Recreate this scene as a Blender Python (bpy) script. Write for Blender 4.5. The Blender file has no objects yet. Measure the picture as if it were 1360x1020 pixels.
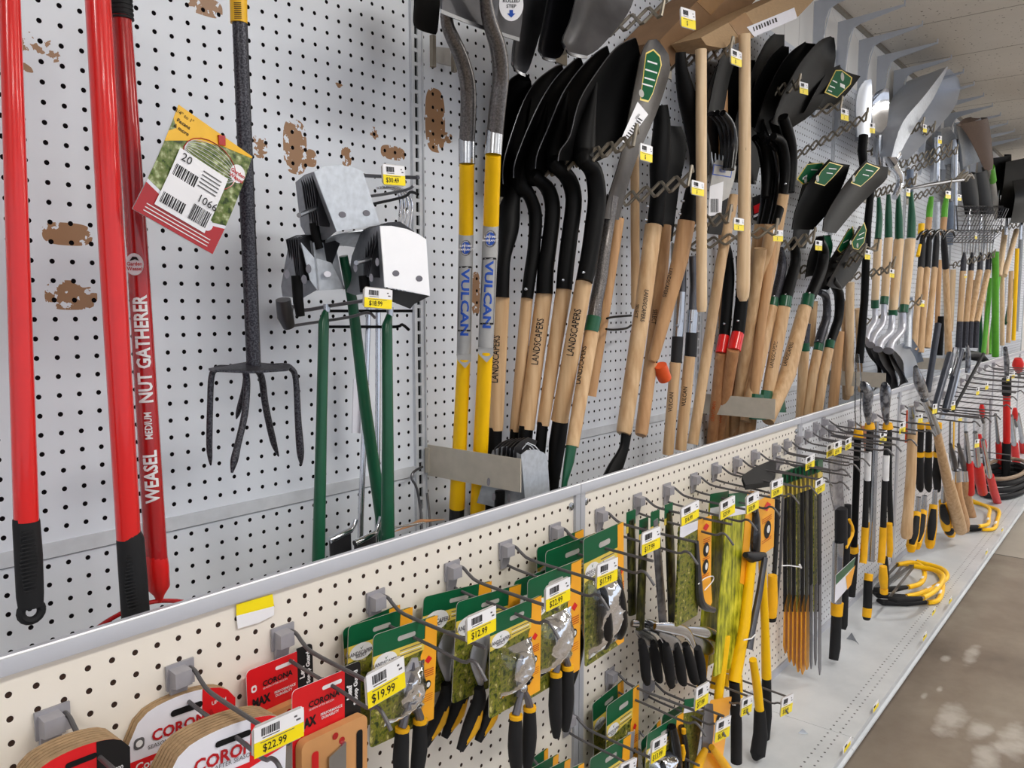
import bpy, bmesh, math, random
from mathutils import Vector, Matrix
random.seed(7)
S = bpy.context.scene
COL = S.collection
R_ = math.radians
# ------------------------------------------------------------------ camera
YAW, PITCH, FPX, CAMZ = R_(39.25), R_(5.5), 1060.0, 1.25
cam = bpy.data.objects.new('camera', bpy.data.cameras.new('camera')); COL.objects.link(cam)
cam.data.sensor_width = 36.0; cam.data.lens = FPX / 1360 * 36.0; cam.data.clip_start = 0.02; cam.data.clip_end = 100
cam.location = (0, 0, CAMZ); cam.rotation_euler = (math.pi / 2 - PITCH, 0, YAW - math.pi / 2)
S.camera = cam
# ------------------------------------------------------------------ world, lights, exposure
w = bpy.data.worlds.new('world'); S.world = w; w.use_nodes = True
w.node_tree.nodes['Background'].inputs[0].default_value = (0.84, 0.89, 1.0, 1)
w.node_tree.nodes['Background'].inputs[1].default_value = 0.88
S.view_settings.view_transform = 'Standard'; S.view_settings.look = 'None'
S.view_settings.exposure = 0.30; S.view_settings.gamma = 1.0; S.view_settings.use_curve_mapping = False
def area(x, y, z, sx, sy, power, col=(1.0, 0.985, 0.96), tilt=0):
    l = bpy.data.lights.new('ceiling_lamp_or_uplight', 'AREA'); l.shape = 'RECTANGLE'; l.size = sx; l.size_y = sy
    l.energy = power; l.color = col
    o = bpy.data.objects.new('ceiling_lamp_or_uplight', l); o.location = (x, y, z); o.rotation_euler = (R_(tilt), 0, 0); COL.objects.link(o)
for lx in (-1.6, 1.3, 4.2, 7.1, 10.0, 13.0):
    for ax, ay, pw in ((lx, -0.45, 18), (lx + 1.2, -2.6, 15)):
        area(ax, ay, 2.40, 1.2, 0.25, pw); area(ax, ay, 2.43, 1.2, 0.25, pw * 0.6, tilt=180)  # the upward twin of each lamp is added to brighten the ceiling
# ------------------------------------------------------------------ pixel rays of the 1360x1020 frame
FW = Vector((math.cos(YAW) * math.cos(PITCH), math.sin(YAW) * math.cos(PITCH), -math.sin(PITCH)))
RT = Vector((math.sin(YAW), -math.cos(YAW), 0)); UPV = RT.cross(FW); CAM = Vector((0, 0, CAMZ))
def ray(px, py): return FW + RT * ((px - 680) / FPX) + UPV * ((510 - py) / FPX)
def P(px, py, Y):
    r = ray(px, py); return CAM + r * (Y / r.y)
def PZ(px, py, Z):
    r = ray(px, py); return CAM + r * ((Z - CAMZ) / r.z)
def YX(px, X, py=400):
    r = ray(px, py); return r.y / r.x * X
def dep(p): return (p - CAM).dot(FW)
# ------------------------------------------------------------------ materials
MATS = {}
def mat(name, col, rough=0.5, metal=0.0, **k):
    if name in MATS: return MATS[name]
    m = bpy.data.materials.new(name); m.use_nodes = True; MATS[name] = m
    nt = m.node_tree; b = nt.nodes['Principled BSDF']
    c = tuple(((v / 255 + 0.055) / 1.055) ** 2.4 if v > 10 else v / 255 / 12.92 for v in col) + (1,)
    b.inputs['Base Color'].default_value = c; b.inputs['Roughness'].default_value = rough; b.inputs['Metallic'].default_value = metal
    b.inputs['Specular IOR Level'].default_value = k.get('spec', 0.32)
    if 'coat' in k: b.inputs['Coat Weight'].default_value = k['coat']; b.inputs['Coat Roughness'].default_value = 0.08
    sc = k.get('noise', 40); amt = k.get('amt', 0.12)
    tc = nt.nodes.new('ShaderNodeTexCoord'); mp = nt.nodes.new('ShaderNodeMapping'); mp.inputs['Scale'].default_value = k.get('stretch', (1, 1, 1))
    nz = nt.nodes.new('ShaderNodeTexNoise'); nz.inputs['Scale'].default_value = sc; nz.inputs['Detail'].default_value = k.get('detail', 4)
    nt.links.new(tc.outputs['Object'], mp.inputs['Vector']); nt.links.new(mp.outputs['Vector'], nz.inputs['Vector'])
    rp = nt.nodes.new('ShaderNodeValToRGB'); rp.color_ramp.elements[0].position = k.get('lo', 0.3); rp.color_ramp.elements[1].position = k.get('hi', 0.7)
    c2 = k.get('col2')
    if c2: c2 = tuple(((v / 255 + 0.055) / 1.055) ** 2.4 for v in c2) + (1,)
    else: c2 = tuple(v * (1 - amt) for v in c[:3]) + (1,)
    rp.color_ramp.elements[0].color = c2; rp.color_ramp.elements[1].color = c
    for pos, cc in k.get('stops', []):
        e = rp.color_ramp.elements.new(pos); e.color = tuple(((v / 255 + 0.055) / 1.055) ** 2.4 for v in cc) + (1,)
    nt.links.new(nz.outputs['Fac'], rp.inputs['Fac']); nt.links.new(rp.outputs['Color'], b.inputs['Base Color'])
    if k.get('bump'):
        bp = nt.nodes.new('ShaderNodeBump'); bp.inputs['Strength'].default_value = k['bump']; bp.inputs['Distance'].default_value = 0.001
        nt.links.new(nz.outputs['Fac'], bp.inputs['Height']); nt.links.new(bp.outputs['Normal'], b.inputs['Normal'])
    return m
mat('wood', (216, 184, 144), 0.45, noise=26, stretch=(3.2, 3.2, 0.18), col2=(188, 150, 108), detail=5)
mat('wood_dark', (204, 162, 118), 0.45, noise=26, stretch=(3.2, 3.2, 0.18), col2=(180, 136, 94), detail=5)
mat('wood_pale', (226, 200, 165), 0.5, noise=26, stretch=(3.2, 3.2, 0.18), col2=(206, 174, 134), detail=5)
mat('wood_red', (192, 142, 98), 0.45, noise=24, stretch=(3.2, 3.2, 0.18), col2=(166, 116, 78), detail=5)
mat('black_metal', (11, 11, 12), 0.5, 0.0, spec=0.12, noise=18, col2=(10.5, 10.5, 11))
mat('black_gloss', (16, 16, 19), 0.2, 0.0, spec=0.45)
mat('black_plastic', (30, 30, 33), 0.55)
mat('black_rubber', (26, 26, 28), 0.7)
mat('dark_interior', (14, 14, 16), 0.9)
mat('red_paint', (218, 26, 24), 0.28, coat=0.6, amt=0.05)
mat('dark_red_paint', (176, 24, 26), 0.25, coat=0.7, amt=0.08)
mat('red_plastic', (216, 40, 38), 0.4)
mat('orange_cap', (232, 92, 44), 0.4)
mat('hammered_grey', (78, 78, 84), 0.38, 0.6, noise=420, col2=(40, 40, 46), lo=0.4, hi=0.62, bump=0.35, detail=2)
mat('neck_grey', (124, 120, 118), 0.28, 0.75, noise=300, col2=(84, 80, 78), bump=0.15)
mat('steel', (190, 194, 200), 0.25, 1.0, noise=20, amt=0.15)
mat('chrome', (215, 218, 224), 0.12, 1.0)
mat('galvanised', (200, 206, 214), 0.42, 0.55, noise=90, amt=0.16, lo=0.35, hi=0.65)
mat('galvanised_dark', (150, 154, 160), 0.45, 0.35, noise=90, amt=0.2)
mat('aluminium', (206, 212, 222), 0.34, 0.5, noise=8, amt=0.12)
mat('dark_steel', (104, 104, 108), 0.3, 0.8, noise=14, amt=0.4)
mat('hook_metal', (146, 138, 124), 0.4, 0.55, amt=0.2)
mat('peg_metal', (104, 102, 104), 0.42, 0.45)
mat('peg_clip', (158, 156, 162), 0.5)
mat('rail_grey', (186, 188, 196), 0.36, 0.1, noise=6, amt=0.08)
mat('beige_metal', (186, 178, 164), 0.5)
mat('upright_white', (206, 210, 216), 0.45)
mat('yellow_paint', (250, 196, 12), 0.35, amt=0.04)
mat('yellow_grip', (246, 182, 22), 0.5)
mat('grey_paint', (166, 166, 166), 0.4)
mat('green_paint', (18, 84, 56), 0.34, coat=0.3, amt=0.1)
mat('green_bright', (96, 176, 54), 0.4)
mat('bare_wood_label', (150, 130, 110), 0.6)
mat('ink', (26, 24, 26), 0.6)
mat('ink_grey', (96, 94, 98), 0.6)
mat('ink_red', (190, 26, 34), 0.5)
mat('ink_white', (238, 238, 240), 0.5)
mat('ink_blue', (30, 78, 176), 0.5)
mat('ink_orange', (196, 92, 40), 0.5)
mat('label_white', (238, 238, 242), 0.4, amt=0.02)
mat('label_yellow', (250, 226, 24), 0.4, amt=0.03)
mat('label_gold', (236, 182, 30), 0.4, amt=0.1)
mat('card_green', (16, 92, 58), 0.3, amt=0.05)
mat('card_yellow', (232, 206, 90), 0.35, amt=0.15, noise=30)
mat('card_orange', (246, 172, 44), 0.32, amt=0.05)
mat('card_red', (218, 32, 38), 0.3, amt=0.04)
mat('card_white', (232, 232, 242), 0.35, amt=0.03)
mat('card_black', (24, 24, 26), 0.35)
mat('card_grey', (180, 178, 174), 0.5)
mat('plastic_grey', (196, 192, 190), 0.3)
mat('cardboard', (176, 146, 110), 0.8, noise=60, stretch=(1, 1, 9), amt=0.25)
mat('cardboard_dark', (138, 106, 76), 0.8, noise=14, amt=0.22)
mat('tape', (150, 112, 70), 0.25, amt=0.1)
mat('tan_card', (206, 150, 96), 0.7, amt=0.06)
FOL = [(0.42, (74, 86, 30)), (0.5, (132, 132, 44)), (0.58, (96, 92, 50))]
mat('foliage_print', (206, 198, 116), 0.3, noise=95, col2=(34, 44, 20), lo=0.34, hi=0.7, stops=FOL, detail=6)
mat('foliage_bright', (226, 216, 70), 0.25, noise=60, stretch=(1, 1, 0.3), col2=(72, 84, 20), lo=0.32, hi=0.68, stops=[(0.45, (140, 144, 30)), (0.55, (186, 184, 44))], detail=6)
mat('foliage_dark', (96, 96, 40), 0.3, noise=110, stretch=(1, 1, 0.3), col2=(18, 20, 12), lo=0.36, hi=0.72, stops=[(0.5, (44, 44, 20))], detail=6)
mat('garden_print', (184, 196, 150), 0.3, noise=120, col2=(46, 62, 26), lo=0.36, hi=0.68, stops=[(0.46, (92, 112, 48)), (0.56, (120, 128, 80))], detail=6)
mat('blade_silver', (196, 198, 208), 0.3, 0.55, noise=20, amt=0.1)
mat('blade_grey', (116, 114, 120), 0.35, 0.6)
mat('brown_weave', (112, 90, 76), 0.6, noise=300, col2=(70, 54, 46), bump=0.3)
mat('window_white', (236, 238, 240), 0.5)
mat('bracket_paint', (196, 202, 212), 0.4, 0.2, amt=0.05)
mat('scoop_glare', (250, 250, 252), 0.35, 0.35, amt=0.02)  # whitened galvanised steel, paints glare into one scoop's front wall
mat('galvanised_black', (74, 70, 68), 0.35, 0.5, noise=60, amt=0.25)
mat('drab_black', (46, 42, 40), 0.5, amt=0.3)
mat('blue_grey', (112, 124, 142), 0.4, 0.3)
mat('wrap_grey', (150, 148, 152), 0.18, 0.3, noise=60, amt=0.5)
mat('dark_wrap', (54, 56, 62), 0.12, 0.3, noise=60, col2=(14, 14, 16), lo=0.4, hi=0.65, spec=0.8)
mat('clear_dark', (150, 154, 162), 0.12, 0.5, noise=50, col2=(70, 72, 80), lo=0.4, hi=0.6, spec=0.8)
mat('card_orange_deep', (226, 156, 46), 0.4, amt=0.1)
mat('copper_brown', (176, 106, 72), 0.4, amt=0.15)
mat('dark_shaft', (62, 66, 76), 0.35, 0.3)
mat('label_green', (14, 88, 54), 0.6, spec=0.1, amt=0.05)
def clearmat():
    m = bpy.data.materials.new('clear_plastic'); m.use_nodes = True; nt = m.node_tree; nt.nodes.clear()
    o = nt.nodes.new('ShaderNodeOutputMaterial'); mx = nt.nodes.new('ShaderNodeMixShader'); t = nt.nodes.new('ShaderNodeBsdfTransparent')
    g = nt.nodes.new('ShaderNodeBsdfGlossy'); g.inputs['Color'].default_value = (0.9, 0.92, 0.95, 1); g.inputs['Roughness'].default_value = 0.07
    fr = nt.nodes.new('ShaderNodeFresnel'); fr.inputs[0].default_value = 1.5
    ad = nt.nodes.new('ShaderNodeMath'); ad.operation = 'ADD'; ad.inputs[1].default_value = 0.03; nt.links.new(fr.outputs[0], ad.inputs[0])
    tc = nt.nodes.new('ShaderNodeTexCoord'); nz = nt.nodes.new('ShaderNodeTexNoise'); nz.inputs['Scale'].default_value = 45
    bp = nt.nodes.new('ShaderNodeBump'); bp.inputs['Strength'].default_value = 0.6; bp.inputs['Distance'].default_value = 0.004
    nt.links.new(tc.outputs['Object'], nz.inputs['Vector']); nt.links.new(nz.outputs['Fac'], bp.inputs['Height']); nt.links.new(bp.outputs['Normal'], g.inputs['Normal'])
    nt.links.new(ad.outputs[0], mx.inputs[0]); nt.links.new(t.outputs[0], mx.inputs[1]); nt.links.new(g.outputs[0], mx.inputs[2]); nt.links.new(mx.outputs[0], o.inputs[0])
    MATS['clear_plastic'] = m
clearmat()
def lin(c): return tuple(((v / 255 + 0.055) / 1.055) ** 2.4 for v in c) + (1,)
def mathn(nt, op, a, b=None, c=None):
    n = nt.nodes.new('ShaderNodeMath'); n.operation = op
    for i, v in enumerate((a, b, c)):
        if v is None: continue
        if isinstance(v, (int, float)): n.inputs[i].default_value = v
        else: nt.links.new(v, n.inputs[i])
    return n.outputs[0]
def pegmat(name, col, hx, hz, stains=(), var=0.05, holecol=(20, 18, 20), seams=None, rad=0.0033):
    m = bpy.data.materials.new(name); m.use_nodes = True; MATS[name] = m; nt = m.node_tree; b = nt.nodes['Principled BSDF']
    b.inputs['Roughness'].default_value = 0.42
    g = nt.nodes.new('ShaderNodeNewGeometry'); sp = nt.nodes.new('ShaderNodeSeparateXYZ'); nt.links.new(g.outputs['Position'], sp.inputs[0])
    X, Z = sp.outputs[0], sp.outputs[2]
    def cell(v, ph):
        t = mathn(nt, 'DIVIDE', mathn(nt, 'SUBTRACT', v, ph), 0.0254)
        return mathn(nt, 'MULTIPLY', mathn(nt, 'SUBTRACT', mathn(nt, 'FRACT', mathn(nt, 'ADD', t, 0.5 + 100)), 0.5), 0.0254)
    cx, cz = cell(X, hx), cell(Z, hz)
    d = mathn(nt, 'SQRT', mathn(nt, 'ADD', mathn(nt, 'MULTIPLY', cx, cx), mathn(nt, 'MULTIPLY', cz, cz)))
    hole = mathn(nt, 'LESS_THAN', d, rad)
    nz = nt.nodes.new('ShaderNodeTexNoise'); nz.inputs['Scale'].default_value = 2.2; nz.inputs['Detail'].default_value = 5
    nt.links.new(g.outputs['Position'], nz.inputs['Vector'])
    mx = nt.nodes.new('ShaderNodeMix'); mx.data_type = 'RGBA'
    c = lin(col); mx.inputs[6].default_value = tuple(v * (1 - var) for v in c[:3]) + (1,); mx.inputs[7].default_value = c
    nt.links.new(nz.outputs['Fac'], mx.inputs[0]); cur = mx.outputs[2]
    if stains:
        nz2 = nt.nodes.new('ShaderNodeTexNoise'); nz2.inputs['Scale'].default_value = 95; nz2.inputs['Detail'].default_value = 4; nt.links.new(g.outputs['Position'], nz2.inputs['Vector'])
        tot = None
        for (sx, sz, rx, rz, th) in stains:
            ex = mathn(nt, 'ABSOLUTE', mathn(nt, 'DIVIDE', mathn(nt, 'SUBTRACT', X, sx), rx)); ez = mathn(nt, 'ABSOLUTE', mathn(nt, 'DIVIDE', mathn(nt, 'SUBTRACT', Z, sz), rz))
            q = mathn(nt, 'POWER', mathn(nt, 'ADD', mathn(nt, 'POWER', ex, 3), mathn(nt, 'POWER', ez, 3)), 0.333)
            v = mathn(nt, 'ADD', mathn(nt, 'MULTIPLY', mathn(nt, 'SUBTRACT', 1.0, q), 0.55), mathn(nt, 'MULTIPLY', mathn(nt, 'SUBTRACT', nz2.outputs['Fac'], th), 3.0))
            s = mathn(nt, 'MULTIPLY', mathn(nt, 'GREATER_THAN', v, 0.0), mathn(nt, 'LESS_THAN', q, 1.15))
            tot = s if tot is None else mathn(nt, 'MAXIMUM', tot, s)
        m2 = nt.nodes.new('ShaderNodeMix'); m2.data_type = 'RGBA'; nt.links.new(tot, m2.inputs[0]); nt.links.new(cur, m2.inputs[6]); m2.inputs[7].default_value = lin((150, 112, 78)); cur = m2.outputs[2]
    m3 = nt.nodes.new('ShaderNodeMix'); m3.data_type = 'RGBA'; nt.links.new(hole, m3.inputs[0]); nt.links.new(cur, m3.inputs[6]); m3.inputs[7].default_value = lin(holecol)
    nt.links.new(m3.outputs[2], b.inputs['Base Color'])
    dd = mathn(nt, 'MINIMUM', mathn(nt, 'DIVIDE', d, rad * 1.25), 1.0)
    bp = nt.nodes.new('ShaderNodeBump'); bp.inputs['Distance'].default_value = 0.0012; bp.inputs['Strength'].default_value = 0.8
    nt.links.new(dd, bp.inputs['Height']); nt.links.new(bp.outputs['Normal'], b.inputs['Normal'])
    nt.links.new(mathn(nt, 'MULTIPLY', mathn(nt, 'SUBTRACT', 1.0, hole), 0.5), b.inputs['Specular IOR Level'])
    return m
def st(px, py, w_, h_, th):
    c = P(px, py, 1.14); k = dep(c) / FPX
    return (c.x, c.z, w_ / 2 * k * 1.25, h_ / 2 * k, th)
STAINS = [st(90, 311, 44, 26, 0.42), st(95, 392, 46, 34, 0.5), st(272, 8, 36, 22, 0.46), st(48, 62, 46, 30, 0.6), st(345, 195, 16, 26, 0.52), st(392, 195, 26, 62, 0.44), st(412, 210, 14, 20, 0.5),
          st(460, 208, 12, 22, 0.46), st(497, 178, 10, 16, 0.5), st(522, 203, 30, 16, 0.4), st(578, 160, 26, 72, 0.38), st(594, 183, 14, 12, 0.5), st(632, 390, 12, 50, 0.44), st(450, 115, 10, 8, 0.5), st(37, 90, 12, 10, 0.5)]
h = P(51.7, 27.3, 1.14); pegmat('wall_board', (219, 224, 232), h.x, h.z, STAINS)
h = P(180, 867, 0.872)
pegmat('front_board_cream', (238, 231, 220), h.x, h.z, holecol=(60, 46, 40))
pegmat('front_board_grey', (212, 214, 218), h.x, h.z, holecol=(56, 54, 54))
# ------------------------------------------------------------------ mesh builder
TEXT = {}
def textgeo(s, size, bold):
    key = (s, bold)
    if key not in TEXT:
        c = bpy.data.curves.new('t', 'FONT'); c.body = s; c.size = 1.0; c.offset = bold; c.resolution_u = 2; c.align_x = 'CENTER'; c.align_y = 'CENTER'
        o = bpy.data.objects.new('t', c); me = bpy.data.meshes.new_from_object(o)
        bm = bmesh.new(); bm.from_mesh(me)
        for k in range(-4, 5): bmesh.ops.bisect_plane(bm, geom=bm.verts[:] + bm.edges[:] + bm.faces[:], plane_co=(0, k * 0.1, 0), plane_no=(0, 1, 0))
        bm.verts.index_update(); TEXT[key] = ([v.co.xy.copy() for v in bm.verts], [tuple(v.index for v in f.verts) for f in bm.faces]); bm.free()
        bpy.data.objects.remove(o); bpy.data.curves.remove(c); bpy.data.meshes.remove(me)
    v, f = TEXT[key]
    return [q * size for q in v], f
def catmull(pts, n=5):
    if len(pts) < 3: return pts
    out = []; q = [pts[0]] + list(pts) + [pts[-1]]
    for i in range(1, len(q) - 2):
        for k in range(n):
            t = k / n; a, b, c, d = q[i - 1], q[i], q[i + 1], q[i + 2]
            out.append(tuple(0.5 * (2 * b[j] + (c[j] - a[j]) * t + (2 * a[j] - 5 * b[j] + 4 * c[j] - d[j]) * t * t + (3 * b[j] - a[j] - 3 * c[j] + d[j]) * t ** 3) for j in range(len(b))))
    out.append(tuple(pts[-1])); return out
class MB:
    def __init__(s): s.v = []; s.f = []; s.m = []; s.mn = []
    def mi(s, m):
        if m not in s.mn: s.mn.append(m)
        return s.mn.index(m)
    def add(s, vs, fs, m):
        o = len(s.v); i = s.mi(m); s.v += [Vector(q) for q in vs]
        for f in fs: s.f.append(tuple(a + o for a in f)); s.m.append(i)
        return s
    def tube(s, pts, r, m, n=12, cap=True, flat=1.0, flatdir=None, smooth=0):
        pts = [Vector(p) for p in pts]
        if isinstance(r, (int, float)): r = [r] * len(pts)
        if smooth:
            q = catmull([tuple(p) + (rr,) for p, rr in zip(pts, r)], smooth); pts = [Vector(a[:3]) for a in q]; r = [max(a[3], 1e-5) for a in q]
        vs = []; fs = []; N = None
        for i, p in enumerate(pts):
            a = pts[max(i - 1, 0)]; b = pts[min(i + 1, len(pts) - 1)]; t = (b - a).normalized()
            if N is None:
                N = flatdir - t * flatdir.dot(t) if flatdir is not None else t.cross(Vector((0.31, 0.87, 0.38)))
                if N.length < 1e-6: N = t.cross(Vector((1, 0, 0)))
                N.normalize()
            else:
                N = N - t * N.dot(t); N.normalize()
            B = t.cross(N)
            for k in range(n):
                an = 2 * math.pi * k / n; vs.append(p + N * (math.cos(an) * r[i] * flat) + B * (math.sin(an) * r[i]))
        for i in range(len(pts) - 1):
            for k in range(n):
                k2 = (k + 1) % n; fs.append((i * n + k, i * n + k2, (i + 1) * n + k2, (i + 1) * n + k))
        if cap: fs.append(tuple(range(n))[::-1]); fs.append(tuple((len(pts) - 1) * n + k for k in range(n)))
        return s.add(vs, fs, m)
    def ptube(s, pts, Y0, Y1, m, n=14, smooth=0, flat=1.0, cap=True, flatdir=None):
        L = [0]
        for a, b in zip(pts, pts[1:]): L.append(L[-1] + math.hypot(b[0] - a[0], b[1] - a[1]))
        W = []; rr = []
        for q, l in zip(pts, L):
            y = q[3] if len(q) > 3 else Y0 + (Y1 - Y0) * l / max(L[-1], 1e-6)
            p = P(q[0], q[1], y); W.append(p); rr.append(q[2] / 2 * dep(p) / FPX)
        s.tube(W, rr, m, n, cap, flat, flatdir, smooth); return W, rr
    def box(s, c, sx, sy, sz, m, rot=None, bev=0.0):
        c = Vector(c); hx, hy, hz = sx / 2, sy / 2, sz / 2
        if bev > 0:
            b = min(bev, hx * .9, hz * .9)
            o = [(-hx + b, -hz), (hx - b, -hz), (hx, -hz + b), (hx, hz - b), (hx - b, hz), (-hx + b, hz), (-hx, hz - b), (-hx, -hz + b)]
            vs = [Vector((x, -hy, z)) for x, z in o] + [Vector((x, hy, z)) for x, z in o]; n = 8
            fs = [tuple(range(n)), tuple(range(n, 2 * n))[::-1]] + [(i, i + n, (i + 1) % n + n, (i + 1) % n) for i in range(n)]
        else:
            vs = [Vector((x * hx, y * hy, z * hz)) for x, y, z in ((-1, -1, -1), (1, -1, -1), (1, 1, -1), (-1, 1, -1), (-1, -1, 1), (1, -1, 1), (1, 1, 1), (-1, 1, 1))]
            fs = [(0, 3, 2, 1), (4, 5, 6, 7), (0, 1, 5, 4), (1, 2, 6, 5), (2, 3, 7, 6), (3, 0, 4, 7)]
        if rot is not None: vs = [rot @ v for v in vs]
        return s.add([c + v for v in vs], fs, m)
    def prism(s, pts, vec, m, mside=None):
        n = len(pts); pts = [Vector(p) for p in pts]; vec = Vector(vec)
        s.add(pts, [tuple(range(n))], m)
        s.add([p + vec for p in pts], [tuple(range(n))[::-1]], m)
        s.add(pts + [p + vec for p in pts], [(i, (i + 1) % n, (i + 1) % n + n, i + n) for i in range(n)], mside or m)
        return s
    def ppoly(s, pts, Y, th, m, mside=None):
        return s.prism([P(x, y, Y) for x, y in pts], (0, th, 0), m, mside)
    def loft(s, A, B, m, cup=0.0, th=0.002, nu=9, nv=16, tipround=False, dirn=None, m2=None):
        def res(c, n):
            c = [Vector(q) for q in c]
            if len(c) > 2: c = [Vector(q) for q in catmull([tuple(q) for q in c], 6)]
            L = [0]
            for a, b in zip(c, c[1:]): L.append(L[-1] + (b - a).length)
            out = []
            for i in range(n):
                t = L[-1] * i / (n - 1); k = 0
                while k < len(L) - 2 and L[k + 1] < t: k += 1
                u = (t - L[k]) / max(L[k + 1] - L[k], 1e-9); out.append(c[k].lerp(c[k + 1], min(max(u, 0), 1)))
            return out
        A = res(A, nv); B = res(B, nv); g = []; nn = []
        for i in range(nv):
            ax = (A[min(i + 1, nv - 1)] + B[min(i + 1, nv - 1)] - A[max(i - 1, 0)] - B[max(i - 1, 0)]); ac = B[i] - A[i]; wd = ac.length
            nrm = ax.cross(ac)
            if nrm.length < 1e-9: nrm = nn[-1] if nn else Vector((0, -1, 0))
            nrm = nrm.normalized()
            if nrm.dot(CAM - A[i]) < 0: nrm = -nrm
            if dirn is not None and nrm.dot(dirn) < 0: nrm = -nrm
            nn.append(nrm)
            for j in range(nu):
                u = j / (nu - 1); g.append(A[i].lerp(B[i], u) - nrm * (cup * 4 * u * (1 - u) * wd))
        back = [q - nn[i // nu] * th for i, q in enumerate(g)]
        K = len(g); q1 = []; q2 = []; rim = []
        for i in range(nv - 1):
            for j in range(nu - 1):
                a = i * nu + j; q1.append((a, a + 1, a + nu + 1, a + nu)); q2.append((a + nu, a + nu + 1, a + 1, a))
        s.add(g, q1, m); s.add(back, q2, m2 or m)
        edge = [j for j in range(nu)] + [i * nu + nu - 1 for i in range(1, nv)] + [(nv - 1) * nu + j for j in range(nu - 2, -1, -1)] + [i * nu for i in range(nv - 2, 0, -1)]
        ev = [g[e] for e in edge] + [back[e] for e in edge]; n = len(edge)
        s.add(ev, [(i, (i + 1) % n, (i + 1) % n + n, i + n) for i in range(n)], m)
        return s
    def text(s, string, o, u, v, size, m, bold=0.0, stretch=1.0):
        o, u, v = Vector(o), Vector(u).normalized(), Vector(v).normalized(); vs, fs = textgeo(string, size, bold)
        return s.add([o + u * q.x * stretch + v * q.y for q in vs], fs, m)
    def wraptext(s, string, A, B, t, rad, size, m, down=False, off=0.0, bold=0.0, lift=0.0005, stretch=1.0):
        A, B = Vector(A), Vector(B); up = (A - B).normalized()
        if up.z < 0: up = -up
        c = A.lerp(B, t); n = CAM - c; n = (n - up * n.dot(up)).normalized(); left = n.cross(up)   # toward picture left
        if left.dot(RT) > 0: left = -left
        ca, sa = math.cos(off), math.sin(off); n2 = n * ca - left * sa; l2 = left * ca + n * sa
        u, vv = (up, l2) if not down else (-up, -l2)
        vs, fs = textgeo(string, size, bold); out = []
        for q in vs:
            ph = q.y / rad; out.append(c + u * (q.x * stretch) + (n2 * math.cos(ph) + vv * math.sin(ph)) * (rad + lift))
        return s.add(out, fs, m)
    def lathe(s, c, axis, prof, m, n=16):
        axis = Vector(axis).normalized(); c = Vector(c)
        return s.tube([c + axis * a for a, r in prof], [max(r, 1e-4) for a, r in prof], m, n)
def link(name, mb, parent=None, loc=None):
    me = bpy.data.meshes.new(name)
    if loc is None:
        if parent is not None: loc = Vector(parent['_o'])
        else:
            xs = [v.x for v in mb.v]; ys = [v.y for v in mb.v]; zs = [v.z for v in mb.v]
            loc = Vector(((min(xs) + max(xs)) / 2, (min(ys) + max(ys)) / 2, min(zs)))
    loc = Vector(loc)
    me.from_pydata([tuple(v - loc) for v in mb.v], [], mb.f); me.polygons.foreach_set('material_index', mb.m)
    for n in mb.mn: me.materials.append(MATS[n])
    me.shade_smooth(); me.set_sharp_from_angle(angle=R_(38)); me.update()
    o = bpy.data.objects.new(name, me); COL.objects.link(o)
    if parent is not None: o.parent = parent; o.location = loc - Vector(parent['_o'])
    else: o.location = loc
    o['_o'] = tuple(loc); return o
LAB = {}
def tag(o, label, cat, group=None):
    if label in LAB and not group: print('DUPLABEL', label)
    LAB[label] = 1
    n = len(label.split())
    if n > 16 or n < 4: print('LABELLEN', n, label)
    o['label'] = label; o['category'] = cat
    if group: o['group'] = group
    return o
def thing(name, label, cat, loc, group=None):
    o = bpy.data.objects.new(name, None); o.empty_display_size = 0.02; COL.objects.link(o); o.location = loc; o['_o'] = tuple(Vector(loc)); return tag(o, label, cat, group)
def single(name, label, cat, mb, group=None): return tag(link(name, mb), label, cat, group)
def struct(name, mb):
    o = link(name, mb); o['kind'] = 'structure'; return o
# ================================================================== structure
def surfmat(name, cols, scale, rough, **k):
    m = bpy.data.materials.new(name); m.use_nodes = True; MATS[name] = m; nt = m.node_tree; b = nt.nodes['Principled BSDF']; b.inputs['Roughness'].default_value = rough
    g = nt.nodes.new('ShaderNodeNewGeometry'); nz = nt.nodes.new('ShaderNodeTexNoise'); nz.inputs['Scale'].default_value = scale; nz.inputs['Detail'].default_value = 8; nz.inputs['Roughness'].default_value = 0.62
    nt.links.new(g.outputs['Position'], nz.inputs['Vector']); rp = nt.nodes.new('ShaderNodeValToRGB'); cr = rp.color_ramp
    cr.elements[0].position, cr.elements[0].color = cols[0][0], lin(cols[0][1]); cr.elements[1].position, cr.elements[1].color = cols[-1][0], lin(cols[-1][1])
    for p_, c_ in cols[1:-1]: e = cr.elements.new(p_); e.color = lin(c_)
    nt.links.new(nz.outputs['Fac'], rp.inputs['Fac']); cur = rp.outputs['Color']
    sp = nt.nodes.new('ShaderNodeSeparateXYZ'); nt.links.new(g.outputs['Position'], sp.inputs[0])
    def mixto(fac, c):
        nonlocal cur
        q = nt.nodes.new('ShaderNodeMix'); q.data_type = 'RGBA'; nt.links.new(fac, q.inputs[0]); nt.links.new(cur, q.inputs[6]); q.inputs[7].default_value = lin(c); cur = q.outputs[2]
    if k.get('extra'): k['extra'](nt, sp, g, mixto)
    nt.links.new(cur, b.inputs['Base Color']); return m
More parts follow.
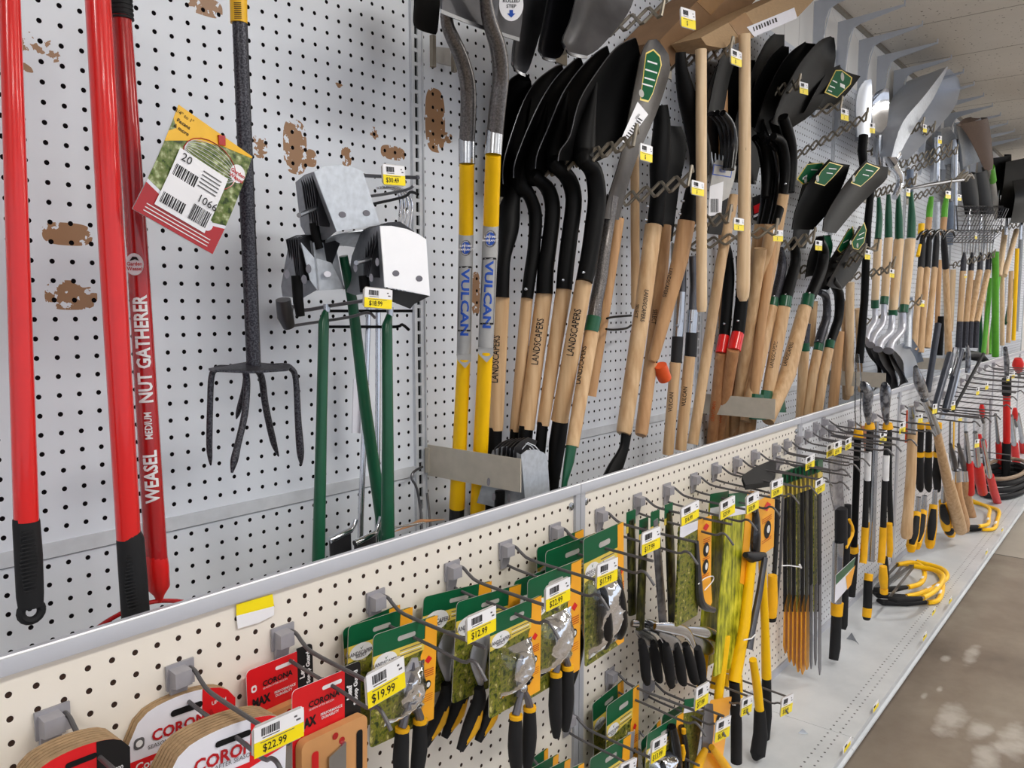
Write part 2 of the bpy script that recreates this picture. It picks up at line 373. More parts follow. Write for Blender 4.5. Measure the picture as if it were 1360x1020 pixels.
def floor_extra(nt, sp, g, mixto):
    X, Y = sp.outputs[0], sp.outputs[1]
    far = P(1330, 738, 0.4)
    jx = PZ(1335, 738, 0.0).x
    mixto(mathn(nt, 'MULTIPLY', mathn(nt, 'GREATER_THAN', X, jx), 0.55), (190, 182, 170))
    mixto(mathn(nt, 'LESS_THAN', mathn(nt, 'ABSOLUTE', mathn(nt, 'SUBTRACT', X, jx)), 0.006), (60, 54, 48))
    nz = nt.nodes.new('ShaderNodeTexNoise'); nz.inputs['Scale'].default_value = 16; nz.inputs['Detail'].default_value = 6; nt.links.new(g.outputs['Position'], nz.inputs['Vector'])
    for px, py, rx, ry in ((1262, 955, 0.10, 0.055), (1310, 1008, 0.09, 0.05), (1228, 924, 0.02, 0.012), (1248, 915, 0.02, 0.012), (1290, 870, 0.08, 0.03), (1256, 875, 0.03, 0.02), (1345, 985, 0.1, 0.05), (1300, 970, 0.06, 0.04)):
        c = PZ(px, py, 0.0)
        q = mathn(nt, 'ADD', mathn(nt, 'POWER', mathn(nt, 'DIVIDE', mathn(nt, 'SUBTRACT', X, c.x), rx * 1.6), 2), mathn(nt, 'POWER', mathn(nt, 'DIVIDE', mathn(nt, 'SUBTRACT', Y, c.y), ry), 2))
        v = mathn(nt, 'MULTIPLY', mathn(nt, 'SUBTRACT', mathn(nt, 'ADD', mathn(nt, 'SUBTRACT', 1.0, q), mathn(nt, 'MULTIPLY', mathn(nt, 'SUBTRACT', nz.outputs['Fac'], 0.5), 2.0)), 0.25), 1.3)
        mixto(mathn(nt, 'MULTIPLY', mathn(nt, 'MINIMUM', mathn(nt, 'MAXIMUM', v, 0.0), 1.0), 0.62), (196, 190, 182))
surfmat('concrete', [(0.3, (104, 92, 80)), (0.45, (124, 111, 98)), (0.58, (138, 126, 112)), (0.72, (152, 142, 128))], 2.4, 0.42, extra=floor_extra)
def ceil_extra(nt, sp, g, mixto):
    nz = nt.nodes.new('ShaderNodeTexNoise'); nz.inputs['Scale'].default_value = 55; nz.inputs['Detail'].default_value = 2; nt.links.new(g.outputs['Position'], nz.inputs['Vector'])
    mixto(mathn(nt, 'GREATER_THAN', nz.outputs['Fac'], 0.68), (128, 118, 104))
    fx = mathn(nt, 'FRACT', mathn(nt, 'ADD', mathn(nt, 'DIVIDE', sp.outputs[0], 0.61), 50.2))
    mixto(mathn(nt, 'MULTIPLY', mathn(nt, 'LESS_THAN', fx, 0.016), 0.7), (130, 120, 106))
surfmat('ceiling_tile', [(0.35, (214, 208, 198)), (0.65, (228, 222, 213))], 1.3, 0.85, extra=ceil_extra)
def plank_extra(nt, sp, g, mixto):
    fx = mathn(nt, 'FRACT', mathn(nt, 'ADD', mathn(nt, 'DIVIDE', sp.outputs[0], 0.15), 50.0))
    mixto(mathn(nt, 'LESS_THAN', fx, 0.02), (170, 168, 166))
surfmat('white_plank', [(0.35, (236, 236, 234)), (0.65, (244, 243, 240))], 2, 0.5, extra=plank_extra)
surfmat('far_paint', [(0.35, (216, 200, 180)), (0.65, (226, 212, 192))], 1, 0.8)
mat('rail_highlight', (250, 250, 252), 0.3, 0.0, amt=0.02, spec=.8)  # near-white line that paints a highlight along the rail tops
CEIL = 2.545; WALLY = 1.14; PANY = 0.872; DECK = 0.111; RAIL = 0.907
m = MB(); m.box((7, -1.5, -0.05), 26, 8, 0.1, 'concrete'); struct('floor', m)
m = MB(); m.box((7, -1.5, CEIL + 0.05), 26, 8, 0.1, 'ceiling_tile'); struct('ceiling', m)
m = MB(); m.box((7, 1.45, CEIL / 2), 26, 0.1, CEIL, 'white_plank'); struct('wall_back', m)
m = MB(); m.box((19.95, -1.4, CEIL / 2), 0.1, 5.8, CEIL, 'far_paint'); struct('wall_far', m)
# white boxed header over the pegboard, up to the ceiling
HDZ = P(1137, 50, WALLY).z - 0.005
m = MB(); m.prism([(-0.6, 1.155, HDZ - 0.25), (-0.6, 1.155, HDZ), (-0.6, 1.195, CEIL), (-0.6, 1.39, CEIL), (-0.6, 1.39, HDZ - 0.25)], (19, 0, 0), 'white_plank'); struct('trim_1', m)
m = MB(); m.box((8.9, 1.185, CEIL - 0.006), 19, 0.03, 0.012, 'hook_metal'); struct('trim_2', m)
# ------------------------------------------------------------------ gondola: back boards, posts, front bins, base decks
UP = [1.104 + 1.22 * k for k in range(-1, 8)]
ORD = ['nearest to the camera', 'second along', 'third along', 'fourth along', 'fifth along', 'sixth along', 'seventh along', 'eighth along', 'ninth along', 'farthest along']
BT = P(1040, 52, WALLY).z
for k in range(8):
    x0, x1 = UP[k] + 0.014, UP[k + 1] - 0.014; c = (x0 + x1) / 2; wd = x1 - x0
    t = thing('pegboard_panel', 'white perforated back board behind the long tools, %s' % (['with brown scuffs, left of the slotted post', 'behind the black shovels and yellow handles', 'behind the green collared wooden handles'] + ORD[3:])[k], 'pegboard', (c, WALLY, 0.12), 'perforated back boards')
    m = MB(); m.box((c, WALLY + 0.004, (0.936 + BT) / 2), wd, 0.008, BT - 0.936, 'wall_board'); link('upper_board', m, t)
    m = MB(); m.box((c, WALLY + 0.004, (0.12 + 0.914) / 2), wd, 0.008, 0.914 - 0.12, 'wall_board'); link('lower_board', m, t)
    m = MB(); m.box((c, WALLY + 0.001, 0.926), wd, 0.010, 0.02, 'upright_white'); m.box((c, WALLY + 0.004, 0.9145), wd, 0.004, 0.003, 'dark_interior'); link('joining_strip', m, t)
# slotted post material: geometry slots as dark recess plates
for k, ux in enumerate(UP[1:]):
    t = thing('slotted_post', 'white steel post with a column of dark slots, %s' % (['beside the yellow shovel handles'] + ['behind the long tools, %s post' % s.replace(' along', '') for s in ORD[1:]])[k], 'shelf post', (ux, WALLY, 0.1), 'slotted gondola posts')
    m = MB(); x = ux
    for dx, wd in ((-0.0105, 0.012), (0.0105, 0.012)): m.box((x + dx, WALLY + 0.0, 1.22), wd, 0.004, 2.2, 'upright_white')
    for dx in (-.0145, .0145): m.box((x + dx, WALLY - .003, 1.22), .0025, .006, 2.2, 'upright_white')
    m.box((x, WALLY + 0.005, 1.22), 0.03, 0.004, 2.2, 'dark_interior')
    link('channel', m, t)
    m = MB()
    for i in range(86): m.box((x, WALLY + 0.0004, 0.125 + i * 0.0256), 0.0101, 0.004, 0.0066, 'upright_white')
    link('slot_web', m, t)
PJ = [1.274 + 1.22 * k for k in range(-1, 8)]
for k in range(8):
    x0, x1 = PJ[k] + 0.001, PJ[k + 1] - 0.001; c = (x0 + x1) / 2; wd = x1 - x0; bm = 'front_board_cream' if k < 2 else 'front_board_grey'
    t = thing('bin_front_panel', ['cream perforated front panel with grey rail holding red packs and pruners', 'cream perforated front panel with grey rail in the middle of the aisle', 'pale grey perforated front panel behind the yellow gripped loppers'][k] if k < 3 else 'pale grey perforated front panel behind hanging hand tools, %s' % ORD[k], 'pegboard', (c, PANY, DECK), 'perforated front panels of the tool bin')
    m = MB(); m.box((c, PANY + 0.004, (DECK + 0.02 + RAIL - 0.016) / 2), wd - 0.02, 0.006, RAIL - DECK - 0.036, bm); link('perforated_board', m, t)
    m = MB(); m.prism([(x0, PANY - 0.006, RAIL - 0.020), (x0, PANY - 0.006, RAIL - 0.003), (x0, PANY - 0.004, RAIL), (x0, PANY + 0.004, RAIL - .0005), (x0, PANY + 0.006, RAIL - 0.020)], (wd, 0, 0), 'rail_grey'); m.tube([(x0, PANY - .0045, RAIL - .0012), (x1, PANY - .0045, RAIL - .0012)], .0014, 'rail_highlight', 6); link('top_rail', m, t)
    m = MB(); m.box((c, PANY + 0.004, DECK + 0.012), wd, 0.016, 0.024, 'rail_grey'); link('bottom_rail', m, t)
    for xx in (x0 + 0.0075, x1 - 0.0075):
        m = MB(); m.box((xx, PANY + 0.003, (DECK + RAIL) / 2 - 0.001), 0.015, 0.016, RAIL - DECK - 0.036, 'rail_grey'); link('side_trim', m, t)
    for xx in (x0 + 0.024, x1 - 0.024):
        m = MB(); m.lathe((xx, PANY + 0.001, RAIL - 0.042), (0, -1, 0), [(0, 0.008), (0.0025, 0.0075), (0.004, 0.004), (0.0055, 0.0035), (0.0055, 0.001)], 'steel', 14); link('screw', m, t)
# divider arms between wall posts and front panels
for k, ux in enumerate(UP[1:5]):
    m = MB(); m.box((ux + 0.012, (WALLY + PANY) / 2 + 0.004, 0.945), 0.0025, WALLY - PANY - 0.03, 0.062, 'beige_metal')
    m.box((ux + 0.010, WALLY - 0.012, 0.945), 0.006, 0.01, 0.05, 'beige_metal')
    single('divider_plate', 'flat beige steel divider plate %s' % ['beside the yellow shovel handles', 'behind the grey rail at the red collared handles', 'below the green collared handles', 'farthest of the plates bridging the bin'][k], 'divider', m, 'bin divider plates')
# base decks
DJ = [1.36, 2.16, 3.38, 4.6, 5.82, 7.04, 8.26, 9.48, 10.7]
DJ = [PZ(1128, 978, DECK).x + 1.22 * i for i in range(-2, 7)]
def deck_extra(nt, sp, g, mixto):
    X, Y = sp.outputs[0], sp.outputs[1]
    fx = mathn(nt, 'MULTIPLY', mathn(nt, 'SUBTRACT', mathn(nt, 'FRACT', mathn(nt, 'DIVIDE', X, 0.0254)), 0.5), 0.0254); tot = None
    for yy in (0.612, 0.637):
        dy = mathn(nt, 'SUBTRACT', Y, yy); d = mathn(nt, 'ADD', mathn(nt, 'MULTIPLY', fx, fx), mathn(nt, 'MULTIPLY', dy, mathn(nt, 'MULTIPLY', dy, 1.0)))
        s = mathn(nt, 'LESS_THAN', d, 0.003 ** 2); tot = s if tot is None else mathn(nt, 'MAXIMUM', tot, s)
    mixto(tot, (60, 60, 64))
surfmat('deck_paint', [(0.35, (186, 190, 194)), (0.62, (204, 207, 210))], 4, 0.38, extra=deck_extra)
for k in range(len(DJ) - 1):
    x0, x1 = DJ[k] + 0.0008, DJ[k + 1] - 0.0008; c = (x0 + x1) / 2; wd = x1 - x0
    t = thing('base_shelf', 'pale grey steel base shelf section %s' % ['at the near end, below the pruner packs', 'beside the brown concrete floor, bare near the middle', 'carrying the nearest bow saws', 'carrying the farther bow saws', 'carrying the coiled black hose', 'past the coiled hose', 'second from the far end', 'at the far end of the aisle'][k], 'shelf', (c, 0.72, 0), 'base shelf sections')
    m = MB(); m.prism([(x0, 1.138, DECK), (x0, 1.138, DECK - 0.02), (x0, 0.60, DECK - 0.02), (x0, 0.582, DECK - 0.042), (x0, 0.574, DECK - 0.042), (x0, 0.574, DECK - 0.036), (x0, 0.580, DECK - 0.030), (x0, 0.578, DECK - 0.008), (x0, 0.573, DECK - 0.006), (x0, 0.574, DECK), (x0, 0.584, DECK + 0.0)], (wd, 0, 0), 'deck_paint'); link('deck', m, t)
    m = MB(); m.box((c, 0.645, (DECK - 0.02) / 2), wd, 0.01, DECK - 0.02, 'rail_grey'); link('kick_plate', m, t)
# aisle-side small price tickets in the shelf lip
for i, (px, py) in enumerate([(1163, 938), (1228, 845), (1262, 797), (1125, 990), (1240, 812), (1310, 733), (1331, 703)]):
    c = P(px, py, 0.570); k = 0.02
    m = MB(); m.box(c, 0.055 if i != 3 else 0.07, 0.0012, 0.02, 'label_white'); m.box(c - Vector((0, 0.0009, 0.004)), 0.052, 0.0006, 0.01, 'label_yellow'); m.box(c + Vector((-0.012, -0.0009, 0.0045)), 0.018, 0.0006, 0.005, 'ink')
    single('shelf_ticket', ['small price ticket in shelf lip beside the pale floor blotches', 'small price ticket in shelf lip, second nearest', 'small price ticket in shelf lip just before the nearest bow saws', 'small price ticket in shelf lip nearest to the camera', 'small price ticket in shelf lip by the deck seam', 'small price ticket in shelf lip below the farther bow saw', 'small price ticket in shelf lip farthest along'][i], 'price ticket', m, 'price tickets on the shelf lip')
# ------------------------------------------------------------------ empty shelf brackets high on the wall
def bracket(i, X):
    z = HDZ; ty = YX(1202, BX[1], 5); zt = P(1202, 5, ty).z; ty += .004
    m = MB(); pr = [(1.136, z), (ty, zt), (ty, zt - 0.008), (1.045, z - 0.022), (1.075, z - 0.036), (1.09, z - 0.075), (1.095, z - 0.12), (1.12, z - 0.44), (1.136, z - 0.44)]
    m.prism([(X - 0.0015, y, zz) for y, zz in pr], (0.003, 0, 0), 'bracket_paint')
    m.box((X, ty - .003, zt + 0.002), 0.008, 0.004, 0.022, 'bracket_paint')
    m.tube([(X + 0.004, 1.119, z - 0.43), (X + 0.004, 1.094, z - 0.12), (X + 0.004, 1.074, z - 0.036), (X + 0.004, 1.045, z - 0.022), (X + 0.004, ty + .01, zt - 0.008)], 0.0022, 'bracket_paint', 6)
    words_ = ['first and darkest, tip at the picture top edge', 'second', 'third', 'fourth', 'fifth', 'sixth', 'seventh', 'eighth', 'ninth', 'tenth', 'eleventh', 'twelfth', 'last and farthest', 'x']
    single('shelf_bracket', 'empty grey steel shelf bracket under the ceiling, %s counting away from camera' % words_[i] if i not in (0, 12) else 'empty grey steel shelf bracket, %s' % words_[i], 'shelf bracket', m, 'empty shelf brackets near the ceiling')
BX = [P(1112, 22, WALLY).x - 0.29, P(1112, 22, WALLY).x]
BX += [BX[1] + 0.295 * i for i in range(1, 12)]
for i, X in enumerate(BX): bracket(i, X)
# ================================================================== generic builders
def tool(name, label, cat, segs, group=None):
    """segs: ('t',part,mat,pts,Y0,Y1[,smooth]) tubes, ('b',part,mat,A,B,cup) lofted blades, ('w',string,mat,pts,Y0,Y1,t,size,down,off) lettering on the previous tube, ('m',part,MB)"""
    parts = []; last = None; low = None; ink = None
    for s in segs:
        m = MB()
        if s[0] == 't':
            W, rr = m.ptube(s[3], s[4], s[5], s[2], smooth=s[6] if len(s) > 6 else 0, flat=s[7] if len(s) > 7 else 1.0, flatdir=Vector((0, 1, 0)) if len(s) > 7 else None); last = (W, rr); parts.append((s[1], m))
        elif s[0] == 'b':
            m.loft([P(*q) for q in s[3]], [P(*q) for q in s[4]], s[2], s[5], th=s[6] if len(s) > 6 else 0.002); parts.append((s[1], m))
        elif s[0] == 'w':
            if ink is None: ink = m; parts.append(('lettering', m, True))
            W, rr = last; ink.wraptext(s[1], W[0], W[-1], s[3], (rr[0] * (1 - s[3]) + rr[-1] * s[3]), s[4], s[2], down=s[5], off=s[6] if len(s) > 6 else 0, bold=s[7] if len(s) > 7 else 0, stretch=s[8] if len(s) > 8 else 1)
        else: parts.append((s[1], s[2], s[1] == 'rivet'))
    allv = [v for q in parts for v in q[1].v]; low = min(allv, key=lambda v: v.z)
    if len(parts) == 1: return single(name, label, cat, parts[0][1], group)
    t = thing(name, label, cat, low, group)
    prev = None
    for q in parts:
        if len(q) > 2 and q[2] and prev is not None: link(q[0], q[1], prev)
        else: prev = link(q[0], q[1], t)
    return t
def rivets(pts, Y, mt='steel', r=0.004):
    m = MB()
    for x, y in pts:
        c = P(x, y, Y); d = (CAM - c).normalized(); m.lathe(c - d * 0.004, d, [(0, r), (0.005, r), (0.007, r * 0.6), (0.0075, 0.0003)], mt, 10)
    return ('m', 'rivet', m)
def pricetag(a, b, hpx, Y, price, label, group='price tags on hook ends', split=0.5, sub='', holder=True):
    O = P(a[0], a[1], Y); T = P(b[0], b[1], Y); u = (T - O).normalized(); W = (T - O).length; n = Vector((0, -1, 0)); v = u.cross(n).normalized()
    if v.z > 0: v = -v
    H = hpx * dep(O) / FPX
    t = thing('price_tag', label, 'price tag', O + v * H + u * W / 2, group)
    def L(x, y, c=0.0): return O + u * x + v * y + n * c
    def rect(m, x0, y0, x1, y1, c, mt, th=0.0004): m.prism([L(x0, y0, c), L(x1, y0, c), L(x1, y1, c), L(x0, y1, c)], -n * th, mt)
    if holder:
        m = MB(); r = min(W, H) * 0.12; e = 0.0012
        m.prism([L(-e, r, -0.0006), L(r, -e, -0.0006), L(W - r, -e, -0.0006), L(W + e, r, -0.0006), L(W + e, H - r, -0.0006), L(W - r, H + e, -0.0006), L(r, H + e, -0.0006), L(-e, H - r, -0.0006)], -n * 0.002, 'plastic_grey')
        m.tube([L(W * .3, H * .3, -0.003), L(W * .3, H * .3, -0.010)], H * .17, 'plastic_grey', 10)
        link('tag_holder', m, t)
    m = MB(); rect(m, 0, 0, W, H * split, 0.0004, 'label_white'); rect(m, 0, H * split, W, H, 0.0004, 'label_yellow')
    if W > 0.02:
        random.seed(int(a[0] * 7 + a[1])); x = W * 0.14
        while x < W * 0.5:
            bw = W * random.choice((0.008, 0.014, 0.022)); rect(m, x, H * 0.10, x + bw, H * split * 0.72, 0.0007, 'ink', 0.0002); x += bw + W * random.choice((0.008, 0.014))
        rect(m, W * .16, H * split * .82, W * .5, H * split * .88, 0.0007, 'ink_grey', 0.0002)
        rect(m, W * .8, H * .16, W * .86, H * .22, 0.0007, 'ink_grey', 0.0002); rect(m, W * .84, H * .3, W * .93, H * .36, 0.0007, 'ink_grey', 0.0002)
        rect(m, W * .12, H * (split + .05), W * .8, H * (split + .075), 0.0007, 'ink_grey', 0.0002)
    m.text(price, L(W * 0.40, H * (split + (1 - split) * .56), 0.0008), u, -v, H * 0.36 if W > 0.02 else H * .3, 'ink', bold=0.01, stretch=0.92)
    link('paper_label', m, t)
    return t
def zighook(label, px0, py0, px1, py1, Y0, Y1, n=5, amp=0.011, r=0.0039, lift=0.03, second=True, group='zigzag display hooks on the back board'):
    A = P(px0, py0, Y0); B = P(px1, py1, Y1); D = B - A; up = Vector((0.55, 0, 0.83)); t = thing('zigzag_hook', label, 'display hook', A, group)
    for s in ((1, -1) if second else (1,)):
        m = MB(); pts = []
        for i in range(2 * n + 1):
            f = i / (2 * n); o = 1.5 * amp * (1 if i % 2 else -1) * s; c = A + D * f
            pts.append(c + up * o - D.normalized() * 0.0035); pts.append(c + up * o + D.normalized() * 0.0035)
        pts = [A + Vector((0.0, 0.01, 0))] + pts + [B + Vector((0, -0.006, lift))]
        m.tube(pts, r, 'hook_metal', 8); link('zigzag_wire', m, t)
    m = MB(); m.box((A.x, WALLY - 0.003, A.z - 0.01), 0.05, 0.004, 0.05, 'hook_metal')
    if A.y < WALLY - 0.02: m.tube([A, (A.x, WALLY - 0.002, A.z)], r, 'hook_metal', 8)
    link('back_plate', m, t); return t
# ================================================================== far left: red long handles, tag, prong cultivator
def grip_loop(m, pts, Y, mt): pass
m = MB(); m.ptube([(33, 686, 30), (35, 694, 33), (38, 740, 34), (40, 790, 33), (41, 806, 30)], 0.95, 0.95, 'black_rubber', flat=0.8, flatdir=Vector((0, 1, 0)))
c = P(41.5, 812, 0.95)
m.tube([c + Vector((0.0105 * math.cos(a), 0, 0.0105 * math.sin(a))) for a in [math.pi * 2 * i / 16 for i in range(17)]], 0.0048, 'black_rubber', 8, cap=False)
r = MB()
for i in range(16):
    y = 706 + i * 5.2; q = P(37 + i * 0.18, y, 0.95 - 0.0105); r.box(q, 0.017 - abs(i - 8) * 0.0008, 0.004, 0.0016, 'black_rubber')
tool('long_handled_tool', 'bright red metal handle with ribbed black grip at the far left edge', 'garden tool', [('t', 'handle', 'red_paint', [(11, -60, 25), (24, 340, 28), (35, 692, 30)], 0.95, 0.95), ('m', 'grip', m), ('m', 'grip_rib', r)])
r = MB()
for i in range(16):
    q = P(175.5 + i * 0.25, 738 + i * 4.6, 0.96 - 0.0115); r.box(q, 0.022 - abs(i - 9) * 0.0011, 0.004, 0.0016, 'black_rubber')
tool('long_handled_tool', 'bright red metal handle with ribbed black grip, overlapping the nut gatherer', 'garden tool', [('t', 'handle', 'red_paint', [(127, -60, 32), (149, 340, 32), (171, 715, 30)], 0.96, 0.96), ('t', 'grip', 'black_rubber', [(171, 709, 30), (173, 716, 34), (177, 770, 35), (181, 830, 35), (183, 870, 30)], 0.96, 0.965), ('m', 'grip_rib', r)])
gp = [(159, -40, 27), (161, 22, 29)]
hp = [(161, 22, 26), (183, 340, 27), (208, 752, 29)]
logo = MB(); c = P(178.5, 351, 1.0); d = (CAM - c).normalized(); hc = c + d * 0.0135
for rr_, mt, e in ((0.0115, 'ink_white', 0), (0.0105, 'label_white', 0.0003)):
    vs = []
    for i in range(24):
        a = 2 * math.pi * i / 24; x = rr_ * math.cos(a); zz = 1.18 * rr_ * math.sin(a); vs.append(hc + RT * x + Vector((0, 0, zz)) + d * (e - x * x * 28))
    logo.add(vs, [tuple(range(24))], mt)
logo.prism([hc + RT * x + Vector((0, 0, z)) + d * 0.0006 for x, z in ((-0.006, 0.004), (-0.002, 0.0095), (0.003, 0.009), (0.006, 0.004), (0.001, 0.0062), (-0.001, 0.0055))], d * 0.0003, 'ink')
logo.text('Garden', hc + d * 0.0009 + Vector((0, 0, 0.0005)), RT, Vector((0, 0, 1)), 0.0062, 'ink_red', 0.02); logo.text('Weasel', hc + d * 0.0009 + Vector((0, 0, -0.0055)), RT, Vector((0, 0, 1)), 0.0062, 'ink_red', 0.02)
loop = MB(); pts = []
for i in range(25):
    a = math.pi * 2 * i / 24; c = P(200, 800, 1.0); pts.append(c + Vector((0.085 * math.sin(a) - 0.004, -0.03 + 0.0 * math.cos(a), -0.055 + 0.055 * math.cos(a))))
pts = [P(x, y, 1.0) for x, y in ((100, 866), (127, 836), (160, 815), (195, 801), (225, 798), (250, 803), (264, 830), (235, 880), (150, 900), (100, 866))]
loop.tube(pts, 0.003, 'dark_red_paint', 8, cap=False, smooth=3)
g = MB(); 
for i in range(7): g.ptube([(158.6 + i * .5, -14 + i * 6.2, 30.5), (158.9 + i * .5, -11 + i * 6.2, 30.5)], 1.0, 1.0, 'black_rubber')
tool('nut_gatherer', 'red tube nut gatherer with white lettering, grey grip and red wire cage', 'garden tool', [('t', 'handle', 'dark_red_paint', hp, 1.0, 1.0), ('w', 'WEASEL', 'ink_white', 0.823, 0.023, False, 0.1, 0.03, 0.80), ('w', 'MEDIUM', 'ink_white', 0.727, 0.012, False, 0.1, 0.02, 0.78), ('w', 'NUT GATHERER', 'ink_white', 0.587, 0.023, False, 0.1, 0.03, 0.80),
     ('t', 'grip', 'black_rubber', gp, 1.0, 1.0), ('m', 'grip_ring', g), ('m', 'round_logo', logo), ('t', 'end_cap', 'red_paint', [(206.5, 735, 28), (208, 752, 31), (210.5, 780, 29), (211.5, 790, 14), (212, 800, 6)], 1.0, 1.0), ('m', 'wire_cage', loop)])
# printed hang tag
O = P(237, 139, 0.93); T = P(335, 208, 0.93); B = P(167, 272, 0.93); u = (T - O).normalized(); n = Vector((0, -1, 0)); v = (B - O); v = (v - u * v.dot(u)).normalized(); W = (T - O).length; H = (B - O).length
t = thing('hang_tag', 'tilted photo hang tag with white barcode sticker on the nut gatherer', 'product tag', P(262, 338, 0.93))
def LL(x, y, c=0.0): return O + u * (x * W) + v * (y * H) + n * (c + 0.006 * math.sin(math.pi * y))
def tagrect(m, x0, y0, x1, y1, c, mt, nseg=5):
    for i in range(nseg):
        a, b = y0 + (y1 - y0) * i / nseg, y0 + (y1 - y0) * (i + 1) / nseg
        m.add([LL(x0, a, c), LL(x1, a, c), LL(x1, b, c), LL(x0, b, c)], [(0, 1, 2, 3)], mt)
m = MB(); tagrect(m, 0, 0, 1, 1, 0, 'garden_print', 10); tagrect(m, 0, 0, 1, 1, -0.0012, 'card_white', 10); link('card', m, t)
m = MB()
m.add([LL(0, 0, .0004), LL(1, 0, .0004), LL(1, .02, .0004), LL(.62, .09, .0004), LL(.3, .2, .0004), LL(0, .36, .0004)], [tuple(range(6))], 'label_gold')
m.add([LL(0, .72, .0006), LL(.3, .78, .0006), LL(.7, .79, .0006), LL(1, .72, .0006), LL(1, 1, .0002), LL(0, 1, .0002)], [tuple(range(6))], 'card_white')
m.add([LL(0, .75, .0009), LL(.3, .81, .0009), LL(.7, .82, .0009), LL(1, .75, .0009), LL(1, 1, .0006), LL(0, 1, .0006)], [tuple(range(6))], 'dark_red_paint')
for k in range(9):
    pts = []
    for i in range(13):
        a = math.pi * i / 12; pts.append(LL(0.55 + 0.33 * math.cos(a), 0.30 - (0.16 - k * 0.035) * math.sin(a), 0.001))
    m.tube(pts, 0.0003, 'card_white', 4)
m.tube([LL(0.55 + .34 * math.cos(a), 0.31 + .2 * math.sin(a), 0.001) for a in [math.pi * 2 * i / 20 for i in range(21)]], 0.0006, 'dark_red_paint', 5)
m.text("3/4\" to 1\"", LL(.10, .06, .001), u, -v, 0.0065, 'ink'); m.text('Pecans', LL(.12, .13, .001), u, -v, 0.0065, 'ink', .02); m.text('& more', LL(.12, .19, .001), u, -v, 0.0065, 'ink', .02)
for k in range(3): m.add([LL(.1, .9 + k * .03, .0012), LL(.9, .9 + k * .03, .0012), LL(.9, .908 + k * .03, .0012), LL(.1, .908 + k * .03, .0012)], [(0, 1, 2, 3)], 'ink_white')
m.add([LL(.89 + .1 * math.cos(a), .24 + .085 * math.sin(a), .0012) for a in [math.pi * 2 * i / 20 for i in range(20)]], [tuple(range(20))], 'ink_white')
m.text('Garden', LL(.89, .235, .002), u, -v, 0.0068, 'ink_red', .02); m.text('Weasel', LL(.89, .285, .002), u, -v, 0.0068, 'ink_red', .02)
m.add([LL(.80 + .06 * math.cos(a), .80 + .05 * math.sin(a), .0014) for a in [math.pi * 2 * i / 16 for i in range(16)]], [tuple(range(16))], 'card_white')
link('printed_front', m, t)
m = MB(); tagrect(m, .17, .34, .80, .88, .0024, 'label_white', 4); random.seed(3)
y = .42
x = .20
while x < .47:
    bw = random.choice((.006, .01, .018)); m.add([LL(x, .48, .003), LL(x + bw, .48, .003), LL(x + bw, .84, .003), LL(x, .84, .003)], [(3, 2, 1, 0)], 'ink'); x += bw + random.choice((.006, .012))
x = .55
while x < .78:
    bw = random.choice((.005, .01, .014)); m.add([LL(x, .70, .003), LL(x + bw, .70, .003), LL(x + bw, .84, .003), LL(x, .84, .003)], [(3, 2, 1, 0)], 'ink'); x += bw + random.choice((.005, .01))
m.text('20', LL(.28, .40, .0034), u, -v, .014, 'ink'); m.text('1066', LL(.68, .64, .0034), u, -v, .014, 'ink')
for k in range(5): m.add([LL(.50, .40 + k * .035, .003), LL(.74, .40 + k * .035, .003), LL(.74, .41 + k * .035, .003), LL(.50, .41 + k * .035, .003)], [(3, 2, 1, 0)], 'ink_grey')
link('barcode_sticker', m, t)
m = MB(); c = LL(.58, .05, .001); m.box(c, 0.009, 0.004, 0.012, 'dark_red_paint'); link('fastener', m, t)
# four tine cultivator
yy = 0.97
def tine(pts, y1): return ('t', 'tine', 'hammered_grey', pts, yy, y1, 4)
pl = MB(); pl.prism([P(277, 489, yy - .004), P(330, 480, yy + 0.02), P(386, 485, yy - .004), P(382, 490, yy - .03), P(336, 493, yy - .035), P(285, 491, yy - .03)], (0, 0, -0.003), 'hammered_grey')
st_ = MB(); st_.ptube([(316.2, -20, 22.5), (317.3, 31, 22.5)], yy, yy, 'label_gold'); c = P(316.5, 14, yy); d = (CAM - c).normalized()
for i in range(9): st_.add([c + d * .0125 + Vector((0, 0, -.010 + i * .0024)) - RT * .0055, c + d * .0125 + Vector((0, 0, -.010 + i * .0024)) + RT * .004, c + d * .0125 + Vector((0, 0, -.009 + i * .0024)) + RT * .004, c + d * .0125 + Vector((0, 0, -.009 + i * .0024)) - RT * .0055], [(0, 1, 2, 3)], 'ink')
tool('garden_cultivator', 'speckled dark grey four tine garden cultivator hanging tines down', 'garden tool', [('t', 'pole', 'hammered_grey', [(315, -60, 20), (327, 240, 20), (337, 486, 19)], yy, yy), ('m', 'gold_sticker', st_), ('m', 'tine_plate', pl),
     tine([(338, 490, 6), (300, 488, 7), (288, 490, 8), (281, 500, 8), (279, 540, 8), (278, 590, 8), (279, 608, 6), (280, 618, 2)], yy), tine([(325, 489, 9), (328, 510, 9), (325, 550, 9), (316, 590, 9), (311, 612, 10), (308, 628, 3)], yy - .02),
     tine([(326, 490, 5), (324, 515, 6), (317, 545, 7), (314, 556, 2)], yy + .05), tine([(338, 490, 8), (347, 500, 9), (352, 535, 9), (358, 565, 9), (364, 590, 8), (370, 606, 2)], yy + .02), tine([(338, 489, 7), (375, 486, 8), (387, 490, 8), (393, 505, 8), (396, 560, 9), (399, 600, 10), (400, 617, 3)], yy)])
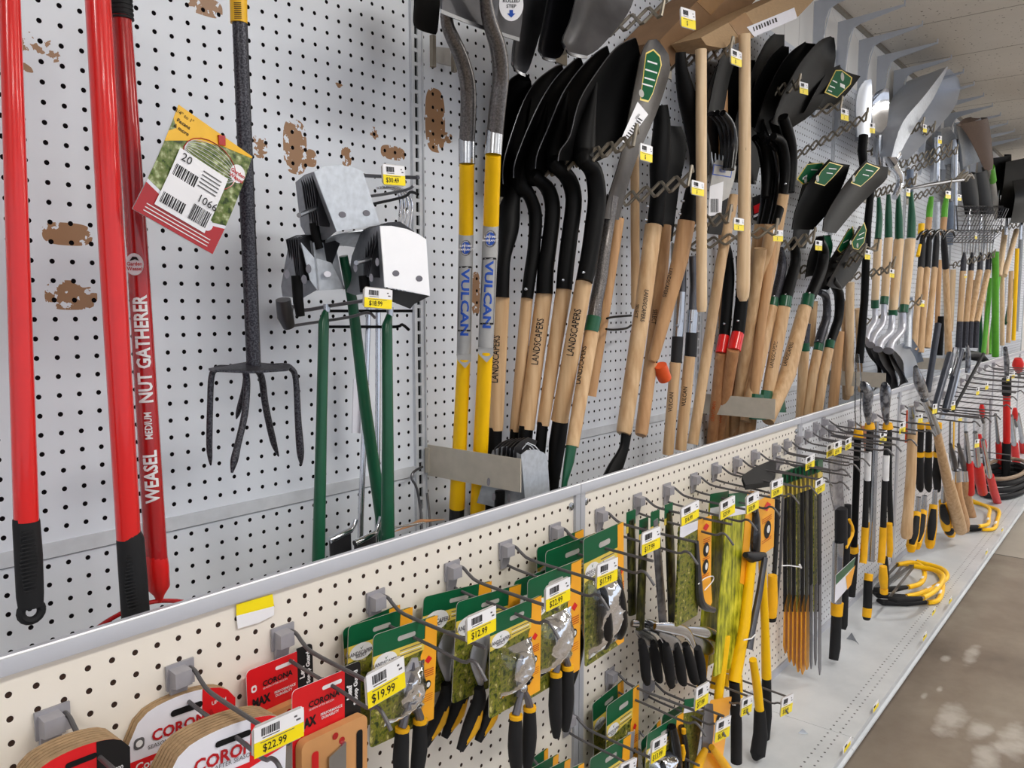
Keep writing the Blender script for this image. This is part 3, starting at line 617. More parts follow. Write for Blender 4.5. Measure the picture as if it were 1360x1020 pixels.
# ================================================================== galvanised scoops with green handles
def scoop(label, face, side, tilt, Y, stack, holes=True, mt='galvanised', sheetdir=None):
    """face: picture outline of the smooth front wall; side: picture outline of folded side wall; more sheets nested behind"""
    t = thing('metal_scoop', label, 'garden tool', P(sum(x for x, y in face) / len(face), max(y for x, y in face), Y), 'folded galvanised scoops')
    m = MB(); m.ppoly(face, Y, 0.0015, mt); link('front_wall', m, t)
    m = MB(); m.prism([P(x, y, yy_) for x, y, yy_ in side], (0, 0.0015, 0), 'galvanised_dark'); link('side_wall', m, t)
    return t
def sheets(t, n, a0, b0, a1, b1, Y0, Y1, wpx=1.4):
    for i in range(n):
        f = i / max(n - 1, 1); m = MB()
        top = (a0[0] + (a1[0] - a0[0]) * f, a0[1] + (a1[1] - a0[1]) * f); bot = (b0[0] + (b1[0] - b0[0]) * f, b0[1] + (b1[1] - b0[1]) * f); Y = Y0 + (Y1 - Y0) * f
        A = P(top[0], top[1], Y); B = P(bot[0], bot[1], Y); k = Vector((0.085, 0.012, 0.0))
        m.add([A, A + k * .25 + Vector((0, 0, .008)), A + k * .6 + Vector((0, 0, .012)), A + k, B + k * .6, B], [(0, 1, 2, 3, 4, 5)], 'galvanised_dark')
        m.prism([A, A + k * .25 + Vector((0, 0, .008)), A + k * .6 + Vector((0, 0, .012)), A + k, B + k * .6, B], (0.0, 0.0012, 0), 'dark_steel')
        link('nested_sheet', m, t)
def holes2(t, pts, Y, w=8, h=6, mt='blade_grey'):
    for x, y in pts:
        m = MB(); c = P(x, y, Y - 0.0008); k = dep(c) / FPX
        m.prism([c + Vector((w / 2 * k * 1.1 * math.cos(a), 0, h / 2 * k * math.sin(a))) for a in [math.pi * 2 * i / 12 for i in range(12)]], (0, 0.0006, 0), mt)
        link('bolt_hole', m, t)
def bolt(t, a, b, Y0, Y1, r=3.2):
    m = MB(); m.ptube([(a[0], a[1], r * 2), (b[0], b[1], r * 2)], Y0, Y1, 'steel', 10); link('hinge_pin', m, t)
G = 'galvanised scoops with green handles'
# top one
t = scoop('topmost galvanised steel scoop, grey face tilted left, above the white one', [(417, 228), (430, 221), (450, 219), (469, 222), (482, 228), (505, 299), (447, 307)], [(417, 228, .93), (447, 307, .93), (434, 318, .96), (412, 322, .99), (400, 300, 1.03), (393, 242, 1.05), (405, 232, 1.0)], 0, .93, 6)
sheets(t, 6, (400, 237), (409, 296), (414, 231), (424, 300), 1.01, .945); holes2(t, [(455, 285), (487, 283)], .93, 11, 8, 'blade_grey'); bolt(t, (397, 286), (425, 274), .90, .96)
m = MB(); m.ptube([(417, 296, 13), (420, 318, 13), (424, 330, 12)], .97, .97, 'black_metal'); link('rivet_strap', m, t)
m = MB(); m.loft([P(434, 318, .97), P(430, 330, 1.0)], [P(500, 307, .96), P(478, 330, 1.02)], 'galvanised', .05); link('lower_lip', m, t)
# left lower one
t = scoop('galvanised steel scoop lowest at left, holes in its sides', [(400, 352 - 30), (417, 350 - 8), (440, 349), (457, 384), (422, 386), (412, 372)], [(385, 318, 1.04), (398, 312, 1.0), (417, 322, .97), (423, 384, .97), (402, 396, .99), (376, 394, 1.04), (374, 380, 1.05)], 0, .97, 5)
m = MB(); m.loft([P(417, 322, .968), P(423, 385, .968)], [P(445, 322, .99), P(457, 382, .99)], 'galvanised', .05); link('angled_wall', m, t)
sheets(t, 6, (380, 318), (390, 370), (396, 318), (399, 372), 1.03, .975); holes2(t, [(381, 364), (410, 357), (404, 371)], .965, 8, 12); holes2(t, [(435, 364)], .965, 11, 8, 'card_white')
m = MB(); m.ptube([(394, 366, 15), (396, 400, 14), (399, 420, 12)], .985, .985, 'black_metal'); link('rivet_strap', m, t)
m = MB(); m.ptube([(376, 398, 20), (379, 420, 22), (384, 434, 16)], 1.06, 1.07, 'dark_steel'); link('socket', m, t)
# one with glare painted into its face colour
t = scoop('galvanised steel scoop with bright white glaring face on the lower hook', [(505, 300), (520, 300), (540, 304), (556, 311), (566, 318), (571, 393), (540, 386), (511, 381)], [(505, 300, .90), (512, 381, .90), (500, 388, .93), (472, 392, .98), (461, 388, 1.0), (468, 340, 1.0), (481, 306, .97)], 0, .90, 6, mt='scoop_glare')
sheets(t, 7, (480, 306), (482, 368), (502, 301), (490, 368), .97, .91); holes2(t, [(526, 363), (557, 370)], .90, 11, 8, 'blade_grey'); holes2(t, [(501, 348), (493, 369), (472, 356)], .895, 6, 11); bolt(t, (473, 349), (500, 342), .885, .93)
m = MB(); m.ptube([(483, 366, 14), (485, 388, 14)], .94, .94, 'black_metal'); link('rivet_strap', m, t)
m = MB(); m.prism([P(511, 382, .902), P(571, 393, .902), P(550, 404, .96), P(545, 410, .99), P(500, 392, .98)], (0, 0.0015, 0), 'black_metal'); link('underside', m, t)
# one in the bin at right of the divider
t = scoop('galvanised steel scoop standing in the bin before the black shovels', [(692, 604), (700, 598), (712, 597), (722, 601), (727, 606), (731, 665), (698, 670)], [(655, 598, .99), (672, 592, .97), (692, 604, .93), (698, 668, .93), (664, 675, .97), (634, 668, 1.0), (645, 630, 1.0)], 0, .925, 6)
sheets(t, 6, (657, 596), (660, 650), (684, 594), (675, 650), .985, .94); holes2(t, [(649, 640), (687, 645), (676, 662), (656, 660)], .92, 6, 11)
m = MB()
for i in range(6):
    x = 668 + i * 5; m.ptube([(x, 592 + i, 1.6), (x + 8, 588, 1.6), (x + 17, 592, 1.6), (x + 24, 600, 1.6)], .985 - i * .008, .97 - i * .008, 'galvanised', 6)
link('sheet_edge', m, t)
m = MB(); m.ptube([(664, 652, 14), (663, 690, 14)], .955, .955, 'black_metal'); link('rivet_strap', m, t)
m = MB(); m.ptube([(667, 258, 1.3), (670, 590, 1.3)], .99, .96, 'card_grey', 6); m.ptube([(700, 470, 1.3), (708, 592, 1.3)], 1.0, .96, 'card_grey', 6); 
GH = 'green poles of the galvanised scoops'
tool('tool_pole', 'dark green metal pole hanging straight at left below the scoops', 'garden tool', [('t', 'pole', 'green_paint', [(434, 408, 4), (432, 416, 9), (430, 428, 14), (427, 560, 14.5), (423, 742, 17), (420, 860, 17)], 1.0, 1.0), ('t', 'ferrule', 'steel', [(434, 404, 9), (434, 414, 9)], 1.0, 1.0)], GH)
tool('tool_pole', 'dark green metal pole slanting down right between the two straight ones', 'garden tool', [('t', 'pole', 'green_paint', [(456, 340, 12), (468, 400, 14), (485, 540, 16), (507, 690, 17), (520, 780, 17)], 1.0, 1.04)], GH)
tool('tool_pole', 'dark green metal pole hanging below the $18.99 tag', 'garden tool', [('t', 'pole', 'green_paint', [(518, 414, 4), (517, 420, 9), (514, 432, 14), (515, 560, 15), (515, 735, 19), (515, 860, 19)], .97, .97), ('t', 'ferrule', 'steel', [(518, 408, 9), (518, 420, 9)], .97, .97)], GH)
# chrome tubes and folding stand behind the poles
for i, (lab, pts, Y) in enumerate([('chrome tube hanging behind the slanting green pole', [(490, 395, 7), (486, 520, 7), (479, 690, 8), (478, 760, 8)], 1.08), ('chrome tube hanging left of the $18.99 tag pole', [(502, 400, 7), (502, 520, 7), (501, 700, 7), (500, 760, 7)], 1.07)]):
    m = MB(); m.ptube(pts, Y, Y, 'chrome'); single('chrome_pole', lab, 'garden tool', m)
m = MB(); m.ppoly([(470, 503), (480, 505), (479, 576), (468, 575)], 1.09, 0.002, 'card_white'); single('paper_leaflet', 'white folded paper leaflet hanging behind the slanting green pole', 'leaflet', m)
for i, (lab, x0) in enumerate([('chrome hoe head lying low in the bin, left of two', 0), ('chrome hoe head low in the bin beside the green pole', 33)]):
    m = MB(); m.ptube([(438 + x0, 718 + i * 4, 9), (466 + x0, 704 + i * 4, 8)], 1.03 - i * .03, 1.03 - i * .03, 'chrome'); m2 = MB(); m2.loft([P(438 + x0, 718 + i * 3, 1.03 - i * .03), P(440 + x0, 760, 1.03 - i * .03)], [P(466 + x0, 706 + i * 3, 1.03 - i * .03), P(468 + x0, 760, 1.05 - i * .03)], 'dark_steel', .05)
    m3 = MB(); m3.ptube([(466 + x0, 704 + i * 4, 7), (470 + x0, 698, 6), (473 + x0, 690 - i * 4, 6)], 1.03 - i * .03, 1.03 - i * .03, 'chrome', smooth=4)
    t = tool('hoe_head', lab, 'garden tool', [('m', 'socket', m), ('m', 'blade', m2), ('m', 'neck', m3)])
m = MB(); m.ptube([(524, 706, 2), (560, 692, 12), (590, 690, 2)], 1.0, 1.0, 'wood_red', flat=.4, flatdir=Vector((0, 0, 1))); m.ptube([(521, 701, 3), (563, 694, 3)], .98, .98, 'chrome'); single('hoe_head', 'flat chrome edged hoe head lying right of the green pole', 'garden tool', m)
# looped chrome bows behind the glaring scoop, and the hooks of that group
for i in range(4):
    m = MB(); m.ptube([(500 + i * 4, 250 - i, 3), (524 + i * 4, 252, 3), (532 + i * 5, 270, 4), (529 + i * 5, 300, 4), (524 + i * 5, 330, 4), (522 + i * 5, 400, 4)], 1.07 - i * .02, 1.07 - i * .02, 'chrome', smooth=4)
    single('chrome_bow', 'curved chrome bow of a folding tool behind the bright scoop', 'garden tool', m, 'chrome bows behind the bright scoop')
def rod(m, pts, Y0, Y1, w=5, mt='peg_metal', smooth=3): m.ptube([(x, y, w) for x, y in pts], Y0, Y1, mt, 8, smooth)
t = thing('double_hook', 'dark wire hook pair carrying the topmost scoop and $30.49 tag', 'display hook', P(480, 235, 1.14)); m = MB(); rod(m, [(468, 232), (500, 234), (556, 236)], 1.14, .98, 5, 'dark_steel'); rod(m, [(480, 262), (510, 258), (540, 252), (550, 246)], 1.12, .95, 4, 'dark_steel'); link('upper_wire', m, t)
m = MB(); rod(m, [(490, 272), (535, 262), (545, 255), (555, 258)], 1.12, .92, 4, 'black_metal'); link('lower_wire', m, t)
t = thing('double_hook', 'grey wire hook pair at left carrying the $18.99 tag', 'display hook', P(388, 420, 1.14)); m = MB(); rod(m, [(392, 408), (405, 412), (440, 406), (486, 399)], 1.10, .90, 5); link('upper_wire', m, t)
m = MB(); rod(m, [(386, 433), (420, 428), (465, 421), (488, 415), (498, 422)], 1.10, .89, 4); link('lower_wire', m, t); m = MB(); m.ptube([(384, 405, 12), (382, 432, 12)], 1.12, 1.12, 'peg_metal'); link('clip', m, t)
t = thing('double_hook', 'black wire hook pair passing behind the green poles', 'display hook', P(440, 415, 1.12)); m = MB(); rod(m, [(437, 413), (470, 413), (548, 413)], 1.12, 1.0, 4, 'black_metal'); link('upper_wire', m, t)
m = MB(); rod(m, [(437, 434), (480, 434), (526, 434), (534, 431), (543, 438)], 1.12, .96, 4, 'black_metal'); link('lower_wire', m, t)
pricetag((508, 218), (537, 221), 26, .93, '$30.49', 'white and yellow $30.49 price tag above the scoops', sub='')
pricetag((484.5, 381.5), (521, 385.5), 26, .885, '$18.99', 'white and yellow $18.99 price tag below the scoops')
# wire prop by the divider
m = MB(); m.ptube([(561, 620, 3.5), (549, 627, 3.5), (547, 636, 3.5), (554, 650, 3.5), (560, 690, 3.5), (561, 740, 3.5)], 1.12, 1.06, 'dark_steel', 8, smooth=3); m.ptube([(567, 655, 3.5), (571, 690, 3.5), (574, 740, 3.5)], 1.1, 1.05, 'dark_steel', 8)
single('wire_prop', 'bent dark wire prop at left end of the nearest divider plate', 'wire prop', m)
m = MB(); q = P(316, 815, PANY - 0.0015); u_ = (P(363, 792, PANY - .0015) - P(316, 800, PANY - .0015))
t = thing('shelf_label', 'loose yellow and white label stuck on the cream panel', 'label', P(340, 830, PANY - .001)); m = MB(); m.ppoly([(314, 803), (362, 789), (364, 805), (314, 818)], PANY - .002, .0005, 'label_yellow'); link('yellow_half', m, t); m = MB(); m.ppoly([(314, 818), (364, 805), (364, 817), (344, 827), (316, 835)], PANY - .002, .0005, 'label_white'); link('white_half', m, t)
# ================================================================== long tools in the bin, near to far
# --- two yellow handled grey necked shovels, head up
BX_ = 'ink'
def vulcan(label, xo, pts_neck, ferr, yel1, sleeve, yel2, cap, Y, ty, blade):
    bx = MB()
    segs = [('t', 'neck', 'neck_grey', pts_neck, Y[0], Y[1], 4), ('t', 'ferrule', 'steel', ferr, Y[1], Y[1]), ('t', 'upper_handle', 'yellow_paint', yel1, Y[1], Y[2]), ('t', 'handle', 'yellow_paint', yel2, Y[2] + .002, Y[3]), ('t', 'grey_sleeve', 'grey_paint', sleeve, Y[2], Y[2]), ('w', 'VULCAN', 'ink_blue', 0.55 + ty, 0.021, True, -0.05, 0.03, 1.5), ('t', 'bottom_socket', 'black_plastic', cap, Y[3], Y[3])]
    t = tool('square_shovel', label, 'shovel', segs + blade, 'yellow handled shovels')
    # framed word panel and round warranty badge on the sleeve
    m = MB(); A = P(sleeve[0][0], sleeve[0][1], Y[2]); B = P(sleeve[-1][0], sleeve[-1][1], Y[2]); r = sleeve[0][2] / 2 * dep(A) / FPX; d = (CAM - A); up = (A - B).normalized(); d = (d - up * d.dot(up)).normalized(); L = (A - B).length; lt = RT
    def on(x, s): ph = x / r; return B + up * s + (d * math.cos(ph) + lt * math.sin(ph)) * (r + .0005)
    for a, b in ((0.19, 0.205), (0.72, 0.735)): m.add([on(-r * .9 + i * r * .225, L * a) for i in range(9)] + [on(r * .9 - i * r * .225, L * b) for i in range(9)], [tuple(range(18))], 'ink')
    for sx in (-1, 1): m.add([on(sx * r * .9, L * .19), on(sx * r * .98, L * .19), on(sx * r * .98, L * .73), on(sx * r * .9, L * .73)], [(0, 1, 2, 3)], 'ink')
    link('framed_panel', m, t)
    m = MB(); m.add([on(r * .8 * math.cos(q), L * .885 + r * 1.05 * math.sin(q)) for q in [math.pi * 2 * i / 18 for i in range(18)]], [tuple(range(18))], 'ink_grey')
    m.add([v + d * .0004 for v in [on(r * .62 * math.cos(q), L * .885 + r * .8 * math.sin(q)) for q in [math.pi * 2 * i / 18 for i in range(18)]]], [tuple(range(18))], 'ink_blue')
    m.text('LIFETIME', on(0, L * .9) + d * .0012, RT, up, .0058, 'ink_white', .02); m.text('WARRANTY', on(0, L * .87) + d * .0012, RT, up, .0055, 'ink_white', .02)
    link('round_badge', m, t)
    m = MB(); z0 = P(sleeve[-1][0], sleeve[-1][1], Y[2])
    k = .001
    m.add([on(-r * 1.3, 0), on(0, 0), on(r * 1.3, 0), on(r * 1.3, -L * .06), on(r * .2, -L * .12), on(-r * 1.0, -L * .05)], [tuple(range(6))], 'grey_paint'); link('painted_point', m, t)
sqb = lambda L, R, c: [('b', 'blade', 'dark_steel', L, R, c)]
vulcan('yellow handled square shovel with grey neck, left of the pair', 0, [(592, -10, 16), (594, 30, 17), (600, 48, 19), (612, 75, 20), (621, 110, 21), (622, 150, 21), (620, 190, 21)], [(620, 186, 22), (620, 218, 22)], [(620, 217, 20), (619, 312, 19.5)], [(619, 312, 19.8), (616, 470, 19)], [(616, 476, 18), (612, 560, 18.5), (607, 674, 21)], [(607, 672, 20), (605, 720, 20)], (0.92, .98, 1.02, 1.08), 0.02,
       [('b', 'blade', 'black_metal', [(555, -40, 1.0), (550, 20, 1.0), (551, 34, 1.0)], [(588, -40, 1.02), (582, 35, 1.02), (579, 46, 1.02)], .1)])
vulcan('yellow handled square shovel with grey neck, right of the pair, bigger', 0, [(640, -30, 16), (645, 0, 17), (650, 28, 20), (661, 62, 22), (665, 100, 22.5), (661, 140, 22.5), (657, 180, 22.5)], [(657, 174, 23.5), (655, 206, 23.5)], [(655, 205, 21), (652, 300, 21)], [(652, 300, 21.3), (645, 462, 20.5)], [(645, 466, 20), (640, 560, 20), (634, 682, 20)], [(634, 674, 19), (632, 720, 19)], (.86, .93, .98, 1.05), 0.02,
       [('b', 'blade', 'dark_steel', [(592, -60, .88), (588, -10, .88), (587, 14, .88)], [(700, -60, .9), (694, 20, .9), (690, 52, .9)], .04), ('b', 'step_edge', 'steel', [(586, 12, .875), (586, 17, .875)], [(690, 50, .895), (690, 55, .895)], .02)])
bd = MB(); c = P(679, 6, .885); d = (CAM - c).normalized(); bd.prism([c + RT * (.0205 * math.cos(a)) + UPV * (.028 * math.sin(a)) for a in [math.pi * 2 * i / 24 for i in range(24)]], d * .0005, 'label_white')
bd.text('ROLLED', c + UPV * .006 + d * .001, RT, UPV, .008, 'ink', .02); bd.text('STEP', c - UPV * .003 + d * .001, RT, UPV, .008, 'ink', .02)
bd.prism([c + d * .0008 + RT * x + UPV * y for x, y in ((-.003, -.009), (.003, -.009), (.003, -.015), (.007, -.015), (0, -.022), (-.007, -.015), (-.003, -.015))], d * .0003, 'ink_blue')
single('round_sticker', 'round white sticker with blue arrow on the shovel blade', 'sticker', bd)
# nested dark steel shovels at the top, wrapped
for i, (L, R, lab) in enumerate([([(700, -40, .93), (690, 20, .93), (682, 60, .93), (681, 82, .93)], [(742, -40, .95), (722, 30, .95), (704, 88, .95), (698, 98, .95)], 'glossy dark steel scoop shovel blade at the top, leftmost nested'), ([(735, -40, .90), (722, 30, .90), (716, 62, .90), (720, 72, .9)], [(775, -40, .92), (765, 20, .92), (748, 70, .92), (738, 78, .92)], 'glossy dark steel scoop shovel blade at the top, middle nested'), ([(775, -50, .87), (760, 20, .87), (748, 52, .87), (752, 62, .87)], [(850, -50, .90), (838, 10, .90), (800, 60, .90), (780, 74, .90)], 'dark grey steel shovel blade behind the top zigzag hook')]):
    tool('scoop_shovel', lab, 'shovel', [('b', 'blade', ['dark_steel', 'black_gloss', 'dark_steel'][i], L, R, .16), ('b', 'rolled_step', 'steel', [L[-1], (L[-1][0] + 1, L[-1][1] + 4, L[-1][2])], [R[-1], (R[-1][0], R[-1][1] + 4, R[-1][2])], .1)])
# barred metal holder under the left shovel
t = thing('square_bar_hook', 'square bar steel hook under the left yellow handled shovel', 'display hook', P(580, 60, 1.13)); m = MB(); m.box(P(575, 68, 1.05), .008, .008, .055, 'hook_metal'); link('bar', m, t); m = MB(); m.box(P(603, 78, 1.09), .008, .008, .05, 'hook_metal'); link('bar', m, t)
m = MB(); m.ppoly([(580, 62), (598, 64), (600, 88), (581, 83)], 1.12, .003, 'card_grey'); link('printed_plate', m, t)
# --- five black round point shovels with short wooden handles
LS = 'black round point shovels with short wood handles'
def rshovel(i, label, A, B, sock, wood, yoke, Ys, blk='black_metal', text=True, toff=0.0, tt=.42):
    yt, yb = Ys; dy = {5: .045, 4: .045, 3: .035, 2: .02, 1: 0}[i]; A = [(x, y, Y + dy) for x, y, Y in A]; B = [(x, y, Y + dy) for x, y, Y in B]; yt += dy; yb = min(yb + .03, 1.085)
    x_, y_ = sock[1][:2]; sock = [(x_ + 20, y_ - 92, 3, yt + .018), (x_ + 12, y_ - 52, 16, yt + .018), (x_ + 3, y_ - 14, 32, yt + .022), (x_ + 3, y_ + 6, 28, yt + .014)] + [q[:3] + (yt + .004,) for q in sock[2:]]
    rim = MB(); rim.tube([P(*q) for q in catmull(A, 5)], .0011, 'dark_steel', 6)
    segs = [('m', 'ground_edge', rim), ('b', 'blade', blk, A, B, .16, .0022), ('t', 'socket', 'black_metal', sock, yt, yt + .01, 4), ('t', 'handle', 'wood', wood, yt + .01, yb)]
    if text: segs.append(('w', 'LANDSCAPERS', 'ink', tt, .021, False, toff, .01, .72))
    segs.append(rivets([(sock[-1][0] - 1, sock[-1][1] - 12)], yt + .01 - .012))
    segs.append(('t', 'grip_socket', 'black_metal', yoke, yb, yb, 0, .8))
    return tool('round_point_shovel', label, 'shovel', segs, LS)
rshovel(5, 'black round point shovel nearest the aisle, first of the row of five', [(741, 214, .87), (744, 200, .87), (757, 180, .87), (770, 133, .87), (797, 90, .87), (820, 62, .87), (843, 50, .875)], [(788, 217, .90), (812, 203, .90), (833, 172, .90), (845, 140, .90), (851, 100, .895), (850, 70, .89), (845, 51, .877)],
        [(778, 160, 6), (772, 200, 18), (775, 213, 22), (788, 228, 24), (793, 262, 25), (789, 300, 25), (783, 340, 24), (776, 374, 23)], [(776, 372, 23), (743, 559, 23.5)], [(745, 555, 25), (740, 590, 26), (735, 640, 18), (730, 690, 18)], (.885, .965), tt=.36, toff=-.1)
rshovel(4, 'black round point shovel second from the aisle in the row of five', [(711, 224, .93), (714, 203, .93), (728, 170, .93), (747, 125, .93), (770, 92, .93), (792, 70, .93), (806, 61, .935)], [(750, 228, .96), (772, 200, .96), (790, 160, .96), (806, 120, .955), (812, 90, .95), (810, 70, .94), (807, 61, .937)],
        [(738, 170, 6), (735, 210, 16), (740, 222, 20), (755, 238, 22), (762, 265, 22), (757, 310, 22), (752, 350, 22), (749, 384, 21.5)], [(749, 383, 21.5), (721, 565, 17)], [(721, 561, 17), (717, 600, 17), (714, 690, 16)], (.94, .99), text=False)
rshovel(3, 'black round point shovel third in the row, middle of five', [(682, 236, .99), (684, 215, .99), (697, 180, .99), (716, 138, .99), (737, 105, .99), (760, 82, .99), (770, 75, .99)], [(722, 240, 1.01), (742, 205, 1.01), (757, 165, 1.01), (770, 130, 1.0), (776, 100, 1.0), (774, 82, .995), (771, 75, .99)],
        [(712, 200, 6), (707, 228, 14), (714, 238, 18), (728, 252, 20), (734, 278, 21), (730, 320, 21), (725, 355, 22), (723, 390, 23)], [(723, 389, 23), (699, 570, 22)], [(699, 566, 22), (696, 600, 22), (694, 690, 18)], (.99, 1.02), tt=.36)
rshovel(2, 'black round point shovel fourth in the row, behind the middle one', [(668, 244, 1.04), (669, 215, 1.04), (680, 175, 1.04), (695, 135, 1.04), (712, 108, 1.04), (735, 90, 1.04), (745, 86, 1.04)], [(700, 250, 1.06), (720, 205, 1.06), (735, 165, 1.06), (746, 130, 1.05), (750, 100, 1.05), (748, 90, 1.045), (746, 86, 1.04)],
        [(682, 230, 12), (690, 243, 16), (702, 258, 18), (711, 285, 18), (709, 330, 17), (704, 365, 17), (700, 396, 16)], [(700, 395, 16), (684, 573, 15)], [(684, 570, 15), (682, 600, 15), (680, 690, 15)], (1.03, 1.05), text=False)
rshovel(1, 'black round point shovel closest to the back board beside the yellow handles', [(655, 260, 1.07), (658, 225, 1.07), (664, 180, 1.07), (668, 130, 1.07), (676, 108, 1.07), (690, 97, 1.07), (694, 95, 1.07)], [(670, 262, 1.09), (690, 220, 1.09), (700, 170, 1.09), (706, 130, 1.08), (706, 110, 1.08), (701, 99, 1.07), (695, 95, 1.07)],
        [(668, 258, 12), (672, 300, 17), (670, 340, 18), (667, 370, 20), (666, 395, 21)], [(666, 394, 22), (658, 571, 20.5)], [(658, 568, 21), (656, 600, 22), (653, 690, 20)], (1.06, 1.06), tt=.46, toff=-.35)
tool('drain_spade', 'long narrow dark spade with green label and green collared wood handle', 'shovel', [('b', 'blade', 'galvanised_black', [(803, 290, .93), (808, 262, .93), (824, 210, .92), (836, 150, .92), (846, 100, .92), (852, 70, .92), (862, 53, .92)], [(822, 292, .94), (836, 240, .94), (850, 200, .935), (872, 150, .93), (890, 95, .93), (888, 72, .93), (872, 52, .925)], .06),
     ('t', 'neck', 'neck_grey', [(812, 262, 20), (808, 300, 16), (803, 330, 17), (798, 370, 18), (792, 400, 18), (789, 424, 19)], .95, .95, 4), ('t', 'handle', 'wood', [(786, 440, 20), (760, 593, 17.5)], .95, .935), ('w', 'LANDSCAPERS', 'ink', .32, .017, False, -.7, .01, .75), ('t', 'collar', 'green_paint', [(789, 421, 20), (785, 441, 20.5)], .95, .95), rivets([(795, 405)], .94), ('t', 'green_yoke', 'green_paint', [(759, 592, 18), (756, 612, 17), (750, 640, 10), (746, 680, 10)], .93, .93, 0, .7)])
def greenlabel(label, pts, Y, inner, word=True, seams=()):
    t = thing('blade_label', label, 'product label', P(pts[len(pts) // 2][0], pts[len(pts) // 2][1], Y), 'green product labels on blades')
    m = MB(); m.ppoly(pts, Y, .0004, 'card_yellow'); link('outer_border', m, t)
    cx = sum(x for x, y in pts) / len(pts); cy = sum(y for x, y in pts) / len(pts)
    m = MB(); m.ppoly([(cx + (x - cx) * .9, cy + (y - cy) * .93) for x, y in pts], Y - .0006, .0004, 'label_green'); link('green_panel', m, t)
    m = MB()
    for (x0, y0, x1, y1, hh) in inner: m.ppoly([(x0, y0), (x1, y1), (x1, y1 + hh), (x0, y0 + hh)], Y - .001, .0003, 'ink_white')
    for (x, y, r) in seams:
        c = P(x, y, Y - .001); k = r * dep(c) / FPX; m.prism([c + Vector((k * math.cos(a) * 1.3, 0, k * math.sin(a))) for a in [math.pi * 2 * i / 16 for i in range(16)]], (0, .0003, 0), 'card_grey')
    if m.v: link('white_print', m, t)
greenlabel('green lettered label on the narrow dark spade blade', [(858, 70), (868, 65), (877, 74), (879, 86), (867, 125), (861, 136), (850, 133)], .905, [(860, 80, 873, 84, 2.2), (857, 91, 873, 96, 2), (856, 102, 870, 106, 2), (853, 110, 867, 114, 2)], seams=((852, 124, 5),))
t = thing('barcode_sticker', 'crumpled white 1066 barcode sticker on the narrow spade', 'sticker', P(830, 190, .91)); m = MB(); m.ppoly([(847, 135), (861, 152), (832, 191), (824, 187)], .912, .0005, 'label_white'); link('paper', m, t)
m = MB(); random.seed(5)
for i in range(9): x = 829 + i * 2.3; y = 183 - i * 3.2; m.ppoly([(x, y), (x + .9, y - 1.2), (x + 6.4, y + 2.6), (x + 5.5, y + 3.8)], .9112, .0003, 'ink')
m.text('1066', P(847, 155, .9105), P(852, 148, .91) - P(840, 165, .91), P(840, 150, .91) - P(846, 156, .91), .011, 'ink'); link('print', m, t)
tool('wooden_tool', 'bare wood handle end ending just behind the green collared spade', 'garden tool', [('t', 'handle', 'wood_dark', [(822, 290, 15), (805, 400, 15), (784, 526, 16)], 1.02, 1.05)])
# --- hooks and tags of this bay
zighook('zigzag hook under the five black shovel blades', 676, 246, 842, 186, 1.12, .835, 5, 0.0115)
zighook('zigzag hook at the top in front of dark steel blades', 752, 62, 880, 12, 1.12, .86, 3, 0.0149)
zighook('zigzag hook carrying the $ tagged wood handles in the bay centre', 800, 275, 915, 238, 1.12, .86, 3, 0.0138)
zighook('zigzag hook under the brown cardboard boxes', 893, 85, 970, 66, 1.12, .88, 3, 0.0149)
zighook('zigzag hook beside the upright wooden hammer handles', 880, 310, 968, 288, 1.1, .88, 3, 0.0126)
zighook('zigzag hook holding the slanting handles right of the hammer handles', 905, 330, 1030, 305, 1.12, .86, 3, 0.0115)
pricetag((904, 9), (923, 15), 24, .85, '$', 'small price tag hanging before the cardboard box', 'small price tags on zigzag hooks')
pricetag((850.5, 190), (866.5, 195), 21, .825, '$', 'small price tag right of the narrow dark spade', 'small price tags on zigzag hooks')
pricetag((919, 239), (935, 243), 18, .85, '$', 'small price tag over the slanting black socket', 'small price tags on zigzag hooks')
pricetag((971, 64), (985, 70), 19, .87, '$', 'small price tag touching the right upright hammer handle', 'small price tags on zigzag hooks')
pricetag((975, 289), (988, 291), 16, .87, '$', 'small price tag beside the right hammer handle foot', 'small price tags on zigzag hooks')
# --- cardboard boxes on top
def obox(label, pts, Y0, Y1, mt, name='cardboard_box'):
    m = MB(); a = [P(x, y, Y0) for x, y in pts]; b = [p + Vector((0, Y1 - Y0, 0)) for p in a]
    n = len(a); m.add(a + b, [tuple(range(n)), tuple(range(n, 2 * n))[::-1]] + [(i, (i + 1) % n, (i + 1) % n + n, i + n) for i in range(n)], mt); return m
t = thing('cardboard_box', 'brown cardboard box lying at the top edge above the handles', 'box', P(900, 60, 1.0)); link('carton', obox('', [(876, 54), (925, 2), (985, -40), (1040, -40), (985, 20), (935, 50), (892, 88)], .99, 1.12, 'cardboard_dark'), t)
m = MB(); m.ppoly([(925, 2), (985, -40), (1000, -40), (944, 20)], .989, .0006, 'tape'); link('tape', m, t)
t = thing('cardboard_box', 'long brown cardboard carton with white barcode label at the top', 'box', P(960, 60, .95)); link('carton', obox('', [(931, 50), (1000, 12), (1070, -20), (1100, -20), (1060, 22), (1000, 50), (960, 64), (938, 60)], .90, .98, 'cardboard'), t)
m = MB(); m.ppoly([(968, 30), (990, 16), (1003, 36), (984, 52)], .899, .0006, 'tape'); link('tape', m, t)
m = MB(); m.ppoly([(992, 36), (1055, 10), (1059, 24), (1002, 49)], .898, .0006, 'card_white')
for i in range(9): x = 1000 + i * 3.6; y = 36 - i * 1.5; m.ppoly([(x, y), (x + 1.2 + (i % 3) * .5, y - .5), (x + 2.8 + (i % 3) * .5, y + 5), (x + 1.6, y + 5.6)], .8972, .0004, 'ink')
link('barcode_label', m, t)
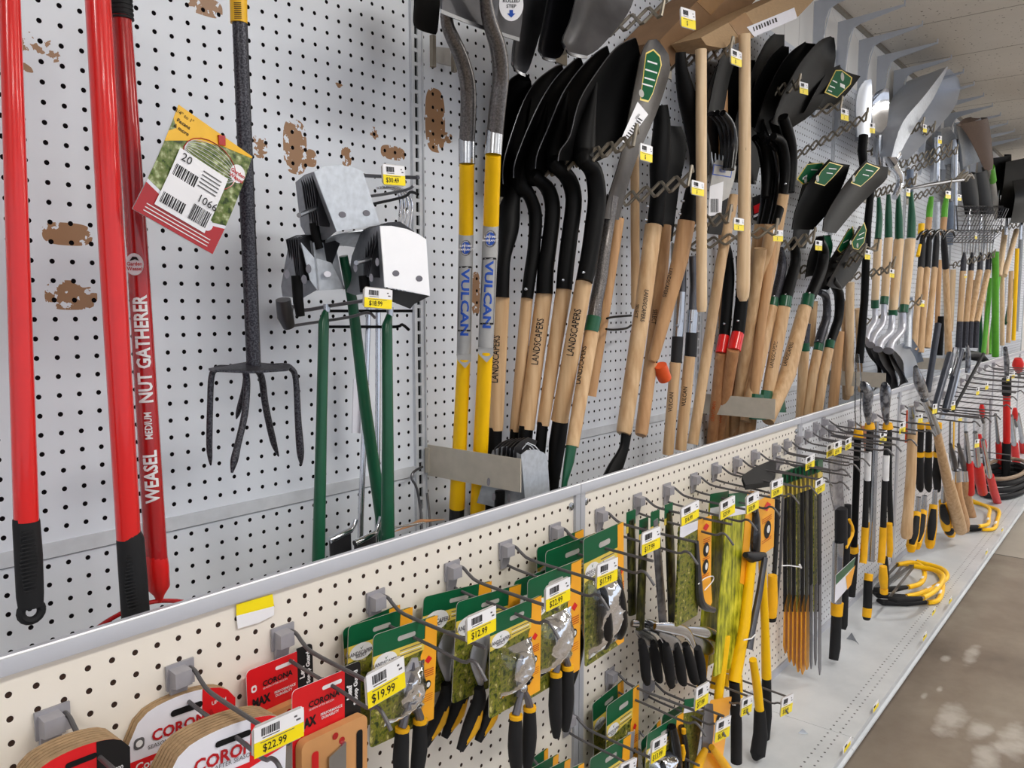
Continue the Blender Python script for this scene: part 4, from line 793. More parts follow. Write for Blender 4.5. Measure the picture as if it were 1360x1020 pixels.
# --- generic handles
def wood(name, label, x0, y0, w0, x1, y1, w1, Y0, Y1, mt='wood', extra=(), group=None, text=None, cat='garden tool'):
    segs = [('t', 'handle', mt, [(x0, y0, w0), (x0 * .02 + x1 * .98, y0 * .02 + y1 * .98, w1), (x1, y1, w1 * .82)], Y0, Y1)]
    if text: segs += text
    return tool(name, label, cat, segs + list(extra), group)
# curved-necked dark shovel hanging edge on
tool('curved_neck_shovel', 'black curved neck shovel seen edge on, left of the upright hammer handle', 'shovel', [('t', 'neck', 'black_metal', [(904, 70, 14), (905, 92, 17), (912, 128, 25), (922, 165, 28), (930, 205, 29), (926, 240, 25), (920, 262, 24), (913, 295, 23)], .93, .95, 4), ('t', 'handle', 'wood_dark', [(912, 293, 23), (903, 345, 22), (868, 475, 15), (866, 480, 10)], .95, 1.0), ('w', 'LANDSCAPERS', 'ink', .45, .015, True, -.6, .01, .75), rivets([(907, 267), (903, 284)], .935)])
tool('curved_neck_shovel', 'black curved neck shovel behind the narrow dark spade', 'shovel', [('t', 'neck', 'black_metal', [(878, 140, 18), (879, 170, 24), (876, 215, 27), (874, 260, 22), (870, 300, 23)], .97, .98, 4), ('t', 'handle', 'wood', [(868, 300, 23), (855, 400, 22), (829, 572, 21), (828, 576, 18)], .98, .97), ('w', 'LANDSCAPERS', 'ink', .40, .015, True, .30, .01, .8), ('w', 'SELECT', 'ink', .43, .013, True, -.62, .01, .8), rivets([(860, 274), (858, 292)], .965), ('t', 'grip_socket', 'black_metal', [(832, 574, 20), (828, 598, 18), (816, 625, 28), (806, 650, 34)], .97, .97, 3, .6)])
tool('flat_spade', 'black square spade blade hanging behind the curved neck shovels', 'shovel', [('b', 'blade', 'black_metal', [(872, 330, 1.04), (878, 250, 1.04), (884, 200, 1.04), (880, 165, 1.04)], [(893, 320, 1.05), (902, 250, 1.05), (912, 195, 1.05), (905, 168, 1.05)], .03), ('t', 'handle', 'wood_dark', [(885, 300, 14), (875, 400, 18), (852, 574, 17.5), (851, 578, 15)], 1.03, 1.01), ('w', 'SELECT', 'ink', .45, .016, True, -.2, .01, .75)])
m = MB(); c = P(880, 495, .99)
tool('orange_capped_cord', 'small orange cylindrical plug hanging on a thin black cord', 'plug', [('t', 'plug_body', 'orange_cap', [(877, 485, 17), (880, 496, 19), (883, 503, 18)], .99, .99), ('t', 'cord', 'black_rubber', [(872, 482, 2), (874, 460, 2), (876, 430, 2)], .99, 1.0), ('t', 'prong', 'dark_steel', [(883, 503, 3), (884, 508, 3)], .99, .99)])
wood('wooden_tool', 'pale wood handle hidden behind the lettered handles, ending by the loop hook', 843, 200, 12, 844, 410, 12, 1.08, 1.08, 'wood')
m = MB(); rod(m, [(806, 423), (815, 421), (838, 419)], 1.0, 1.12, 3, 'black_metal'); rod(m, [(805, 437), (815, 438), (832, 436), (838, 432)], 1.0, 1.12, 3, 'black_metal'); single('loop_hook', 'thin black double wire hook on the bare board', 'display hook', m)
wood('wooden_hammer', 'upright turned wood handle, left of the two hanging ends', 931, 66, 15, 932, 414, 14, .90, .90, 'wood_pale', group='upright wooden hammer handles')
tool('wooden_hammer', 'upright turned wood handle on the right with stamped lettering', 'garden tool', [('t', 'handle', 'wood_pale', [(989, 46, 15), (989, 200, 16), (988, 330, 17), (987, 380, 18), (987, 394, 15), (987, 400, 9)], .88, .88), ('w', 'LANDSCAPERS', 'ink', .48, .017, True, .8, .01, .8)])
for j, (lab, nk, g, col, wd, Y) in enumerate([('grey ferruled black collared wood handle, left of two', [(899, 330, 10), (905, 350, 13), (905, 385, 13), (903, 400, 13)], [(904, 388, 14), (900, 448, 14)], [(900, 447, 15), (898, 482, 15)], [(897, 481, 14.5), (887, 603, 14.5)], 1.0), ('grey ferruled black collared wood handle, right of two', [(920, 340, 10), (922, 380, 12), (921, 410, 13), (920, 420, 13)], [(920, 412, 15), (918, 442, 15)], [(919, 441, 16), (917, 474, 16)], [(916, 473, 15), (904, 597, 15)], .98)]):
    tool('long_handled_hoe', lab, 'garden tool', [('t', 'neck', 'dark_steel', nk, Y, Y), ('t', 'ferrule', 'steel', g, Y, Y), ('t', 'collar', 'black_plastic', col, Y, Y), ('t', 'handle', 'wood', wd, Y, Y + .02), ('w', 'VULCAN', 'ink', .42, .015, False, -.2, .01, .9), rivets([(g[-1][0], g[-1][1] - 16)], Y - .012)])
tool('long_handled_rake', 'forked grey rake head with blue oval brand label', 'garden tool', [('b', 'head_plate', 'black_metal', [(940, 310, 1.0), (946, 250, 1.0), (950, 215, 1.0)], [(958, 312, 1.0), (968, 260, 1.0), (975, 225, 1.0)], .05), ('t', 'handle', 'wood', [(975, 260, 13), (958, 345, 14), (920, 590, 14)], 1.0, 1.03)] + [('t', 'tine', 'galvanised', [(947 + i * 5, 222 + i * 1.5, 3), (945 + i * 5, 210 + i * 1.5, 2.5), (945 + i * 5, 202 + i * 1.5, 1)], .99, .99) for i in range(6)])
t = thing('brand_sticker', 'grey sticker with blue framed brand word on the rake head', 'sticker', P(955, 280, .985)); m = MB(); m.ppoly([(948, 217), (953, 212), (975, 217), (978, 222), (975, 240), (968, 262), (958, 268), (943, 250)], .985, .0006, 'card_grey'); link('backing', m, t)
m = MB(); m.ppoly([(948, 218), (973, 222), (971, 236), (946, 232)], .984, .0003, 'ink_blue'); m.ppoly([(949, 219.5), (972, 223), (970, 234.5), (947.5, 230.7)], .9835, .0003, 'card_grey'); m.text('VULCAN', P(959.5, 227, .983), P(972, 228.8, .98) - P(948, 225.2, .98), (0, 0, 1), .0125, 'ink_blue', .03, .8); link('print', m, t)
m = MB(); m.ppoly([(943, 247), (961, 241), (958, 285), (941, 287)], .984, .0004, 'label_white'); [m.ppoly([(944 + i * 1.8, 264), (945 + i * 1.8, 264), (945 + i * 1.8, 282), (944 + i * 1.8, 282)], .9835, .0003, 'ink') for i in range(6)]; link('barcode_sticker', m, t)
RC = 'red collared wood handles'
for j, (lab, nk, col, wd, Y, tx) in enumerate([('red collared wood handle with black neck, left of the pair', [(957, 350, 12), (964, 330, 14), (968, 365, 15), (966, 400, 15), (962, 448, 15)], [(962, 446, 15), (958, 469, 16)], [(958, 468, 15), (945, 590, 14)], 1.04, 1), ('red collared wood handle with black neck, right of the pair', [(983, 340, 12), (986, 370, 16), (985, 400, 17), (980, 444, 17)], [(980, 443, 17), (975, 465, 17.5)], [(974, 464, 16.5), (952, 596, 14)], 1.0, 1)]):
    tool('long_handled_hoe', lab, 'garden tool', [('t', 'neck', 'black_metal', nk, Y, Y, 3), ('t', 'red_collar', 'red_paint', col, Y, Y), ('t', 'handle', 'wood_red', wd, Y, 1.115), ('w', 'CRAFTSMAN', 'ink_orange', .6, .016, False, -.3, .02, .8), rivets([(nk[-1][0], nk[-1][1] - 18)], Y - .012)], RC)
wood('wooden_tool', 'long plain wood handle slanting past the right hammer handle', 1010, 330, 17, 973, 590, 15, .97, 1.10, 'wood')
wood('wooden_tool', 'long plain wood handle just right of the red collared pair', 960, 120, 13, 962, 598, 14, 1.08, 1.12, 'wood_dark')
# --- black shovels of the second bay (upper)
for i, (A, B, lab, Y) in enumerate([
    ([(985, 165, 1.0), (1000, 120, 1.0), (1020, 80, 1.0), (1040, 60, 1.0)], [(1010, 170, 1.02), (1030, 130, 1.02), (1046, 95, 1.01), (1048, 62, 1.0)], 'black pointed shovel blade, leftmost of the far upper row', 1.02),
    ([(1003, 170, .97), (1020, 120, .97), (1045, 75, .97), (1070, 55, .97)], [(1040, 180, .99), (1062, 130, .99), (1080, 90, .98), (1083, 58, .97)], 'black pointed shovel blade, middle of the far upper row', .98),
    ([(1026, 160, .93), (1040, 125, .93), (1062, 85, .93), (1088, 55, .93), (1104, 48, .93)], [(1052, 170, .95), (1085, 145, .95), (1102, 110, .94), (1110, 75, .94), (1108, 50, .93)], 'black pointed shovel blade, foremost of the far upper row', .94)]):
    segs = [('b', 'blade', 'black_metal', A, B, .12)]
    nx = [(1008, 162), (1028, 160), (1040, 155)][i]
    segs += [('t', 'neck', 'black_metal', [(nx[0], nx[1], 14), (nx[0] + 9, nx[1] + 30, 15), (nx[0] + 12, nx[1] + 60, 14), (nx[0] + 9, nx[1] + 100, 13)], Y, Y, 3)]
    if i == 2: segs += [('t', 'handle', 'wood', [(1041, 258, 14), (1026, 345, 14), (1008, 440, 14), (985, 560, 14)], Y, 1.08), ('w', 'LANDSCAPERS', 'ink', .2, .015, False, -.5, .01, .8), rivets([(1043, 244)], Y - .01)]
    tool('round_point_shovel', lab, 'shovel', segs, 'black pointed shovels of the far upper row')
# large black square blades stacked in the dark area
for i, (A, B, lab) in enumerate([
    ([(932, 210, 1.06), (940, 120, 1.06), (962, 70, 1.06)], [(985, 215, 1.08), (1000, 140, 1.08), (1003, 80, 1.08)], 'broad black blade in shadow behind the right hammer handle'),
    ([(960, 230, 1.05), (985, 130, 1.05), (1015, 60, 1.05), (1030, 44, 1.05)], [(1005, 240, 1.07), (1025, 150, 1.07), (1040, 90, 1.07), (1042, 46, 1.07)], 'broad black blade in shadow right of the hammer handles'),
    ([(940, 150, .96), (948, 110, .96), (955, 82, .96), (960, 66, .96)], [(962, 145, .97), (968, 110, .97), (975, 85, .97), (978, 70, .97)], 'narrow blue black shovel neck under the small tag')]):
    tool('square_spade', lab, 'shovel', [('b', 'blade', 'black_metal', A, B, .1), ('b', 'rolled_step', 'black_gloss', [A[0], (A[0][0] - 1, A[0][1] + 5, A[0][2])], [B[0], (B[0][0] - 1, B[0][1] + 5, B[0][2])], .1)])
for i in range(4):
    m = [(1003 + i * 8, 175 + i * 2, 10), (1012 + i * 9, 190, 12), (1017 + i * 9, 225, 12), (1015 + i * 8, 265, 12), (1008 + i * 7, 300, 11)]
    if i in (0, 2): m = [(x, y + 8, w_) for x, y, w_ in m]
    tool('curved_neck_shovel', 'black curved shovel neck in the nested cluster, %s' % ['leftmost', 'second', 'third', 'rightmost'][i], 'shovel', [('t', 'neck', ['black_gloss', 'black_metal'][i % 2], m, 1.04 - i * .03, 1.04 - i * .03, 3), ('t', 'handle', ['wood', 'wood_dark'][i % 2], [(1008 + i * 7, 298, 12), (990 + i * 7, 430, 13), (968 + i * 9, 590, 13)], 1.04 - i * .03, 1.115 - i * .03)])
for i in range(3):
    tool('curved_neck_shovel', 'glossy black curved neck below the small tag, %s of three' % ['left', 'middle', 'right'][i], 'shovel', [('t', 'neck', 'black_gloss', [(944 + i * 8, 150, 9), (956 + i * 7, 165, 11), (962 + i * 6, 190, 12), (960 + i * 5, 225, 11)], 1.0 - i * .03, 1.0 - i * .03, 3)])
# square black spades with green labels
def sqspade(label, A, B, Y, lab, sheen='black_metal'):
    return tool('square_spade', label, 'shovel', [('b', 'blade', sheen, A, B, .07, .0025)] + list(lab))
sqspade('black square spade with green label under the ceiling brackets', [(1068, 150, .95), (1085, 118, .95), (1100, 95, .95), (1116, 86, .95)], [(1100, 145, .97), (1120, 130, .97), (1135, 112, .97), (1143, 101, .97)], .95, [])
greenlabel('green label with white disc on the upper square spade', [(1110, 93), (1118, 93), (1132, 103), (1130, 112), (1112, 130), (1095, 123)], .94, [(1106, 106, 1112, 109, 1.6), (1102, 113, 1109, 116, 1.6), (1100, 119, 1105, 121, 1.4), (1116, 110, 1122, 113, 5)], seams=((1119, 102, 5.5),))
for i, (A, B, L_, d_, lab) in enumerate([
    ([(1052, 330, 1.02), (1058, 280, 1.02), (1068, 240, 1.02), (1076, 214, 1.02)], [(1070, 330, 1.04), (1085, 270, 1.04), (1098, 235, 1.04), (1100, 218, 1.04)], [(1072, 218), (1093, 216), (1098, 222), (1082, 240), (1066, 245), (1058, 238)], [(1077, 225, 1086, 225, 1.2), (1066, 236, 1072, 232, 3)], 'leftmost'),
    ([(1052, 305, .97), (1058, 275, .97), (1076, 240, .97), (1102, 211, .97)], [(1080, 305, .99), (1105, 275, .99), (1122, 240, .99), (1129, 219, .99)], [(1102, 215), (1120, 220), (1108, 234), (1095, 247), (1082, 243), (1090, 228)], [(1098, 229, 1106, 230, 1.2), (1101, 223, 1111, 224, 1.2)], 'middle'),
    ([(1093, 306, .93), (1095, 290, .93), (1112, 260, .93), (1135, 230, .93), (1152, 211, .93)], [(1110, 310, .95), (1135, 280, .95), (1160, 255, .95), (1178, 237, .95), (1180, 222, .95)], [(1151, 216), (1169, 223), (1158, 235), (1143, 248), (1130, 243), (1140, 228)], [(1146, 231, 1154, 233, 1.2), (1150, 225, 1160, 227, 1.2)], 'foremost')]):
    sqspade('black square spade tilted right with green label, %s of three' % lab, A, B, .95, [])
    greenlabel('green label at the tip of the %s tilted spade' % lab, L_, A[0][2] - .02, d_, seams=((L_[-2][0] + 4, L_[-2][1] - 6, 4.5),))
sqspade('small black spade with green label low by the blue black pole, front', [(1098, 378, .96), (1108, 360, .96), (1125, 330, .96), (1142, 300, .96)], [(1118, 385, .97), (1138, 360, .97), (1150, 330, .97), (1149, 300, .97)], .96, [])
greenlabel('green label on the small low spade, front', [(1131, 322), (1148, 295), (1151, 305), (1148, 322), (1140, 332), (1133, 330)], .945, [(1138, 318, 1147, 315, 1.1), (1141, 312, 1148, 308, 1.1)], seams=((1139, 326, 3.2), (1130, 322, 3)))
sqspade('small black spade with green label low by the blue black pole, behind', [(1080, 385, 1.0), (1100, 350, 1.0), (1115, 325, 1.0), (1128, 303, 1.0)], [(1100, 385, 1.01), (1118, 360, 1.01), (1132, 330, 1.01), (1135, 305, 1.01)], .98, [])
greenlabel('green label on the small low spade, behind', [(1112, 332), (1125, 308), (1133, 300), (1134, 312), (1124, 330), (1116, 336)], .985, [(1120, 322, 1127, 318, 1.1)])
tool('square_spade', 'black rounded blade with green label edge behind the tag', 'shovel', [('b', 'blade', 'black_metal', [(1070, 370, 1.04), (1075, 340, 1.04), (1085, 315, 1.04)], [(1092, 365, 1.05), (1102, 335, 1.05), (1103, 312, 1.05)], .1), ('b', 'green_edge', 'green_paint', [(1094, 312, 1.03), (1097, 325, 1.03), (1096, 345, 1.03)], [(1103, 314, 1.03), (1106, 328, 1.03), (1100, 352, 1.03)], .05)])
# --- green collared handles of bay two
GC = 'green collared wood handles'
gl = [
 ('green collared handle with dark grey neck, leftmost', [(1036, 330, 9), (1039, 350, 12), (1036, 370, 13), (1029, 398, 13)], 'hammered_grey', [(1028, 396, 13.5), (1026, 407, 13.5)], [(1026, 407, 14), (1004, 500, 17), (990, 560, 14)], 1.0),
 ('green collared handle with straight black neck, lettered', [(1054, 320, 12), (1057, 345, 14), (1051, 370, 15), (1044, 396, 16)], 'black_metal', [(1044, 394, 16.5), (1042, 408, 17)], [(1041, 408, 17.5), (1024, 500, 17), (1014, 552, 14)], .97),
 ('green collared handle with black neck bending right, lettered', [(1088, 320, 13), (1094, 335, 14), (1090, 360, 15), (1076, 394, 15)], 'black_metal', [(1074, 392, 16.5), (1071, 408, 17)], [(1069, 408, 17.5), (1046, 496, 22), (1020, 560, 16)], .94),
 ('green collared handle with short grey neck, low', [(1071, 430, 11), (1069, 457, 11)], 'hammered_grey', [(1069, 455, 12.5), (1069, 466, 12.5)], [(1068, 466, 13), (1063, 560, 13)], 1.05),
 ('green collared handle with looped dark grey neck', [(1088, 388, 8), (1097, 395, 10), (1098, 420, 11), (1092, 440, 12), (1087, 457, 12)], 'hammered_grey', [(1088, 455, 12.5), (1086, 466, 12.5)], [(1086, 466, 13), (1079, 500, 13), (1072, 560, 12)], 1.02),
 ('green collared handle with looped black neck', [(1104, 372, 12), (1114, 390, 13), (1114, 420, 12), (1108, 440, 12), (1103, 455, 11.5)], 'black_metal', [(1103, 453, 12.5), (1101, 463, 12.5)], [(1101, 463, 13), (1093, 500, 13), (1084, 560, 12)], .99)]
for i, (lab, nk, nm, col, wd, Y) in enumerate(gl):
    segs = [('t', 'neck', nm, nk, Y, Y, 3), ('t', 'green_collar', 'green_paint', col, Y, Y), ('t', 'handle', 'wood', wd, Y, Y + .02)]
    if 'lettered' in lab: segs.append(('w', 'LANDSCAPERS', 'ink', .45, .017, False, -.2, .01, .8))
    segs.append(rivets([(nk[-1][0] - 1, nk[-1][1] - 5)], Y - .012, r=.003))
    tool('long_handled_shovel', lab, 'shovel', segs, GC)
for i, (x0, y0, x1, y1, w_, Y, lab, mt) in enumerate([
    (1025, 300, 980, 560, 15, .95, 'plain wood handle leaning left before the green collars, upper', 'wood'), (1003, 350, 975, 548, 12, 1.04, 'thin wood handle leaning left, beside the red collared pair', 'wood_red'),
    (1012, 350, 990, 560, 12, 1.02, 'thin wood handle leaning left, second from the red collars', 'wood'),
    (1081, 400, 1077, 460, 10, 1.06, 'short wood handle seen between the looped necks', 'wood'),
    (1115, 440, 1106, 545, 13, 1.07, 'upright wood handle left in the bundle of four', 'wood_dark'), (1122, 400, 1124, 530, 10, 1.06, 'upright wood handle second in the bundle of four', 'wood'),
    (1129, 375, 1128, 525, 11, 1.03, 'upright wood handle third in the bundle of four, flat top', 'wood_pale'), (1139, 410, 1143, 520, 7, 1.08, 'upright wood handle rightmost in the bundle of four', 'wood')]):
    wood('wooden_tool', lab, x0, y0, w_, x1, y1, w_, Y, max(Y + .01, 1.09) if x1 < 1000 else Y + .01, mt)
for i, (x, y, lab) in enumerate([(1008, 545, 'left'), (1020, 540, 'middle'), (1034, 535, 'right')]):
    m = MB(); m.loft([P(x - 5, y - 22, .98), P(x - 9, y + 12, .98)], [P(x + 5, y - 20, .98), P(x + 8, y + 12, .98)], 'green_paint', -.2, .01, 7, 6); single('green_tool_yoke', 'dark green metal yoke above the rail, %s of three' % lab, 'garden tool', m, 'green metal yokes above the rail')
tool('long_handled_tool', 'straight blue black painted pole before the divider plate', 'garden tool', [('t', 'pole', 'black_metal', [(1157, 250, 9), (1152, 300, 10), (1148, 400, 10), (1141, 482, 11)], .98, 1.0)])
zighook('zigzag hook across the far black pointed shovels', 1000, 130, 1060, 112, 1.12, .92, 3, 0.0161, group='zigzag display hooks on the back board')
zighook('zigzag hook below the upper green labelled spade', 1022, 165, 1116, 140, 1.12, .90, 3, 0.0138)
zighook('zigzag hook at the $ tag before the leaning wood handles', 1000, 340, 1080, 315, 1.1, .9, 3, 0.0161)
zighook('zigzag hook under the three tilted spades', 1060, 205, 1150, 155, 1.12, .88, 4, 0.0138)
zighook('zigzag hook at the small low spades', 1095, 370, 1148, 335, 1.1, .88, 3, 0.0138)
zighook('zigzag hook across the far left wood handles', 1066, 358, 1165, 328, 1.12, .9, 3, 0.0126)
zighook('zigzag hook across the upper green topped handles', 1120, 370, 1180, 358, 1.12, .9, 3, 0.0126)
zighook('zigzag hook above the upturned silver necks', 1150, 428, 1222, 400, 1.12, .9, 3, 0.0138)
for a, b, h_, Y, lab in [((1062, 108), (1073, 111), 15, .9, 'small price tag on the upper black shovel'), ((1117, 143), (1127, 146), 15, .88, 'small price tag below the upper green label'), ((1027, 305), (1040, 306), 15, .9, 'small price tag on the lettered handle top'), ((1083, 319), (1092, 320), 13, .9, 'small price tag on the right bending neck'), ((1149, 331), (1156, 332), 13, .9, 'small price tag on the blue black pole'), ((1182, 357), (1188, 358), 11, .9, 'small price tag before the wood handles with green tops'), ((1155, 163), (1162, 164), 13, .88, 'small price tag on the silver blade edge')]:
    pricetag(a, b, h_, Y, '$', lab, 'small price tags on zigzag hooks', holder=False)
t = thing('printed_sleeve', 'small red and white printed sleeve behind the nested black necks', 'product label', P(1010, 296, 1.1)); m = MB(); m.ppoly([(1000, 262), (1016, 256), (1020, 280), (1014, 297), (1001, 292)], 1.10, .002, 'card_black'); link('backing', m, t)
m = MB(); m.ppoly([(1001, 274), (1013, 268), (1014, 279), (1002, 284)], 1.098, .001, 'card_red'); m.ppoly([(1001, 286), (1013, 281), (1013, 284), (1001, 289)], 1.098, .001, 'card_white'); link('print', m, t)
# ================================================================== far upper part of the wall
def crp(pts, ox, oy, s): return [(ox + q[0] / s, oy + q[1] / s) + tuple(q[2:]) for q in pts]
# four green topped wooden handles with upturned silver shovels below
gt = [('leftmost', (1167, 262, 6), (1168, 290, 10), (1166, 317, 10.5), (1166, 318, 10), (1162, 400, 9.5), 1.02, [(1162, 398, 10), (1162, 409, 10)], [(1162, 409, 7), (1162, 425, 8), (1153, 440, 9), (1148, 452, 12)]),
      ('second', (1180, 258, 6), (1180, 285, 11), (1180, 315, 12), (1180, 316, 11), (1175, 396, 10), 1.0, [(1175, 394, 10.5), (1174, 404, 10.5)], [(1174, 404, 7), (1173, 428, 8), (1161, 445, 9), (1156, 458, 12)]),
      ('third', (1193, 258, 6), (1194, 290, 12), (1194, 317, 13), (1194, 318, 13), (1186, 414, 11), .97, [(1186, 411, 11.5), (1186, 419, 11.5)], [(1185, 419, 8), (1183, 440, 9), (1170, 453, 10), (1166, 464, 13)]),
      ('rightmost', (1210, 255, 6), (1211, 290, 13), (1210, 316, 14), (1209, 318, 13.5), (1201, 408, 11), .95, [(1201, 405, 11.5), (1200, 415, 11.5)], [(1199, 415, 8), (1198, 438, 9), (1184, 455, 10), (1180, 466, 14)])]
for i, (nm, a, b, c, d, e, Y, col, nk) in enumerate(gt):
    bx, by = nk[-1][0], nk[-1][1]; ex = (1173, 1186, 1193, 1205)[i]; ey = (512, 512, 514, 508)[i]
    A = [(bx - 4, by - 6, Y), (bx + 6, by + 20, Y - .01), (bx + 18 - (i == 3) * 2, by + 38, Y - .01), (ex - 12, ey + 8, Y)]; B = [(bx + 4, by - 4, Y), (bx + 18, by + 12, Y - .02), (ex - 4, by + 32, Y - .02), (ex, ey, Y)]
    ml = MB(); ml.tube([P(*q) for q in catmull(B, 4)], .0022, 'steel', 6)
    tool('upturned_shovel', 'green gripped wood handle with silver necked dark blade at bottom, %s of four' % nm, 'shovel', [('t', 'green_grip', 'green_paint', [a, b, c], Y, Y, 3, .8), ('t', 'handle', 'wood_pale', [d, e], Y, Y), ('t', 'green_collar', 'green_paint', col, Y, Y), ('t', 'neck', 'blade_silver', nk, Y, Y - .01, 3), ('b', 'blade', 'drab_black', A, B, .05), ('m', 'rolled_rim', ml)], 'green gripped shovels hung blade down')
tool('upturned_shovel', 'bright silver blade upright at the bottom beside the dark blades', 'shovel', [('b', 'blade', 'aluminium', [(1186, 470, .93), (1196, 490, .93), (1207, 508, .93)], [(1200, 455, .95), (1214, 472, .95), (1222, 498, .95)], .12), ('t', 'shaft', 'galvanised', [(1207, 400, 8), (1206, 440, 9), (1205, 462, 10)], .96, .94)])
tool('upturned_shovel', 'blue grey blade and shaft just right of the bright silver blade', 'shovel', [('b', 'blade', 'blue_grey', [(1203, 455, .99), (1208, 472, .99), (1216, 486, .99)], [(1212, 450, 1.0), (1222, 466, 1.0), (1227, 480, 1.0)], .1), ('t', 'shaft', 'blue_grey', [(1208, 395, 8), (1207, 430, 9), (1206, 462, 9)], 1.0, 1.0)])
# silver scoops and necks
tool('silver_scoop', 'blue tinted galvanised scoop blade, first beyond the black spades', 'shovel', [('b', 'blade', 'aluminium', [(1139, 180, 1.0), (1137, 140, 1.0), (1141, 118, 1.0), (1148, 108, 1.0)], [(1156, 182, 1.0), (1158, 140, 1.0), (1158, 112, 1.0), (1157, 105, 1.0)], .12), ('t', 'neck', 'black_metal', [(1147, 180, 12), (1145, 200, 12), (1147, 222, 10)], 1.0, 1.0)])
tool('silver_scoop', 'shiny chrome scoop blade with bright streak, second of the silver ones', 'shovel', [('b', 'blade', 'chrome', [(1161, 180, 1.0), (1158, 150, 1.0), (1162, 125, 1.0), (1176, 117, 1.0)], [(1176, 180, 1.0), (1180, 150, 1.0), (1181, 130, 1.0), (1180, 117, 1.0)], .25), ('t', 'neck', 'steel', [(1168, 180, 9), (1167, 205, 9), (1169, 225, 8)], 1.0, 1.0)])
tool('silver_scoop', 'big folded aluminium scoop pointing up right toward the ceiling', 'shovel', [('b', 'blade', 'aluminium', [(1184, 208, .93), (1198, 165, .92), (1228, 128, .91), (1252, 98, .90), (1258, 89, .90)], [(1206, 212, .95), (1240, 176, .95), (1268, 142, .94), (1276, 112, .93), (1262, 92, .91)], .30), ('b', 'outer_wall', 'galvanised', [(1184, 209, .925), (1198, 164, .915), (1228, 127, .905), (1258, 88, .895)], [(1193, 208, .925), (1215, 168, .915), (1240, 130, .905), (1259, 90, .895)], .02), ('t', 'neck', 'chrome', [(1187, 207, 20), (1184, 216, 15), (1193, 230, 11), (1195, 245, 10), (1188, 262, 8)], .95, .96, 3)])
tool('silver_scoop', 'pale silver scoop blade behind the brown woven scoop', 'shovel', [('b', 'blade', 'galvanised', [(1269, 165, 1.0), (1276, 195, 1.0), (1280, 230, 1.0)], [(1283, 163, 1.0), (1296, 195, 1.0), (1304, 214, 1.0)], .1)])
tool('silver_scoop', 'pale silver scoop blade left of the woven one, in shade', 'shovel', [('b', 'blade', 'galvanised', [(1250, 175, 1.03), (1252, 205, 1.03), (1256, 225, 1.03)], [(1262, 168, 1.03), (1272, 190, 1.03), (1276, 215, 1.03)], .2)])
for i, (x, y0, y1, w_, lab, mt) in enumerate([(1245, 182, 245, 7, 'vertical silver shaft behind the zigzag hooks, left', 'chrome'), (1268, 185, 305, 8, 'vertical silver shaft behind the zigzag hooks, right', 'steel'), (1209, 225, 262, 9, 'vertical blue grey shaft above the green grips', 'blue_grey'), (1244, 268, 345, 8, 'vertical pale grey shaft among the green sleeves', 'galvanised'), (1262, 268, 325, 9, 'vertical blue grey shaft right of the green sleeves', 'blue_grey')]):
    m = MB(); m.ptube([(x, y0, w_), (x - 1, y1, w_)], 1.02, 1.02, mt); single('metal_shaft_tool', lab, 'garden tool', m)
for i, (x, nm) in enumerate([(1235, 'left'), (1255, 'right')]):
    tool('green_sleeved_tool', 'bright green sleeve over a wood handle, %s of two' % nm, 'garden tool', [('t', 'sleeve', 'green_bright', [(x + 2, 262, 6), (x, 275, 8), (x - 1, 290, 8)], 1.0, 1.0), ('t', 'handle', 'wood_dark', [(x - 1, 289, 8), (x - 3, 312, 8)], 1.0, 1.0)])
m = MB(); m.ptube([(1224, 297, 8), (1223, 311, 8)], 1.0, 1.0, 'yellow_paint'); m2 = MB(); m2.ptube([(1222, 325, 4), (1219, 340, 5)], 1.0, 1.0, 'yellow_paint')
tool('yellow_tool', 'small yellow sleeved tool beside the rightmost green grip', 'garden tool', [('m', 'upper_sleeve', m), ('m', 'lower_sleeve', m2)])
ws = []
for k in range(3):
    f = k / 2; ws.append((k, f))
t = tool('brown_woven_scoop', 'brown mesh patterned scoop with pale shaft and green label', 'shovel', [('b', 'blade', 'brown_weave', [(1273, 165, .93), (1284, 178, .93), (1296, 200, .93), (1306, 222, .93), (1309, 228, .93)], [(1303, 156, .93), (1309, 175, .93), (1313, 195, .93), (1316, 212, .93), (1316, 222, .93)], -.12), ('b', 'upper_lip', 'brown_weave', [(1272, 166, .92), (1280, 158, .92), (1290, 155, .92)], [(1275, 168, .92), (1290, 163, .92), (1303, 157, .92)], .05), ('t', 'shaft', 'card_grey', [(1311, 212, 9), (1316, 235, 9), (1321, 262, 7), (1323, 290, 5)], .93, .97, 3), ('t', 'green_sleeve', 'green_bright', [(1315.5, 222, 10), (1318, 240, 10)], .928, .94)])
